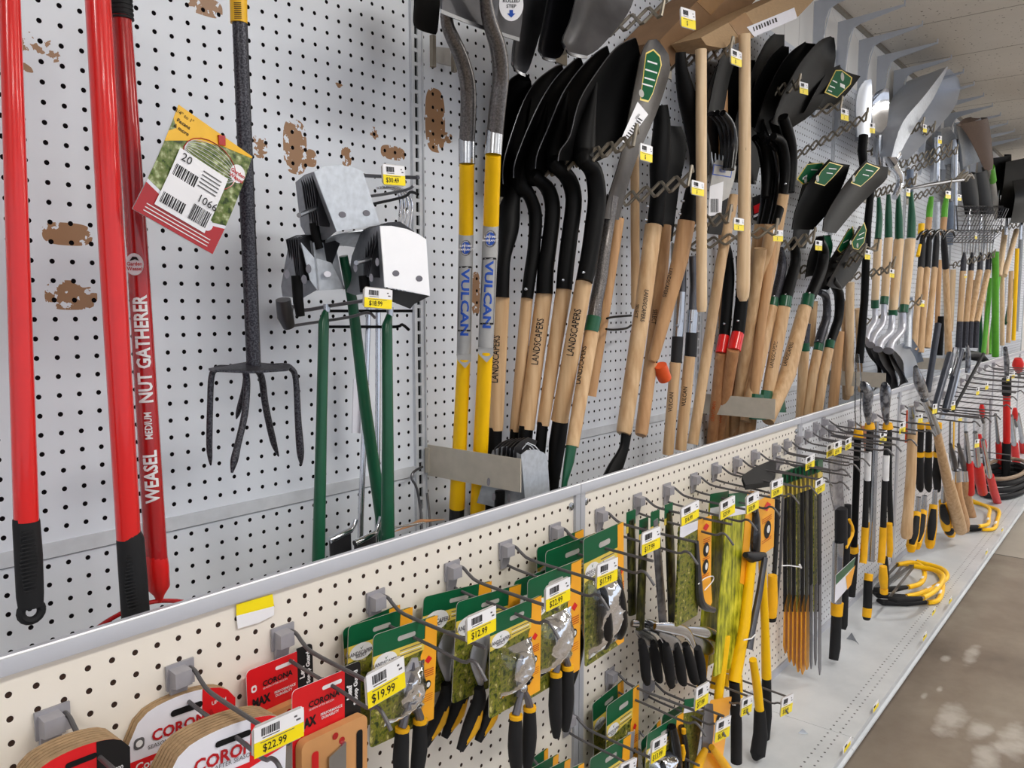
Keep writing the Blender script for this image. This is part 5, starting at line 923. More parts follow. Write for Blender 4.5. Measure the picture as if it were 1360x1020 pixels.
for i, (A, B, Y, lab) in enumerate([([(1276, 236, 1.0), (1278, 260, 1.0), (1282, 285, 1.0)], [(1290, 228, 1.0), (1293, 255, 1.0), (1295, 285, 1.0)], 1.0, 'black plastic scoop, leftmost of the far dark stack'), ([(1288, 232, .98), (1292, 260, .98), (1296, 285, .98)], [(1304, 222, .98), (1308, 250, .98), (1312, 285, .98)], .98, 'black plastic scoop, second of the far dark stack'),
      ([(1318, 210, 1.0), (1320, 240, 1.0), (1322, 260, 1.0)], [(1334, 205, 1.0), (1334, 225, 1.0), (1333, 260, 1.0)], 1.0, 'small black scoop behind the brown woven one'), ([(1336, 215, .93), (1332, 250, .93), (1324, 290, .93)], [(1362, 200, .95), (1368, 240, .95), (1352, 290, .95)], .93, 'large glossy black snow scoop at the right picture edge'), ([(1345, 240, .84), (1348, 262, .84), (1342, 296, .84)], [(1375, 228, .84), (1380, 260, .84), (1372, 300, .84)], .84, 'black scoop nearest at the right picture edge, lower')]):
    tool('black_scoop', lab, 'shovel', [('b', 'blade', 'black_metal', A, B, -.15), ('t', 'shaft', 'chrome', [((A[-1][0] + B[-1][0]) / 2, A[-1][1] - 14, 3), ((A[-1][0] + B[-1][0]) / 2 - 2, A[-1][1] + 22, 4)], Y - .02, Y - .02)])
# wire leaf basket and rake heads
def basket(label, x0, y0, x1, y1, Y, n, mth):
    t = thing('wire_basket_rake', label, 'rake', P((x0 + x1) / 2, y1, Y)); a, b, c, d = P(x0, y0, Y), P(x1, y0, Y - .06), P(x0 + 2, y1, Y), P(x1 - 3, y1, Y - .06)
    m = MB(); m.tube([a, b, d, c, a], .004, mth, 6); link('outer_frame', m, t)
    for k in range(1, n):
        f = k / n; m = MB(); m.tube([a.lerp(b, f), a.lerp(b, f) + Vector((0, -.05, -.02)), c.lerp(d, f)], .0022, mth, 5); link('upright_wire', m, t)
    for k in range(1, 5):
        f = k / 5; m = MB(); m.tube([a.lerp(c, f), b.lerp(d, f)], .0022, mth, 5); link('cross_wire', m, t)
basket('dark wire mesh basket head hanging below the brown woven scoop', 1270, 274, 1332, 306, .97, 16, 'dark_steel')
basket('low dark wire mesh head under the bigger wire basket', 1254, 306, 1322, 322, .99, 14, 'dark_steel')
m = MB(); m.ptube([(1206, 251, 3), (1230, 246, 5), (1260, 241, 5), (1278, 239, 5)], .98, .88, 'dark_steel', 8); t = [('m', 'bar', m)]
for i in range(4):
    m = MB(); m.ptube([(1268 + i * 5, 240, 4), (1274 + i * 5, 234 - i, 4), (1281 + i * 4, 225 + i * 4, 3)], .90 - i * .01, .86, 'hook_metal', 6); t.append(('m', 'prong', m))
tool('prong_bar', 'long flat dark bar with bent prongs above the green grips', 'display hook', t)
# black socket wooden handles, left cluster and right cluster
for i, (x0, x1, yb, Y, nm) in enumerate([(1223, 1213, 465, 1.02, 'leftmost'), (1231.5, 1222, 468, 1.0, 'second'), (1241.5, 1231, 462, .98, 'third'), (1256, 1260, 470, .97, 'fourth and straightest')]):
    s = (1221 + i * 8.5, 305, 4)
    tool('black_socket_rake', 'wood handle with black socket in the middle cluster, %s' % nm, 'rake', [('t', 'black_socket', 'black_plastic', [(x0 + (3 if i < 3 else -3), 308, 5), (x0 + (2 if i < 3 else -2), 325, 8), (x0, 356, 8.5)], Y, Y), ('t', 'handle', 'wood', [(x0, 355, 8), ((x0 + x1) / 2, 410, 8), (x1, yb, 9.5)], Y, Y), ('t', 'head_bar', 'black_gloss', [(x0 - 5, 318, 3), (x0 + 1, 309, 4), (x0 + 8, 306, 4), (x0 + 12, 314, 2)], Y - .02, Y - .04, 3)], 'black socket rakes of the middle cluster')
for i, (x0, x1, Y, nm) in enumerate([(1279, 1275, 1.03, 'leftmost'), (1289.5, 1283, 1.01, 'second'), (1301, 1289, .99, 'third'), (1312, 1297, .97, 'rightmost and most slanted')]):
    segs = [('t', 'socket', 'hammered_grey', [(x0 + 2, 335, 3), (x0 + 1, 345, 7), (x0, 361, 7)], Y, Y), ('t', 'handle', 'wood', [(x0, 360, 7.5), (x1, 428, 7.5)], Y, Y), ('t', 'black_sleeve', 'hammered_grey', [(x1, 427, 7.5), (x1 - 2, 462, 8)], Y, Y)]
    for k in range(3): segs.append(('t', 'tine', 'steel', [(x0 - 1 + k * 3, 338, 1.6), (x0 - 1 + k * 4, 322, 1.6), (x0 + k * 5, 308, 1)], Y, Y - .02))
    tool('garden_fork', 'wood handled fork with grey socket in the right cluster, %s' % nm, 'garden fork', segs, 'forks of the right cluster')
for i, (x0, y0, x1, y1, w_, Y, mt, lab) in enumerate([(1322, 335, 1322, 473, 8.5, .93, 'green_bright', 'bright green upright pole near the right edge'), (1316, 370, 1306, 470, 6, .98, 'green_bright', 'green pole slightly slanted left of the bright one'), (1329, 345, 1314, 470, 5, 1.0, 'green_bright', 'thin green pole crossing behind the bright one'), (1300, 400, 1303, 470, 6, 1.03, 'green_paint', 'dark green pole behind the forks of the right cluster'),
    (1311, 400, 1310, 470, 6, 1.01, 'wood_pale', 'pale wood pole left of the bright green pole'), (1331, 345, 1331, 458, 5.5, .98, 'wood_pale', 'pale wood pole right of the bright green pole'), (1335, 306, 1327, 366, 7, .96, 'wood_pale', 'pale wood handle slanting at the wire basket, left'), (1350, 306, 1334, 366, 6.5, .95, 'wood_pale', 'pale wood handle slanting at the wire basket, right'),
    (1343, 360, 1339, 455, 5.5, .97, 'wood', 'thin wood pole beside the yellow pole'), (1351, 330, 1346, 452, 5, .95, 'yellow_paint', 'thin yellow pole at the right picture edge'), (1266, 358, 1262, 440, 7, 1.08, 'wood_pale', 'pale wood pole in shade between the two clusters'), (1295, 372, 1290, 445, 5, 1.08, 'wood_dark', 'dim wood pole behind the right cluster'),
    (1248, 345, 1243, 470, 6, 1.06, 'wood_dark', 'dim wood pole behind the middle cluster'), (1347, 372, 1336, 430, 5, .99, 'green_paint', 'dark green slim tool at the right picture edge'), (1250, 420, 1247, 472, 9, 1.04, 'black_metal', 'short black shaft standing behind the rail'), (1357, 300, 1349, 440, 6, .97, 'galvanised_dark', 'grey pole at the right picture edge')]):
    m = MB(); m.ptube([(x0, y0, w_), (x1, y1, w_)], Y, Y, mt); single('pole_tool', lab, 'garden tool', m)
t = tool('black_hoe_head', 'small black rounded head just above the far rail', 'garden tool', [('t', 'head', 'black_metal', [(1272, 478, 6), (1285, 472, 12), (1300, 474, 12), (1312, 480, 4)], .97, .93, 3)])
for a_ in [('zigzag hook left of the big aluminium scoop', 1160, 200, 1225, 165, 1.1, .9, 5, .016), ('zigzag hook crossing the big aluminium scoop, upper', 1195, 190, 1240, 170, 1.1, .93, 3, .018), ('zigzag hook crossing the big aluminium scoop, lower', 1185, 222, 1262, 195, 1.12, .88, 5, .018), ('zigzag hook above the prong bar', 1205, 228, 1270, 200, 1.1, .88, 4, .016),
           ('zigzag hook over the green grips', 1160, 258, 1215, 240, 1.1, .93, 4, .016), ('zigzag hook over the green sleeves', 1215, 262, 1262, 245, 1.1, .9, 3, .016), ('zigzag hook across the pale wood handles', 1160, 365, 1187, 350, 1.1, .97, 2, .016), ('zigzag hook under the fork heads', 1268, 352, 1320, 338, 1.1, .88, 4, .016), ('zigzag hook at the right edge below the black scoop', 1325, 305, 1358, 296, 1.1, .9, 3, .02)]:
    zighook(*a_)
for a, b, h_, Y, lab in [((1226, 165), (1231, 166), 10, .88, 'tiny price tag on the big aluminium scoop'), ((1246, 180), (1251, 181), 10, .9, 'tiny price tag right of the big aluminium scoop'), ((1204, 250), (1209, 251), 10, .9, 'tiny price tag above the rightmost green grip'), ((1256, 253), (1263, 254), 10, .9, 'tiny price tag above the green sleeve'), ((1272, 258), (1277, 259), 8, .9, 'tiny price tag beside the silver shaft'), ((1295, 309), (1298, 310), 8, .9, 'tiny price tag under the wire basket'), ((1222, 398), (1228, 399), 9, .9, 'tiny price tag on the middle cluster handles'), ((1281, 364), (1284, 364), 5, .9, 'tiny price tag on the fork handles')]:
    pricetag(a, b, h_, Y, '$', lab, 'small price tags on zigzag hooks', holder=False)
# far end of the aisle: shelf block with packed goods
m = MB()
t = thing('far_shelf_unit', 'distant white shelf unit with red and white goods at the right edge', 'shelf', (13.5, .4, 0)); m = MB(); m.box((13.5, .6, 1.0), .4, 1.1, 2.0, 'card_grey'); link('carcass', m, t)
for k in range(5):
    m = MB(); m.box((13.24, .6, .5 + k * .33), .1, 1.1, .03, 'window_white'); link('shelf_board', m, t)
random.seed(11)
for k in range(4):
    for j in range(7):
        m = MB(); m.box((13.22, .12 + j * .15, .5 + k * .33 + .12), .1, .11, .2, random.choice(['red_plastic', 'card_white', 'card_grey', 'card_red', 'dark_steel'])); single('boxed_product', 'small packed product in red, white or grey on the distant shelf unit', 'product', m, 'packed goods on the distant shelf unit')
# ================================================================== front panel: pegs, tags and hanging packs
def XP(px, py=700): return YX and (ray(px, py).x / ray(px, py).y) * PANY
def peg(label, cx, cy, L=.2, upper=True, lower=True, grp='peg hooks with grey clips on the front panel', w_=.0027, drop=0.022):
    B = P(cx, cy, PANY); X, Z = B.x, B.z; t = thing('peg_hook', label, 'peg hook', (X, PANY, Z), grp)
    m = MB(); m.box((X + .003, PANY - .0015, Z - .001), .034, .003, .030, 'peg_clip')
    m.prism([(X - .011, PANY - .002, Z + .010), (X - .011, PANY - .018, Z + .008), (X - .011, PANY - .018, Z - .010), (X - .011, PANY - .008, Z - .012), (X - .011, PANY - .003, Z - .034), (X - .011, PANY - .001, Z - .034)], (.020, 0, 0), 'peg_clip'); link('clip', m, t)
    if upper:
        m = MB(); x = X + .014; m.tube([(x, PANY - .004, Z + .004), (x, PANY - .016, Z + .003), (x, PANY - .03, Z - .006), (x, PANY - .05, Z - .013), (x, PANY - .12, Z - .017), (x, PANY - L, Z - .020)], w_, 'peg_metal', 8, smooth=3); link('tag_wire', m, t)
    if lower:
        m = MB(); x = X + .006; z = Z - .012 - drop; m.tube([(x, PANY - .004, z + .004), (x, PANY - .03, z), (x, PANY - .11, z - .006), (x, PANY - L + .035, z - .012), (x, PANY - L + .02, z - .006), (x, PANY - L + .008, z - .008), (x, PANY - L - .008, z - .026)], w_ * .93, 'peg_metal', 8, smooth=3); link('stock_wire', m, t)
    return X, Z
def frame(TL, TR, BLy, Y):
    O = P(TL[0], TL[1], Y); T = P(TR[0], TR[1], Y); u = (T - O).normalized(); n = Vector((0, -1, 0)); v = u.cross(n).normalized()
    if v.z > 0: v = -v
    H = abs(O.z - P(TL[0], BLy, Y).z); W = (T - O).length
    def L(a, b, c=0.0): return O + u * (a * W) + v * (b * H) + n * c
    return L, W, H, u, v, n, O
def rr(L, W, H, a0, b0, a1, b1, r, c, corners=(1, 1, 1, 1), k=4):
    pts = []; ra, rb = r / W, r / H
    for ci, (cx, cy, st) in enumerate(((a0 + ra, b0 + rb, 180), (a1 - ra, b0 + rb, 270), (a1 - ra, b1 - rb, 0), (a0 + ra, b1 - rb, 90))):
        if not corners[ci]: pts.append(L((a0, a1, a1, a0)[ci], (b0, b0, b1, b1)[ci], c)); continue
        for i in range(k + 1):
            an = R_(st + 90 * i / k); pts.append(L(cx + ra * math.cos(an), cy + rb * math.sin(an), c))
    return pts
def rect(m, L, a0, b0, a1, b1, c, mt): m.add([L(a0, b0, c), L(a1, b0, c), L(a1, b1, c), L(a0, b1, c)], [(3, 2, 1, 0)], mt)
def ell(m, L, W, H, a, b, ra, rb, c, mt, n=20): m.add([L(a + ra * math.cos(q), b + rb * math.sin(q) * W / H, c) for q in [math.pi * 2 * i / n for i in range(n)]], [tuple(range(n))], mt)
def slot(m, L, W, H, a, b, w2, h2, c, mt='card_grey'):
    m.add(rr(L, W, H, a - w2, b - h2, a + w2, b + h2, h2 * H * .95, c), [tuple(range(20))], mt)
def pruner(t, L, W, H, n, kind='bypass', bx=.55, by=.62, s=1.0, grip='black_rubber', band='yellow_grip', hl=.085):
    """pruner standing on a card: blades up, grips down; frame units scaled to metres"""
    def Q(x, y, c): return L(bx + x / W * s, by + y / H * s, .004 + c)
    m = MB(); out = [(-.006, .012), (-.012, -.004), (-.016, -.022), (-.012, -.040), (0, -.052), (.010, -.050), (.014, -.036), (.012, -.018), (.009, .004), (.006, .014)]
    m.prism([Q(x, y, .004) for x, y in out], -n * .0022, 'blade_silver'); link('cutting_blade', m, t)
    m = MB(); m.prism([Q(x, y, .007) for x, y in [(-.010, .016), (-.004, -.004), (.004, -.028), (.001, -.046), (-.003, -.030), (-.013, -.006), (-.016, .012)]], -n * .003, 'blade_grey'); link('hook_blade', m, t)
    m = MB(); m.lathe(Q(0, .004, .003), n, [(0, .008), (.005, .0075), (.008, .005), (.009, .001)], 'chrome', 12); link('pivot_bolt', m, t)
    for sx in (-1, 1):
        pts = [Q(sx * .003, .010, .006), Q(sx * .011, .024, .006), Q(sx * .017, .040, .006), Q(sx * .018, .040 + hl * .5, .006), Q(sx * .013, .040 + hl, .006)]
        m = MB(); m.tube(pts[:3], [.004, .0055, .0065], 'blade_grey', 8); link('shank', m, t)
        if band:
            m = MB(); m.tube([pts[2], pts[2].lerp(pts[3], .12)], [.0105 * s, .0105 * s], band, 10); link('band', m, t)
        m = MB(); m.tube([pts[2].lerp(pts[3], .10), pts[2].lerp(pts[3], .4), pts[3], pts[3].lerp(pts[4], .6), pts[4]], [.0095 * s, .0105 * s, .0115 * s, .010 * s, .006 * s], grip, 10, smooth=2); link('grip', m, t)
def blister(t, L, W, H, n, a0, b0, a1, b1, d=.016, part='blister'):
    m = MB(); g = []; nu, nv = 9, 11
    for j in range(nv):
        for i in range(nu):
            fu, fv = i / (nu - 1), j / (nv - 1); hgt = d * (1 - abs(2 * fu - 1) ** 4) * (1 - abs(2 * fv - 1) ** 4) * (1 + .18 * math.sin(fu * 9 + fv * 14)); g.append(L(a0 + (a1 - a0) * fu, b0 + (b1 - b0) * fv, .0012 + hgt))
    m.add(g, [(j * nu + i, j * nu + i + 1, (j + 1) * nu + i + 1, (j + 1) * nu + i) for j in range(nv - 1) for i in range(nu - 1)], 'clear_plastic'); link(part, m, t)
def lscard(label, TL, TR, BLy, Y, tools='pruner', grp='green topped pruner cards', photo='foliage_print', gb=.19, sub=True, hl=.085, by=.62, strip=.74):
    L, W, H, u, v, n, O = frame(TL, TR, BLy, Y); t = thing('pruner_pack', label, 'packaged pruner', L(.5, 1), grp)
    m = MB(); pts = rr(L, W, H, 0, 0, 1, 1, .007, 0); m.prism(pts, -n * .0012, photo, 'card_grey'); cd = link('card', m, t)
    m = MB(); m.add(rr(L, W, H, 0, 0, strip + .06, gb, .006, .0004, (1, 0, 0, 0)), [tuple(range(8))], 'card_green')
    m.add([L(strip + .06, 0.012, .0004), L(1, .005, .0004), L(1, 1, .0004), L(strip + .06, 1, .0004), L(strip, .96, .0004), L(strip, .34, .0004), L(strip + .04, .29, .0004)], [tuple(range(7))], 'card_orange')
    rect(m, L, 0, gb, strip + .05, gb + .10, .0006, 'card_yellow')
    m.add([L(0, gb + .10, .0006), L(strip, gb + .10, .0006), L(strip * .6, gb + .115, .0006), L(0, gb + .15, .0006)], [(0, 1, 2, 3)], 'card_yellow')
    for k in range(3): rect(m, L, .40, gb + .025 + k * .025, .75, gb + .034 + k * .025, .0008, 'ink_white' if k % 2 else 'ink_grey')
    ell(m, L, W, H, .19, gb + .075, .17, .10, .001, 'ink_white')
    m.add([L(.17, gb + .03, .0013), L(.19, gb + .06, .0013), L(.22, gb + .025, .0013), L(.19, gb + .045, .0013)], [(0, 1, 2, 3)], 'card_green')
    if sub: m.text('LANDSCAPERS', L(.19, gb + .085, .0014), u, -v, W * .062, 'ink_grey', .02, .95); m.text('SELECT', L(.19, gb + .112, .0014), u, -v, W * .05, 'ink_grey', .02)
    m.add([L(strip + .13, .36, .001), L(strip + .19, .40, .001), L(strip + .13, .44, .001), L(strip + .07, .40, .001)], [(0, 1, 2, 3)], 'card_red')
    for k in range(4): rect(m, L, strip + .05, .49 + k * .02, strip + .22, .50 + k * .02, .001, 'ink_orange')
    ell(m, L, W, H, strip + .13, .64, .055, .055, .001, 'ink'); ell(m, L, W, H, strip + .14, .64, .03, .03, .0013, 'ink_white')
    for k in range(4): rect(m, L, strip + .05, .73 + k * .02, strip + .22, .735 + k * .02, .001, 'ink_orange')
    slot(m, L, W, H, .5, gb * .55, .14, .022, .0009)
    link('printed_front', m, cd)
    if tools == 'pruner': pruner(t, L, W, H, n, hl=hl, by=by); blister(t, L, W, H, n, .2, .38, .8, .86, .02)
    elif tools == 'grips':
        for a in (.30, .68):
            m = MB(); m.tube([L(a - .02, .40, .01), L(a, .46, .012), L(a + .03, .62, .014), L(a + .05, .80, .014), L(a + .06, .90, .01)], [.006, .010, .013, .014, .008], 'black_gloss', 12, smooth=3); link('grip', m, t)
        blister(t, L, W, H, n, .08, .36, .92, .95, .024)
    elif tools == 'shears':
        for a in (.3, .6):
            m = MB(); m.loft([L(a, .38, .006), L(a - .1, .6, .006), L(a + .05, .9, .006)], [L(a + .2, .40, .006), L(a + .16, .62, .006), L(a + .12, .92, .006)], 'blade_silver', -.2); link('cutting_blade', m, t)
        for a in (.35, .62):
            m = MB(); m.tube([L(a, .92, .006), L(a + .02, 1.05, .006), L(a - .10, 1.28, .006), L(a - .24, 1.48, .006)], [.008, .011, .012, .006], 'black_rubber', 10, smooth=3); link('grip', m, t)
            m = MB(); m.tube([L(a + .02, 1.06, .011), L(a - .08, 1.27, .013), L(a - .20, 1.42, .011)], [.004, .008, .003], 'yellow_grip', 8, smooth=3); link('yellow_inlay', m, t)
    return t
# ---- clips and wires, near to far
pegs = [(65, 957, .20), (235, 895, .198), (372, 845, .198), (496, 797, .205), (598, 757, .205), (669, 729, .205), (735, 705, .205), (795, 684, .21), (845, 664, .215), (884, 650, .21), (920, 636, .21), (948, 622, .21), (976, 613, .21), (1000, 604, .21), (1028, 595, .21), (1043, 589, .21), (1058, 583, .21)]
nm_ = ['lower left corner, over the red black pack', 'over the white red cornered packs', 'over the red MAX packs', 'over the nearest green topped cards', 'carrying the $22.99 tag beside green cards', 'fourth clip right of the red packs', 'nearest the panel joint on its left', 'first clip right of the panel joint', 'second clip right of the panel joint', 'third clip right of the panel joint', 'fourth clip right of the panel joint', 'fifth clip right of the panel joint', 'sixth clip right of the panel joint', 'seventh clip right of the panel joint', 'eighth clip right of the panel joint', 'ninth clip right of the panel joint', 'tenth clip right of the panel joint']
PX_ = []
for (x, y, L_), s in zip(pegs, nm_): PX_.append(peg('grey plastic clip with two wires, %s' % s, x, y, L_)[0])
def Yc(px, X, py=850): r = ray(px, py); return min(r.y / r.x * X, PANY - .012)
# ---- CORONA white cards on peg 2, red black card on peg 1
def corona(label, TL, TR, BLy, Y, n_back, top='card_white', right='card_red', txt=True, arc=.05):
    L, W, H, u, v, n, O = frame(TL, TR, BLy, Y); t = thing('tool_pack', label, 'packaged garden tool', L(.5, 1), 'arched cardboard packs at the lower left')
    def out(c, e=0):
        pts = []
        for i in range(13):
            f = i / 12; pts.append(L(f, .045 - .05 * math.sin(math.pi * f) + (.13 if f < .5 else .07) * (abs(2 * f - 1) ** 7), c))
        return pts + [L(1, 1, c), L(0, 1, c)]
    for k in range(n_back):
        m = MB(); m.prism(out(-.004 - k * .0055), -n * .0042, 'cardboard'); link('backing_card', m, t)
    m = MB(); m.prism(out(0), -n * .0035, top, 'cardboard'); link('front_card', m, t)
    m = MB(); o = out(.0004)
    sp = 8
    edge = [q for q in o[sp:13]]
    m.add(edge + ([L(1, .25, .0004), L(.667, .30, .0004)] if txt else [L(1, .6, .0004), L(.667, .6, .0004)]), [tuple(range(len(edge) + 2))], right)
    slot(m, L, W, H, .52, .08, .15, .018, .0008, 'dark_interior')
    if txt:
        m.text('CORONA', L(.50, .165, .001), u, -v, W * .135, 'ink_red', .03, 1.0); m.text('SEASON AFTER SEASON', L(.44, .215, .001), u, -v, W * .05, 'ink_grey', .0, 1.0)
        m.add(rr(L, W, H, .05, .145, .14, .205, .004, .0008), [tuple(range(20))], 'ink_grey'); ell(m, L, W, H, .095, .175, .03, .03, .0011, 'ink_white')
        m.add([L(-.0, .26, .0008), L(.667, .26, .0008), L(.667, .34, .0008), L(0, .34, .0008)], [(0, 1, 2, 3)], 'card_red')
        m.text('Comfort', L(.24, .30, .0012), u, -v, W * .10, 'ink_white', .02); m.text('Branch Shear', L(.3, .38, .001), u, -v, W * .065, 'ink', .01)
        m.text('UP 104', L(.83, .10, .001), u, -v, W * .05, 'ink_white', .01)
    else:
        m.text('UP 7000', L(.82, .22, .001), u, -v, W * .06, 'ink_white', .01)
    link('printed_front', m, t); return t
X1 = PX_[1]
corona('white red cornered pack with red maker name, behind its twin', (170, 948), (313, 900), 1200, Yc(241, X1), 3)
corona('white red cornered pack with red maker name, in front by the $22.99 tag', (222, 995), (382, 936), 1230, Yc(302, X1), 6)
t = corona('red and black arched pack at the lower left corner', (30, 1022), (172, 968), 1250, Yc(104, PX_[0]), 6, 'card_red', 'card_black', False)
L, W, H, u, v, n, O = frame((30, 1022), (172, 968), 1250, Yc(104, PX_[0])); m = MB(); ell(m, L, W, H, .83, .33, .10, .10, .002, 'tan_card'); m.add([L(.80, .36, .0026), L(.84, .30, .0026), L(.87, .37, .0026)], [(0, 1, 2)], 'ink'); link('round_badge', m, t)
m = MB(); m.tube([L(.30, .36, .008), L(.42, .27, .012), L(.5, .40, .008)], [.004, .006, .004], 'dark_red_paint', 8); link('red_tie', m, t)
# ---- red MAX packs on peg 3 with tan slotted sleeves
def maxpack(label, TL, TR, BLy, Y, tag=True):
    L, W, H, u, v, n, O = frame(TL, TR, BLy, Y); t = thing('tool_pack', label, 'packaged garden tool', L(.5, 1), 'red cards with tan slotted sleeves')
    m = MB(); m.prism(rr(L, W, H, 0, 0, .78, 1, .006, 0, (1, 0, 0, 0)), -n * .0009, 'card_red', 'card_white'); link('red_card', m, t)
    m = MB(); m.prism(rr(L, W, H, .78, -.03, 1.04, 1, .006, -.0005, (0, 1, 0, 0)), -n * .0009, 'card_black', 'card_grey'); link('black_strip', m, t)
    m = MB(); slot(m, L, W, H, .58, .10, .15, .022, .0006, 'label_white')
    m.text('CORONA', L(.46, .22, .0008), u, -v, W * .105, 'ink', .03, 1.0); m.text('SEASON AFTER SEASON', L(.42, .27, .0008), u, -v, W * .035, 'ink_white', .0)
    m.add(rr(L, W, H, .06, .19, .14, .27, .003, .0006), [tuple(range(20))], 'ink_white'); ell(m, L, W, H, .10, .23, .022, .022, .0009, 'card_red')
    m.text('MAX', L(.20, .40, .0008), u, -v, W * .16, 'ink', .05, .75); m.text('PERFORMANCE', L(.57, .375, .0008), u, -v, W * .048, 'ink_white', .02); m.text('DURABILITY', L(.55, .415, .0008), u, -v, W * .048, 'ink_white', .02)
    m.text('Leaf', L(.85, .27, .001), -v, -u, W * .11, 'ink_white', .04); m.text('Scoop Guard', L(.95, .24, .001), -v, -u, W * .085, 'ink_white', .04)
    link('printed_front', m, t)
    m = MB(); m.prism(rr(L, W, H, .03, .52, 1.03, 1.3, .009, .014, (1, 1, 0, 0)), -n * .012, 'tan_card'); link('slotted_sleeve', m, t)
    m = MB()
    for a in (.22, .90): m.add(rr(L, W, H, a - .05, .66, a + .05, 1.25, .004, .0146), [tuple(range(20))], 'card_red' if a < .5 else 'dark_interior')
    ell(m, L, W, H, .52, .60, .045, .045, .0146, 'dark_red_paint'); ell(m, L, W, H, .62, .68, .045, .045, .0146, 'dark_red_paint'); link('sleeve_openings', m, t)
    m = MB(); m.prism([L(.40, .78, .018), L(.66, .70, .018), L(.66, 1.25, .018), L(.40, 1.25, .018)], -n * .003, 'steel'); link('steel_tongue', m, t)
    return t
maxpack('red MAX pack with tan slotted sleeve, behind its twin', (327, 892), (412, 858), 1010, Yc(372, PX_[2]))
maxpack('red MAX pack with tan slotted sleeve, front one by the $19.99 tag', (388, 918), (476, 882), 1046, Yc(434, PX_[2]))
pricetag((337, 968), (403, 939), 42, Yc(372, X1), '$22.99', 'large $22.99 price tag over the white red cornered pack')
pricetag((486, 898), (536, 871), 52 * .9, Yc(512, PX_[2]), '$19.99', '$19.99 price tag right of the red MAX packs')
pricetag((620.5, 821), (658.5, 804), 36, Yc(640, PX_[3]), '$12.99', '$12.99 price tag between the green topped cards')
pricetag((725, 781), (757, 766), 33, Yc(741, PX_[4]), '$22.99', '$22.99 price tag left of the chrome pivot pruner')
pricetag((793.5, 751), (820.5, 740), 32, Yc(807, PX_[5]), '$17.99', '$17.99 price tag over the black gripped blister pack')
pricetag((853, 709), (877, 699), 30, Yc(865, PX_[6]), '$17.99', '$17.99 price tag before the narrow dark packs')
pricetag((905, 676), (928, 664), 24, Yc(916, PX_[7]), '$16.99', '$16.99 price tag left of the orange strip pack')
pricetag((957, 668), (976, 658), 24, Yc(966, PX_[8]), '$29.99', 'yellow price tag on the bright green pack, left', split=.5)
pricetag((992, 660), (1008, 652), 24, Yc(1000, PX_[9]), '$30.99', 'yellow price tag right of the bright green packs')
pricetag((1025, 640), (1040, 634), 22, Yc(1033, PX_[10]), '$24.99', 'yellow price tag above the black saw')
# ---- green topped cards
d3 = PX_[3]
lscard('green topped pruner card at the back of the nearest green stack', (455, 836), (531, 802), 975, .862, None)
lscard('green topped pruner card in the middle of the nearest green stack', (463, 832), (548, 805), 975, .845, None)
lscard('green topped pruner card with silver blade behind the $19.99 tag', (496, 844), (581, 816), 992, .795, 'pruner', hl=.09, by=.64)
lscard('green topped shears card at the back, with grey blades and yellow grips', (563, 793), (653, 771), 925, .853, 'shears')
lscard('green topped shears card in the middle, half behind the $12.99 tag', (607, 800), (692, 775), 932, .80, 'shears')
lscard('green topped pruner card with large silver blade left of the $22.99 tag', (651, 819), (719, 790), 955, .742, 'pruner', hl=.10, by=.80)
lscard('green topped pruner card behind the chrome pivot pruner', (683, 772), (748, 748), 900, .83, None)
lscard('green topped card holding chrome pivot pruner with yellow bands', (701, 771), (772, 742), 930, .765, 'pruner', hl=.115, by=.66)
lscard('green topped card at the back above the black gripped blister', (713, 728), (775, 702), 870, .85, None)
lscard('green topped card, second above the black gripped blister', (725, 733), (792, 707), 880, .82, None)
lscard('green topped blister card with two black grips', (775, 716), (828, 692), 888, .765, 'grips', strip=.78)
tool('bypass_pruner', 'black gripped pruner hanging behind the chrome pivot pruner', 'pruner', [('t', 'grip', 'black_gloss', [(764, 822, 8), (769, 850, 14), (765, 880, 14), (755, 915, 10), (748, 925, 5)], .80, .80, 3), ('t', 'yellow_band', 'yellow_grip', [(765, 812, 8), (770, 828, 6)], .79, .79), ('t', 'blade', 'steel', [(760, 780, 6), (762, 800, 12), (765, 815, 9)], .80, .80)])
# ---- narrow dark packs and clamp headed pole pruners
for i, (x0, y0, x1, y1, w_, Y, mt, lab) in enumerate([(838, 690, 840, 815, 18, .82, 'foliage_dark', 'narrow foliage printed pack, leftmost after the blister card'), (855, 700, 850, 835, 18, .80, 'foliage_dark', 'narrow foliage printed pack with dark bottle neck shape, second'), (870, 690, 881, 835, 17, .78, 'wrap_grey', 'clear wrapped grey rod pack behind the $17.99 tag'), (888, 680, 894, 838, 19, .80, 'foliage_dark', 'narrow dark pack just right of the $17.99 tag')]):
    m = MB(); m.ptube([(x0, y0, w_ * .7), (x0 * .8 + x1 * .2, y0 * .8 + y1 * .2, w_), (x1, y1, w_)], Y, Y, mt, 10, flat=.5, flatdir=Vector((0, 1, 0))); m2 = MB(); c = P(x0, y0 - 2, Y); m2.box(c, .035, .0012, .03, 'card_green'); m3 = MB(); m3.box(c - Vector((0, 0, .022)), .035, .0012, .014, 'card_yellow')
    tool('narrow_pack', lab, 'packaged garden tool', [('m', 'pack_body', m), ('m', 'green_header', m2), ('m', 'yellow_band', m3)])
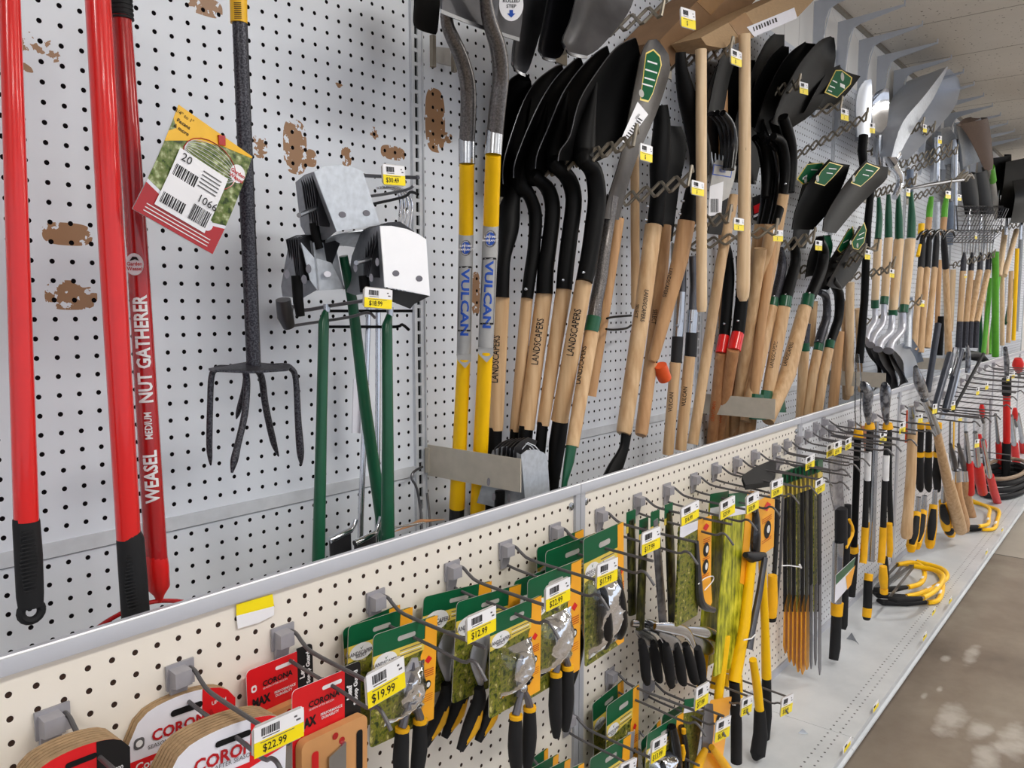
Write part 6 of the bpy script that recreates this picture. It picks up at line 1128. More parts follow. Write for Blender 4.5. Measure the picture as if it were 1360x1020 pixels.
for i, (x, y, Y, lab) in enumerate([(848, 838, .80, 'left'), (880, 842, .765, 'middle and widest'), (922, 846, .77, 'right')]):
    s = 1.3 if i == 1 else 1.1
    segs = [('t', 'clamp_body', 'chrome', [(x - 8 * s, y - 10, 9), (x + 12 * s, y - 8 + i, 16), (x + 26 * s, y, 14), (x + 32 * s, y + 16, 8)], Y, Y, 3, .5), ('t', 'toothed_plate', 'steel', [(x - 4, y - 2, 6), (x + 8, y + 8, 18), (x + 20, y + 16, 17), (x + 26, y + 20, 6)], Y + .006, Y + .006, 3, .3)]
    for k in range(3 if i < 2 else 1): segs.append(('t', 'grip', 'black_rubber', [(x + 4 + k * 13, y + 14, 10), (x + 8 + k * 14, y + 34, 14), (x + 10 + k * 16, y + 60, 13), (x + 12 + k * 17, y + 70 - k * 4, 8)], Y + .004 * k, Y + .004 * k, 3))
    tool('clamp_head_pruner', 'chrome toothed clamp head tool with black grips, %s' % lab, 'pruner', segs, 'chrome clamp head tools')
# orange strip pack with wire tie
L, W, H, u, v, n, O = frame((903, 700), (948, 683), 830, Yc(926, PX_[8])); t = thing('tool_pack', 'tall foliage pack with orange strip and wire loop, tag $16.99 at its top', 'packaged garden tool', L(.5, 1)); m = MB(); m.prism(rr(L, W, H, 0, 0, .62, 1, .004, 0), -n * .004, 'foliage_print'); link('pack_body', m, t)
m = MB(); m.prism([L(.5, 0, .001), L(.92, 0, .001), L(.98, .7, .001), L(1.05, .95, .001), L(.95, 1.0, .001), L(.8, .93, .001), L(.60, .75, .001)], -n * .0015, 'card_orange'); link('orange_strip', m, t)
m = MB(); m.prism([L(0, 0, .0012), L(.5, 0, .0012), L(.5, .09, .0012), L(0, .12, .0012)], -n * .001, 'card_white'); m.add([L(.75, .06, .002), L(.85, .10, .002), L(.75, .14, .002), L(.65, .10, .002)], [(0, 1, 2, 3)], 'card_red')
for b in (.34, .52): ell(m, L, W, H, .78, b, .09, .10, .002, 'ink'); ell(m, L, W, H, .80, b, .04, .05, .0024, 'ink_white')
for k in range(8): rect(m, L, .68, (.22, .24, .26, .42, .44, .60, .62, .64)[k], .9, (.22, .24, .26, .42, .44, .60, .62, .64)[k] + .008, .002, 'ink_orange')
link('print', m, t); m = MB(); m.tube([L(.46, .64, .01), L(.6, .60, .014), L(.85, .62, .014), L(.88, .68, .012), L(.66, .74, .01)], .0011, 'ink_white', 6, smooth=3); link('wire_tie', m, t)
m = MB(); m.tube([L(.45, .2, .004), L(.5, .5, .006), L(.55, .8, .008), L(.7, .92, .01), L(.95, 1.0, .012)], [.004, .006, .009, .008, .006], 'dark_steel', 8, smooth=3); link('pruner_head', m, t)
# bright foliage sleeves with yellow poles
def sleeve(label, x0, x1, yt, yb, Y, mt='foliage_bright', orange=False, pole=True):
    L, W, H, u, v, n, O = frame((x0, yt + 4), (x1, yt), yb, Y); t = thing('foliage_sleeve_pack', label, 'packaged garden tool', L(.5, 1), 'foliage printed sleeves'); m = MB(); g = []
    m.prism(rr(L, W, H, 0, .04, 1, 1, .004, 0), -n * .003, mt); link('sleeve', m, t); m = MB(); m.prism(rr(L, W, H, 0, 0, 1, .08, .003, .0006), -n * .002, 'card_green'); rect(m, L, 0, .08, 1, .125, .0012, 'card_white')
    if orange: m.prism([L(.72, 0, .0012), L(1, 0, .0012), L(1, .55, .0012), L(.72, .52, .0012)], -n * .001, 'card_orange')
    link('header', m, t)
    if pole:
        m = MB(); m.tube([L(.4, .80, -.004), L(.35, 1.0, -.004), L(.3, 1.15, -.004)], .011, 'yellow_paint', 10); link('pole', m, t)
    return t
sleeve('bright yellow green foliage sleeve, left of two', 944, 968, 652, 880, .80)
sleeve('bright yellow green foliage sleeve, right of two', 968, 1001, 652, 885, .755, orange=True)
L, W, H, u, v, n, O = frame((1008, 665), (1029, 653), 790, .76); t = thing('tool_card', 'slim orange card with red diamond at the wrapped lopper head', 'card', L(.5, 1)); m = MB(); m.prism(rr(L, W, H, 0, 0, 1, .6, .003, 0), -n * .001, 'card_orange'); link('card', m, t)
m = MB(); m.add([L(.5, .06, .001), L(.75, .11, .001), L(.5, .16, .001), L(.25, .11, .001)], [(0, 1, 2, 3)], 'card_red'); ell(m, L, W, H, .55, .36, .22, .22, .001, 'ink'); ell(m, L, W, H, .6, .36, .1, .1, .0013, 'ink_white'); [rect(m, L, .2, b, .8, b + .008, .001, 'ink_orange') for b in (.22, .24, .26, .45, .47)]; link('print', m, t)
tool('lopper', 'large yellow handled lopper with wrapped dark head, its grips hanging low', 'lopper', [('t', 'wrapped_head', 'dark_wrap', [(1001, 662, 8), (1004, 690, 16), (1003, 715, 22), (1003, 738, 18)], .75, .75, 3, .6), ('t', 'left_handle', 'yellow_paint', [(998, 744, 13), (989, 830, 15), (975, 905, 17)], .745, .745), ('t', 'right_handle', 'yellow_paint', [(1012, 742, 10), (1016, 830, 11), (1018, 900, 13)], .76, .76), ('t', 'collar', 'black_plastic', [(990, 737, 8), (998, 740, 15), (1014, 738, 10)], .742, .742), ('t', 'left_grip', 'black_rubber', [(975, 904, 14), (978, 960, 15), (978, 1012, 15)], .745, .745), ('t', 'right_grip', 'black_rubber', [(1018, 898, 12), (1018, 950, 14), (1012, 1000, 16), (1008, 1004, 10)], .76, .76)])
tool('lopper', 'yellow handled lopper behind the big one, grey shank slanting down', 'lopper', [('t', 'shank', 'dark_steel', [(1016, 740, 8), (1008, 790, 9), (998, 840, 10), (994, 862, 12)], .73, .73), ('t', 'left_handle', 'yellow_paint', [(1000, 876, 10), (1006, 915, 12), (1009, 945, 12)], .73, .73), ('t', 'left_grip', 'black_rubber', [(1009, 942, 15), (1010, 975, 19), (1006, 1002, 20), (1003, 1006, 10)], .73, .73), ('t', 'cable_tie', 'ink_white', [(988, 850, 2), (998, 848, 2), (1003, 843, 2)], .72, .72)])
for i, (x0, x1, y0, y1, Y, nm) in enumerate([(957, 948, 860, 915, .80, 'left'), (968, 962, 858, 912, .79, 'middle'), (981, 981, 900, 925, .76, 'right')]):
    tool('yellow_pole_end', 'short yellow pole end with white tie under the foliage sleeves, %s' % nm, 'garden tool', [('t', 'pole', 'yellow_paint', [(x0, y0, 10), (x1, y1, 11)], Y, Y), ('t', 'tie', 'ink_white', [(x0 - 8, y0 + 36, 1.6), (x0 + 6, y0 + 38, 1.6)], Y - .02, Y - .02)], 'yellow pole ends under the sleeves')
# pruning saw with yellow handle
tool('pruning_saw', 'black pruning saw with toothed blade and yellow handle', 'saw', [('t', 'scabbard', 'black_rubber', [(1033, 640, 13), (1032, 700, 13), (1028, 770, 11)], .78, .78, 0, .4), ('t', 'toothed_blade', 'dark_steel', [(1040, 660, 8), (1037, 740, 9), (1032, 800, 6)], .785, .785, 0, .3), ('t', 'handle', 'yellow_grip', [(1026, 764, 12), (1026, 800, 14), (1024, 816, 15), (1024, 822, 12)], .775, .775), ('t', 'end_cap', 'black_rubber', [(1024, 819, 15), (1024, 824, 13)], .775, .775)])
# hanging bundle of long thin saw sleeves
for i in range(9):
    x0 = 1042 + i * 5.7; y0 = 628 - i * 2.0; Y = .845 - i * .012; X = P(x0 + 4, y0, Y).x; bt = (868, 880, 885, 893, 896, 890, 885, 880, 893)[i]
    t = thing('saw_sleeve', 'long thin black foliage sleeve with orange tip, %s counting from the left' % ['first', 'second', 'third', 'fourth', 'fifth', 'sixth', 'seventh', 'eighth', 'last'][i], 'saw', P(x0, bt, Y), 'hanging bundle of thin saw sleeves')
    m = MB(); m.ppoly([(x0 - 1, y0 + 16), (x0 + 3.6, y0 + 14), (x0 + 3.4, 812), (x0 + 1, 815), (x0 - .6, 812)], Y, .003, ['black_plastic', 'foliage_dark', 'black_plastic', 'foliage_print'][i % 4]); link('sleeve', m, t)
    m = MB(); m.ppoly([(x0 - 1.5, y0), (x0 + 5.5, y0 - 4), (x0 + 5.5, y0 + 12), (x0 - 1.5, y0 + 16)], Y - .002, .004, 'card_green'); link('header', m, t)
    m = MB(); m.ppoly([(x0 - .5, y0 + 16), (x0 + 5, y0 + 12), (x0 + 5, y0 + 32), (x0 - .5, y0 + 34)], Y - .002, .003, 'card_yellow'); link('label', m, t)
    if i < 6:
        m = MB(); m.ppoly([(x0 + .5, 806), (x0 + 3.8, 790), (x0 + 5.2, 802), (x0 + 4.2, bt - 6), (x0 + 1.6, bt), (x0 - .4, bt - 10)], Y - .001, .004, 'card_orange_deep'); link('orange_tip', m, t)
    else:
        m = MB(); m.ppoly([(x0, 778), (x0 + 3.4, 775), (x0 + 3.2, bt - 4), (x0 + 1.6, bt + 4), (x0 + .4, bt - 6)], Y - .001, .003, 'blade_grey'); link('blade_tip', m, t)
m = MB(); m.ptube([(1022, 752, 1.6), (1048, 751, 1.8), (1062, 753, 1.8)], .80, .76, 'ink_white', 6); m.ptube([(1062, 750, 3), (1064, 754, 3)], .76, .76, 'ink_white', 6); single('cable_tie', 'thin white cable tie round the bundle of saw sleeves', 'cable tie', m)
for i in range(4):
    t = peg('long dark wire of the saw sleeve bundle, %s' % ['topmost', 'second', 'third', 'lowest'][i], 1060 + i * 11 if i else 1032, (612, 576, 566, 560)[i], .20, lower=i == 0, grp='wires over the saw sleeve bundle')
pricetag((1025, 641), (1040, 635), 20, .70, '$24.99', 'yellow price tag beside the black grab loop', holder=False)
for a, b, h_, Y, lab in [((1070, 608), (1082, 602), 18, .72, 'price tag above the saw sleeve bundle, left of three'), ((1098, 592), (1108, 587), 17, .72, 'price tag above the grey pole saw, left'), ((1108, 588), (1118, 584), 18, .70, 'price tag above the grey pole saw, middle'), ((1123, 584), (1131, 580), 15, .70, 'price tag above the grey pole saw, right'), ((1083, 639), (1096, 632), 20, .68, 'price tag on the saw sleeves wire end'), ((1169, 575), (1178, 571), 15, .70, 'price tag before the yellow capped loppers'), ((1195, 562), (1203, 559), 15, .70, 'price tag left of the wood handled shears')]:
    pricetag(a, b, h_, Y, '$29.99', lab, holder=False)
t = thing('black_grab_tool', 'flat black molded tool lying over the wires, centre right', 'garden tool', P(1000, 640, .80)); m = MB(); m.prism([P(985, 632, .75), P(1003, 620, .80), P(1022, 612, .84), P(1031, 614, .84), P(1030, 628, .78), P(1024, 640, .74), P(990, 644, .74)], (0, 0, -.012), 'black_rubber'); link('body', m, t)
# ---- pole saw, loppers with yellow grips
tool('pole_saw', 'grey and black pole saw head with wrapped top and black yellow grip', 'saw', [('b', 'wrapped_blades', 'wrap_grey', [(1101, 610, .76), (1103, 650, .76), (1108, 678, .76)], [(1118, 606, .76), (1120, 650, .76), (1122, 678, .76)], .1), ('t', 'collar', 'black_plastic', [(1117, 675, 16), (1117, 722, 16)], .76, .76), ('t', 'shaft', 'steel', [(1113, 720, 14), (1111, 800, 13)], .76, .76), ('t', 'yellow_ring', 'yellow_grip', [(1112, 800, 16), (1111, 817, 15)], .76, .76), ('t', 'grip', 'black_rubber', [(1111, 815, 13), (1109, 860, 14), (1107, 876, 12)], .76, .76)])
tool('lopper', 'lopper with black shafts and orange lever beside the pole saw', 'lopper', [('t', 'left_shaft', 'black_rubber', [(1126, 670, 9), (1124, 740, 9), (1121, 830, 9), (1120, 836, 6)], .78, .78), ('t', 'orange_lever', 'yellow_grip', [(1128, 690, 4), (1132, 705, 6), (1127, 720, 5), (1124, 728, 3)], .77, .77, 3), ('t', 'ring', 'yellow_grip', [(1133, 725, 13), (1134, 732, 13)], .79, .79), ('t', 'right_grip', 'black_rubber', [(1134, 733, 11), (1132, 770, 11), (1131, 792, 9)], .79, .79)])
L, W, H, u, v, n, O = frame((1110, 764), (1136, 740), 800, .72); t = thing('tool_card', 'small green white and yellow card tied on the pole saw', 'card', L(.5, 1)); m = MB(); m.prism([L(0, 0), L(1, 0), L(.8, .9), L(0, 1)], -n * .001, 'card_white'); link('card', m, t); m = MB(); m.add([L(0, 0, .001), L(1, 0, .001), L(.9, .3, .001), L(0, .35, .001)], [(0, 1, 2, 3)], 'card_green'); m.add([L(.5, .4, .001), L(1, .3, .001), L(.8, .9, .001), L(.6, .95, .001)], [(0, 1, 2, 3)], 'card_orange'); link('print', m, t)
tool('lopper_handle_tool', 'upright dark navy shaft with yellow cap left of the brown wrapped lopper', 'lopper', [('t', 'cap', 'yellow_grip', [(1140, 570, 11), (1140, 581, 13)], .78, .78), ('t', 'shaft', 'black_metal', [(1139, 581, 9), (1137, 650, 9), (1134, 726, 9)], .78, .78), ('t', 'clear_wrap', 'clear_plastic', [(1139, 470, 4), (1140, 510, 9), (1139, 545, 8), (1140, 572, 8)], .78, .78)])
for i, (x, nm, Y) in enumerate([(1150, 'left', .76), (1174, 'right', .73)]):
    tool('lopper', 'lopper with long yellow foam grips and wrapped head, %s of two' % nm, 'lopper', [('t', 'wrapped_head', 'clear_dark', [(x - 4 + i * 4, 512, 12), (x + 2, 520, 20), (x + 2, 545, 15), (x + 4, 562, 8)], Y, Y, 3, .7), ('t', 'yellow_collar', 'yellow_grip', [(x + 5, 562, 11), (x + 5, 569, 14)], Y, Y), ('t', 'left_shaft', 'black_rubber', [(x + 5, 569, 7), (x + 1, 640, 7.5), (x - 1, 701, 8)], Y, Y), ('t', 'right_shaft', 'black_rubber', [(x + 7, 569, 7), (x + 7, 640, 7), (x + 9, 698, 7)], Y + .02, Y + .02), ('t', 'left_grip', 'yellow_grip', [(x - 1, 700, 9), (x - 3, 740, 9.5), (x - 4, 748, 9)], Y, Y), ('t', 'right_grip', 'yellow_grip', [(x + 7, 695, 8), (x + 8, 730, 8), (x + 7, 740, 7)], Y + .02, Y + .02), ('t', 'white_label', 'ink_white', [(x + 3, 600 + i * 5, 8.6), (x + 2, 638, 8.6)], Y - .002, Y - .002)], 'yellow foam gripped loppers')
tool('telescoping_pole', 'clear sleeved telescoping pole with black orange end, standing tallest', 'garden tool', [('t', 'shaft', 'steel', [(1164, 560, 6), (1160, 680, 7), (1157, 745, 9)], .75, .75), ('t', 'upper_ring', 'yellow_grip', [(1154, 762, 11), (1153, 771, 11)], .745, .745), ('t', 'grip', 'black_rubber', [(1153, 771, 11), (1152, 808, 11.5)], .745, .745), ('t', 'end_ring', 'yellow_grip', [(1152, 807, 12), (1151, 819, 11.5)], .745, .745), ('t', 'end_cap', 'black_rubber', [(1151, 818, 11), (1151, 822, 9)], .745, .745)])
tool('hand_tool', 'orange oval grip tool ending right above the bow saws', 'garden tool', [('t', 'oval_grip', 'yellow_grip', [(1173, 752, 9), (1173, 768, 12), (1174, 780, 9)], .74, .74), ('t', 'end_ring', 'yellow_grip', [(1174, 782, 10), (1174, 788, 10)], .74, .74), ('t', 'black_core', 'black_rubber', [(1176, 740, 6), (1177, 765, 8), (1176, 782, 7)], .75, .75)])
tool('brown_wrapped_tool', 'copper brown leather like sheath hanging between the loppers', 'garden tool', [('b', 'sheath', 'copper_brown', [(1145, 566, .80), (1148, 590, .80), (1152, 620, .80)], [(1160, 566, .80), (1160, 590, .80), (1154, 622, .80)], .1), ('b', 'white_sheet', 'card_white', [(1155, 585, .79), (1156, 610, .79), (1154, 640, .79)], [(1164, 600, .79), (1162, 615, .79), (1158, 638, .79)], .05)])
# ---- wood and chrome shears, black yellow grips
tool('wood_handled_tool', 'long straight wood handle with clear ferrule, left of the yellow ringed grips', 'garden tool', [('t', 'ferrule', 'steel', [(1211, 540, 9), (1211, 575, 10)], .74, .74), ('t', 'handle', 'wood', [(1212, 572, 12), (1210, 630, 13), (1206, 680, 13), (1204, 708, 15), (1204, 714, 12)], .74, .74)])
m = MB(); m.ppoly([(1205, 545), (1209, 545), (1207, 588), (1203, 588)], .76, .004, 'orange_cap'); single('orange_strip_card', 'narrow orange strip card behind the long straight wood handle', 'card', m)
for i, (x, nm) in enumerate([(1222, 'left'), (1233, 'middle'), (1245, 'right')]):
    Y = .76 - i * .008
    tool('grass_shears', 'black grip with yellow rings, %s of the upper three' % nm, 'shears', [('t', 'upper_ring', 'yellow_grip', [(x + 1, 562, 9), (x + 1, 569, 9)], Y, Y), ('t', 'shaft', 'black_rubber', [(x + 1, 568, 8), (x, 600, 8)], Y, Y), ('t', 'lower_ring', 'yellow_grip', [(x, 600, 10.5), (x, 606, 10.5)], Y, Y), ('t', 'grip', 'black_rubber', [(x, 606, 9), (x - 1, 630, 11), (x, 648, 9), (x + 1, 652, 5)], Y, Y)], 'black yellow ringed grips, upper row')
for i, (x0, y0, x1, y1, nm) in enumerate([(1218, 682, 1210, 732, 'leftmost'), (1226, 680, 1217, 728, 'second'), (1240, 672, 1235, 727, 'third'), (1252, 668, 1257, 704, 'fourth'), (1259, 700, 1263, 712, 'last and short')]):
    Y = .73 + i * .006
    tool('grass_shears', 'black and yellow oval grip, %s of the lower row' % nm, 'shears', [('t', 'shaft', 'steel', [(x0 + 2, y0 - 22, 6), (x0 + 1, y0, 7)], Y, Y), ('t', 'yellow_shell', 'yellow_grip', [(x0, y0 - 2, 10), ((x0 + x1) / 2, (y0 + y1) / 2, 13), (x1, y1 - 6, 13), (x1, y1, 9)], Y + .003, Y + .003), ('t', 'black_inlay', 'black_rubber', [(x0, y0 + 4, 7), ((x0 + x1) / 2, (y0 + y1) / 2, 11), (x1 + 1, y1 - 10, 7)], Y - .006, Y - .006, 3)], 'black yellow oval grips, lower row')
for i, (pts, nm, Y) in enumerate([([(1244, 572, 10), (1252, 610, 12), (1262, 650, 15), (1272, 690, 17), (1276, 704, 15)], 'long slanting with white label', .70), ([(1270, 636, 13), (1271, 660, 15), (1278, 690, 17), (1280, 703, 14)], 'middle with chrome ferrule', .73), ([(1281, 634, 10), (1285, 665, 12), (1291, 690, 12), (1292, 698, 10)], 'right with chrome ferrule', .76)]):
    segs = [('t', 'handle', 'wood_dark' if i else 'wood', pts, Y, Y, 3)]
    if i == 0: segs = [('t', 'ferrule', 'steel', [(1228, 530, 10), (1236, 550, 10), (1244, 573, 11)], Y, Y)] + segs + [('t', 'white_label', 'ink_white', [(1256, 604, 6), (1262, 636, 7)], Y - .012, Y - .012), ('t', 'wrapped_head', 'clear_dark', [(1216, 488, 8), (1220, 505, 18), (1226, 520, 17), (1230, 530, 9)], Y, Y, 3, .7)]
    else: segs += [('t', 'ferrule', 'chrome', [(pts[0][0], 624, pts[0][2]), (pts[0][0], 638, pts[0][2] + 1)], Y, Y), ('t', 'tang', 'dark_steel', [(pts[0][0] - 8, 590, 4), (pts[0][0] - 4, 606, 7), (pts[0][0], 624, 7)], Y, Y, 3)]
    tool('hedge_shears', 'turned wood handle of hedge shears, %s' % nm, 'shears', segs, 'wood handled hedge shears')
for i, (x0, y0, x1, y1, w_, Y, mt, lab) in enumerate([(1246, 430, 1232, 520, 8, .80, 'dark_shaft', 'slanting dark shaft above the far rail, leftmost'), (1262, 470, 1240, 548, 9, .77, 'dark_shaft', 'slanting dark shaft above the far rail, second'), (1276, 465, 1256, 545, 9, .76, 'dark_shaft', 'slanting dark shaft above the far rail, third'), (1306, 470, 1266, 545, 4, .76, 'black_rubber', 'thin black rod crossing above the far rail')]):
    m = MB(); m.ptube([(x0, y0, w_), (x1, y1, w_)], Y, Y, mt); single('slanting_shaft_tool', lab, 'garden tool', m)
tool('hedge_shears', 'grey bladed shears slanting above the far rail between dark shafts', 'shears', [('b', 'blade', 'steel', [(1268, 490, .77), (1256, 525, .77), (1248, 555, .77)], [(1276, 492, .77), (1268, 525, .77), (1255, 556, .77)], .08), ('t', 'wrap', 'clear_plastic', [(1270, 462, 8), (1268, 480, 10), (1262, 500, 10)], .77, .77)])
tool('hedge_shears', 'clear wrapped shears tip standing behind the slanting shafts', 'shears', [('t', 'wrapped_blades', 'clear_dark', [(1284, 458, 4), (1286, 470, 9), (1285, 495, 9)], .80, .80, 3, .7)])
for i, (x, y0, y1, w_, mt, Y, lab) in enumerate([(1262, 560, 640, 7, 'dark_steel', .77, 'dark grey blade hanging behind the ferruled handles'), (1267, 560, 640, 6, 'label_gold', .79, 'golden strip hanging behind the ferruled handles'), (1274, 555, 620, 7, 'blade_grey', .78, 'grey blade right of the golden strip'), (1283, 545, 640, 12, 'galvanised', .80, 'broad pale grey blade left of the red gripped tools'), (1294, 550, 640, 8, 'galvanised', .82, 'slim pale grey blade left of the red gripped tools'), (1307, 540, 665, 9, 'steel', .84, 'tall pale steel bar behind the red gripped tools'), (1315, 530, 650, 7, 'galvanised_dark', .85, 'tall grey bar left of the red and black upright tool')]):
    m = MB(); m.ptube([(x, y0, w_), (x - 1, y1, w_)], Y, Y, mt, 8, flat=.3, flatdir=Vector((0, 1, 0))); single('hanging_blade', lab, 'garden tool', m)
RG = 'red gripped shears'
for i, (sx, sy, ex, ey, bx, by, w_, Y, lab) in enumerate([(1285, 590, 1287, 616, 1289, 658, 10, .74, 'red gripped tool with grey shank, leftmost'), (1297, 590, 1299, 620, 1305, 657, 12, .72, 'red gripped tool with grey shank, second'), (1307, 600, 1315, 634, 1325, 671, 9.5, .70, 'red gripped tool with thin slanting shank, lowest'), (1324, 566, 1326, 590, 1328, 625, 7, .80, 'red gripped tool half behind the black red upright'), (1345, 568, 1347, 592, 1351, 626, 9, .78, 'red gripped tool right of the black red upright'), (1354, 566, 1358, 588, 1362, 618, 9, .80, 'red gripped tool touching the right picture edge')]):
    tool('red_gripped_shears', lab, 'shears', [('t', 'shank', 'steel', [(sx - 2, sy - 16, w_ * .5), (ex, ey, w_ * .7)], Y, Y), ('t', 'red_grip', 'red_plastic', [(ex, ey - 2, w_), ((ex + bx) / 2, (ey + by) / 2, w_ * 1.08), (bx, by - 3, w_), (bx, by, w_ * .6)], Y, Y)], RG)
tool('red_black_tool', 'upright red tool with black ends and white stripe by the right edge', 'garden tool', [('t', 'upper_grip', 'black_rubber', [(1337, 503, 11), (1337, 524, 11)], .76, .76), ('t', 'red_body', 'red_paint', [(1337, 523, 9), (1337, 592, 9)], .76, .76), ('t', 'white_stripe', 'ink_white', [(1339, 540, 4), (1339, 576, 4)], .752, .752), ('t', 'lower_grip', 'black_rubber', [(1337, 588, 11), (1336, 620, 10.5), (1336, 633, 9)], .76, .76)])
for i, (x, y, lab) in enumerate([(1304, 545, 'red latch of shears above the price tag, left'), (1301, 585, 'red latch of shears beside the lower price tag'), (1307, 592, 'dark red latch of shears right of the lower price tag'), (1348, 550, 'small red latch near the right edge'), (1352, 484, 'red bundle resting on the far wires')]):
    w_ = 7 if i < 4 else 14
    tool('red_latch_tool', lab, 'garden tool', [('t', 'latch', 'red_plastic', [(x, y - 8, w_ * .6), (x, y, w_), (x + 1, y + 8, w_ * .6)], .78, .78, 3), ('t', 'pin', 'dark_steel', [(x - 1, y + 6, 4), (x + 2, y + 16, 4)], .785, .785)])
# wires and tags of the far front panels
far = [(1090, 572, 'sixth'), (1102, 567, 'seventh'), (1128, 562, 'eighth'), (1158, 552, 'ninth'), (1195, 540, 'tenth'), (1215, 536, 'eleventh'), (1232, 534, 'twelfth'), (1252, 522, 'thirteenth'), (1262, 512, 'fourteenth'), (1276, 505, 'fifteenth'), (1284, 500, 'sixteenth'), (1292, 494, 'seventeenth'), (1300, 490, 'eighteenth'), (1308, 486, 'nineteenth'), (1318, 484, 'twentieth')]
for x, y, s in far: peg('thin far wire peg on the pale grey panels, %s going away' % s, x, y, .30 if x > 1190 else .22, grp='thin wire pegs on the far panels', w_=.0034)
for i, (x, y, L_, s) in enumerate([(1262, 592, .28, 'upper'), (1264, 600, .28, 'lower')]): peg('thin wire below the far tags, %s of two' % s, x, y, L_, lower=False, grp='thin wire pegs on the far panels', w_=.003)
for a, b, h_, Y, lab in [((1239, 537), (1245, 536), 13, .68, 'price tag in front of the slanting hedge shears'), ((1220, 550), (1226, 549), 12, .70, 'price tag over the black yellow grips'), ((1264, 533), (1269, 532), 12, .68, 'price tag among the far wires, left'), ((1273, 551), (1278, 550), 10, .70, 'price tag among the far wires, lower'), ((1297, 515), (1301, 514), 10, .70, 'price tag among the far wires, middle'), ((1309, 508), (1313, 507), 10, .68, 'price tag among the far wires, right'), ((1295, 584), (1301, 583), 11, .66, 'price tag beside the red latches'), ((1344, 494), (1348, 493), 9, .68, 'price tag near the right edge, upper'), ((1337, 500), (1341, 499), 8, .68, 'price tag on the black ended red tool')]:
    pricetag(a, b, h_, Y, '$', lab, holder=False)
m = MB(); m.ptube([(1335, 462, 5), (1337, 480, 7), (1337, 502, 5)], .74, .74, 'clear_dark'); single('wrapped_tool_tip', 'clear wrapped tool tip above the far wires', 'garden tool', m)
# ---- bow saws lying on the base shelf
def bowsaw(label, pts, z, bl, hw=9):
    t = thing('bow_saw', label, 'bow saw', PZ(pts[0][0], pts[0][1], DECK), 'yellow bow saws on the base shelf'); W = [PZ(x, y, z) for x, y in pts]
    m = MB(); m.tube(W, .0095, 'yellow_paint', 12, smooth=4); link('bow_frame', m, t)
    m = MB(); g = [PZ(x, y, z) for x, y in bl]; m.tube(g, [.008] + [.0115] * (len(g) - 2) + [.008], 'black_rubber', 10); link('grip', m, t)
    m = MB(); m.tube([W[0], g[0]], .0055, 'bare_wood_label', 8); link('bare_sleeve', m, t)
    k = len(W) // 2; m = MB(); a, b = W[-2], W[-1]; m.tube([W[1].lerp(W[2], .35), W[1].lerp(W[2], .62)], .0102, 'ink_white', 12); link('white_label', m, t)
    m = MB(); d = (W[-1] - g[-1]); m.box((W[-1] + g[-1]) / 2, d.length, .0012, .018, 'dark_steel', rot=Matrix.Rotation(math.atan2(d.y, d.x), 3, 'Z')); link('saw_blade', m, t)
bowsaw('yellow bow saw on the shelf, lowest and nearest of the first pile', [(1232, 800), (1246, 797), (1252, 780), (1247, 762), (1228, 752), (1200, 749)], DECK + .012, [(1230, 800), (1205, 801), (1172, 800), (1166, 797)])
bowsaw('yellow bow saw on the shelf, long arm crossing the first pile', [(1204, 792), (1222, 788), (1245, 777), (1258, 766), (1250, 755), (1218, 746)], DECK + .034, [(1202, 792), (1185, 792), (1165, 790), (1160, 786)])
bowsaw('yellow bow saw on the shelf, small arch at the back of first pile', [(1206, 780), (1222, 775), (1228, 764), (1224, 752), (1210, 747), (1192, 750)], DECK + .056, [(1204, 780), (1190, 782), (1165, 784), (1160, 783)])
bowsaw('yellow bow saw on the shelf, partly hidden right end of first pile', [(1226, 794), (1240, 786), (1250, 774), (1252, 764), (1240, 757), (1214, 752)], DECK + .075, [(1224, 795), (1208, 796), (1190, 797), (1180, 795)])
bowsaw('yellow bow saw on the shelf of the second pile, outer', [(1304, 703), (1320, 702), (1325, 690), (1326, 678), (1310, 672), (1292, 665)], DECK + .012, [(1302, 703), (1294, 703), (1284, 703), (1276, 703)])
bowsaw('yellow bow saw on the shelf of the second pile, inner', [(1300, 699), (1312, 696), (1313, 686), (1314, 676), (1304, 670), (1290, 667)], DECK + .036, [(1298, 699), (1290, 700), (1282, 700), (1276, 700)])
m = MB(); m.loft([PZ(1124, 848, DECK + .002), PZ(1132, 850, DECK + .002)], [PZ(1131, 840, DECK + .02), PZ(1140, 856, DECK + .004)], 'galvanised_dark', .05); single('metal_scrap', 'small bent grey metal piece on the bare base shelf', 'metal piece', m)
m = MB(); m.loft([PZ(1060, 974, DECK + .002), PZ(1066, 975, DECK + .002)], [PZ(1066, 968, DECK + .015), PZ(1074, 975, DECK + .003)], 'galvanised', .05); single('metal_scrap', 'tiny bent grey metal piece on the nearest shelf section', 'metal piece', m)
# coiled black hoses on the far base shelf
c0 = PZ(1352, 650, DECK)
for i in range(3):
    m = MB(); m.tube([(c0.x + (.42 - i * .02) * math.cos(a), .73 + (.12 - i * .004) * math.sin(a), DECK + .02 + i * .036) for a in [math.pi * 2 * k / 36 for k in range(37)]], .017, 'black_rubber', 8, cap=False); single('coiled_hose', 'coiled black rubber hose lying flat on the far base shelf, %s ring' % ['lowest', 'middle', 'top'][i], 'hose', m, 'coiled hoses on the far base shelf')
m = MB(); m.tube([(c0.x + .40 * math.cos(a), .73 + .11 * math.sin(a), DECK + .125) for a in [math.pi * 2 * k / 36 for k in range(37)]], .012, 'bare_wood_label', 8, cap=False); single('coiled_hose', 'tan stripe coil resting on top of the black hoses', 'hose', m)
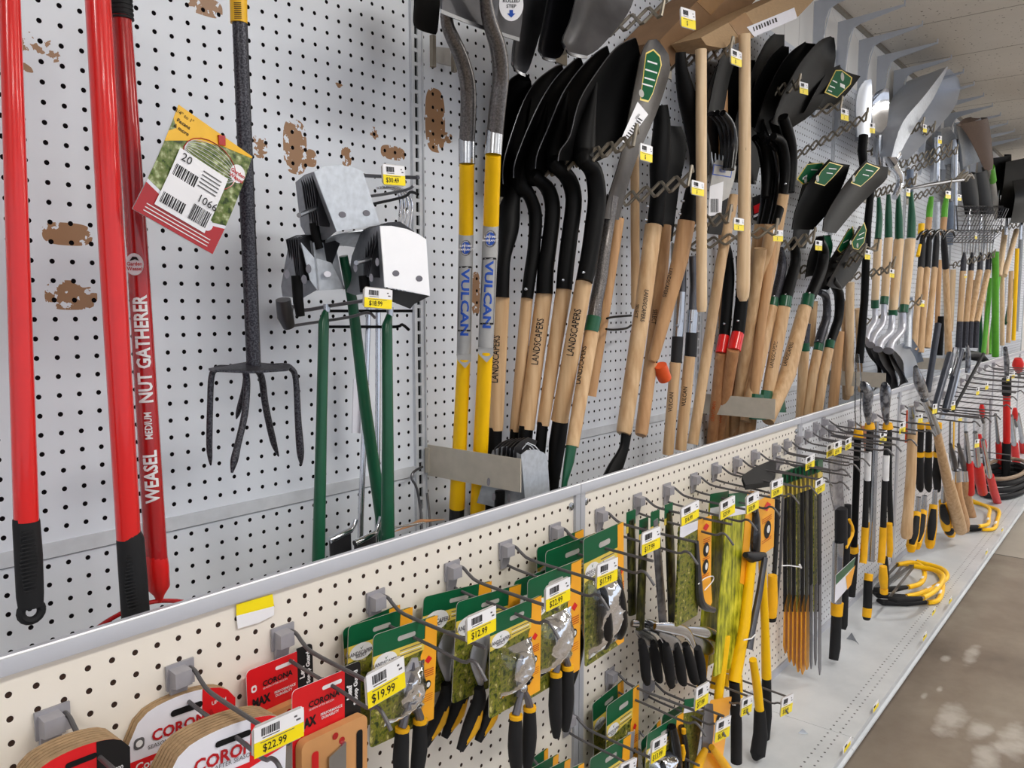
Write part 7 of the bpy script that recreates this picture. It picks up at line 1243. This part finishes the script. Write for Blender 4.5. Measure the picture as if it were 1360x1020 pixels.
# ---- lower peg row
low = [(808, 897, .20, 'over two small green cards below the panel joint'), (752, 955, .20, 'left of the panel joint, low'), (688, 1005, .20, 'at the picture bottom left of the joint'), (858, 909, .21, 'low, behind the clamp head grips'), (900, 888, .22, 'low, hidden behind the black grips'), (838, 975, .16, 'at the bottom right of the joint'), (955, 891, .18, 'low, behind the yellow handled loppers')]
LX = []
for (x, y, L_, s), tp in zip(low, (935, 876, 0, 962, 993, 0, 1046)):
    if tp: L_ = PANY - Yc(tp, XP(x, y)) - .002
    LX.append(peg('lower row grey clip with two wires, %s' % s, x, y, L_, grp='lower row peg hooks')[0])
G2 = 'small green topped cards of the lower row'
lscard('small green card of the lower row, behind, with dark side', (787, 935), (828, 902), 1060, .85, None, grp=G2)
lscard('small green card of the lower row, front, grey shears blade', (806, 938), (849, 908), 1075, .81, 'shears', grp=G2)
lscard('green card at the bottom edge right of the joint', (784, 1008), (838, 974), 1150, .79, None, grp=G2)
lscard('green card of the lower row behind the middle wires, left', (851, 985), (877, 955), 1060, .79, None, grp=G2)
lscard('green card of the lower row behind the middle wires, right', (860, 975), (908, 945), 1080, .76, 'grips', grp=G2)
lscard('green card of the lower row under the clamp head grips', (880, 950), (925, 925), 1060, .80, None, grp=G2)
for i, (a, b, Y) in enumerate([((700, 1012), (728, 992), .85), ((704, 1022), (742, 1000), .82), ((716, 1028), (758, 1006), .79), ((735, 1032), (776, 1012), .76)]):
    lscard('green card peeking in at the bottom edge left of the joint, %s' % ['rearmost', 'second', 'third', 'foremost'][i], a, b, 1180, Y, None, grp='green cards at the bottom edge', sub=False)
sleeve('tall dark foliage sleeve above the orange scissor grips', 910, 938, 925, 1060, .76, 'foliage_print', pole=False)
L, W, H, u, v, n, O = frame((944, 930), (972, 925), 1060, .74); t = thing('tool_card', 'orange strip card behind the low price tag at the bottom', 'card', L(.5, 1)); m = MB(); m.prism(rr(L, W, H, 0, 0, 1, 1, .004, 0), -n * .001, 'card_orange'); link('card', m, t); m = MB(); ell(m, L, W, H, .5, .2, .12, .12, .001, 'ink'); ell(m, L, W, H, .55, .2, .05, .05, .0013, 'ink_white'); link('print', m, t)
tool('orange_scissors', 'orange gripped scissors with dark blade at the picture bottom', 'scissors', [('b', 'blade', 'blade_grey', [(936, 935, .73), (934, 970, .73), (932, 1000, .73)], [(947, 935, .73), (948, 970, .73), (944, 1000, .73)], .05), ('t', 'left_grip', 'yellow_grip', [(937, 995, 8), (930, 1010, 12), (922, 1035, 12)], .725, .725, 3), ('t', 'right_grip', 'yellow_grip', [(945, 992, 8), (958, 1010, 12), (975, 1035, 12)], .725, .725, 3)])
tool('bypass_pruner', 'dark wrapped pruner with yellow dots hanging in the lower row', 'pruner', [('t', 'left_grip', 'black_gloss', [(892, 965, 12), (896, 990, 16), (900, 1030, 16)], .75, .75, 3), ('t', 'right_grip', 'black_gloss', [(905, 965, 8), (910, 990, 9), (912, 1030, 9)], .752, .752, 3), ('t', 'yellow_dot', 'yellow_grip', [(908, 968, 6), (908, 974, 6)], .744, .744), ('t', 'yellow_spring', 'yellow_grip', [(907, 990, 4), (908, 1000, 6), (907, 1010, 4)], .744, .744)])
for a, b, h_, Y, pr, lab in [((925, 915), (942, 905), 30, Yc(935, LX[0]), '$7.99', 'lower row price tag at the yellow handled loppers, left'), ((952, 959), (971, 950), 28, Yc(962, LX[3]), '$6.99', 'lower row price tag in front of the orange strip card'), ((867, 985), (886, 974), 30, Yc(876, LX[1]), '$13.99', 'lower row $13.99 price tag over a small green card'), ((986, 930), (1000, 923), 22, Yc(993, LX[4]), '$8.99', 'lower row price tag between the lopper grips'), ((1039, 928), (1054, 921), 24, Yc(1046, LX[6]), '$18.99', 'lower row price tag alone over the base shelf'), ((825, 1016), (846, 1006), 30, .68, '$8.99', 'price tag at the picture bottom edge')]:
    pricetag(a, b, h_, Y, pr, lab)
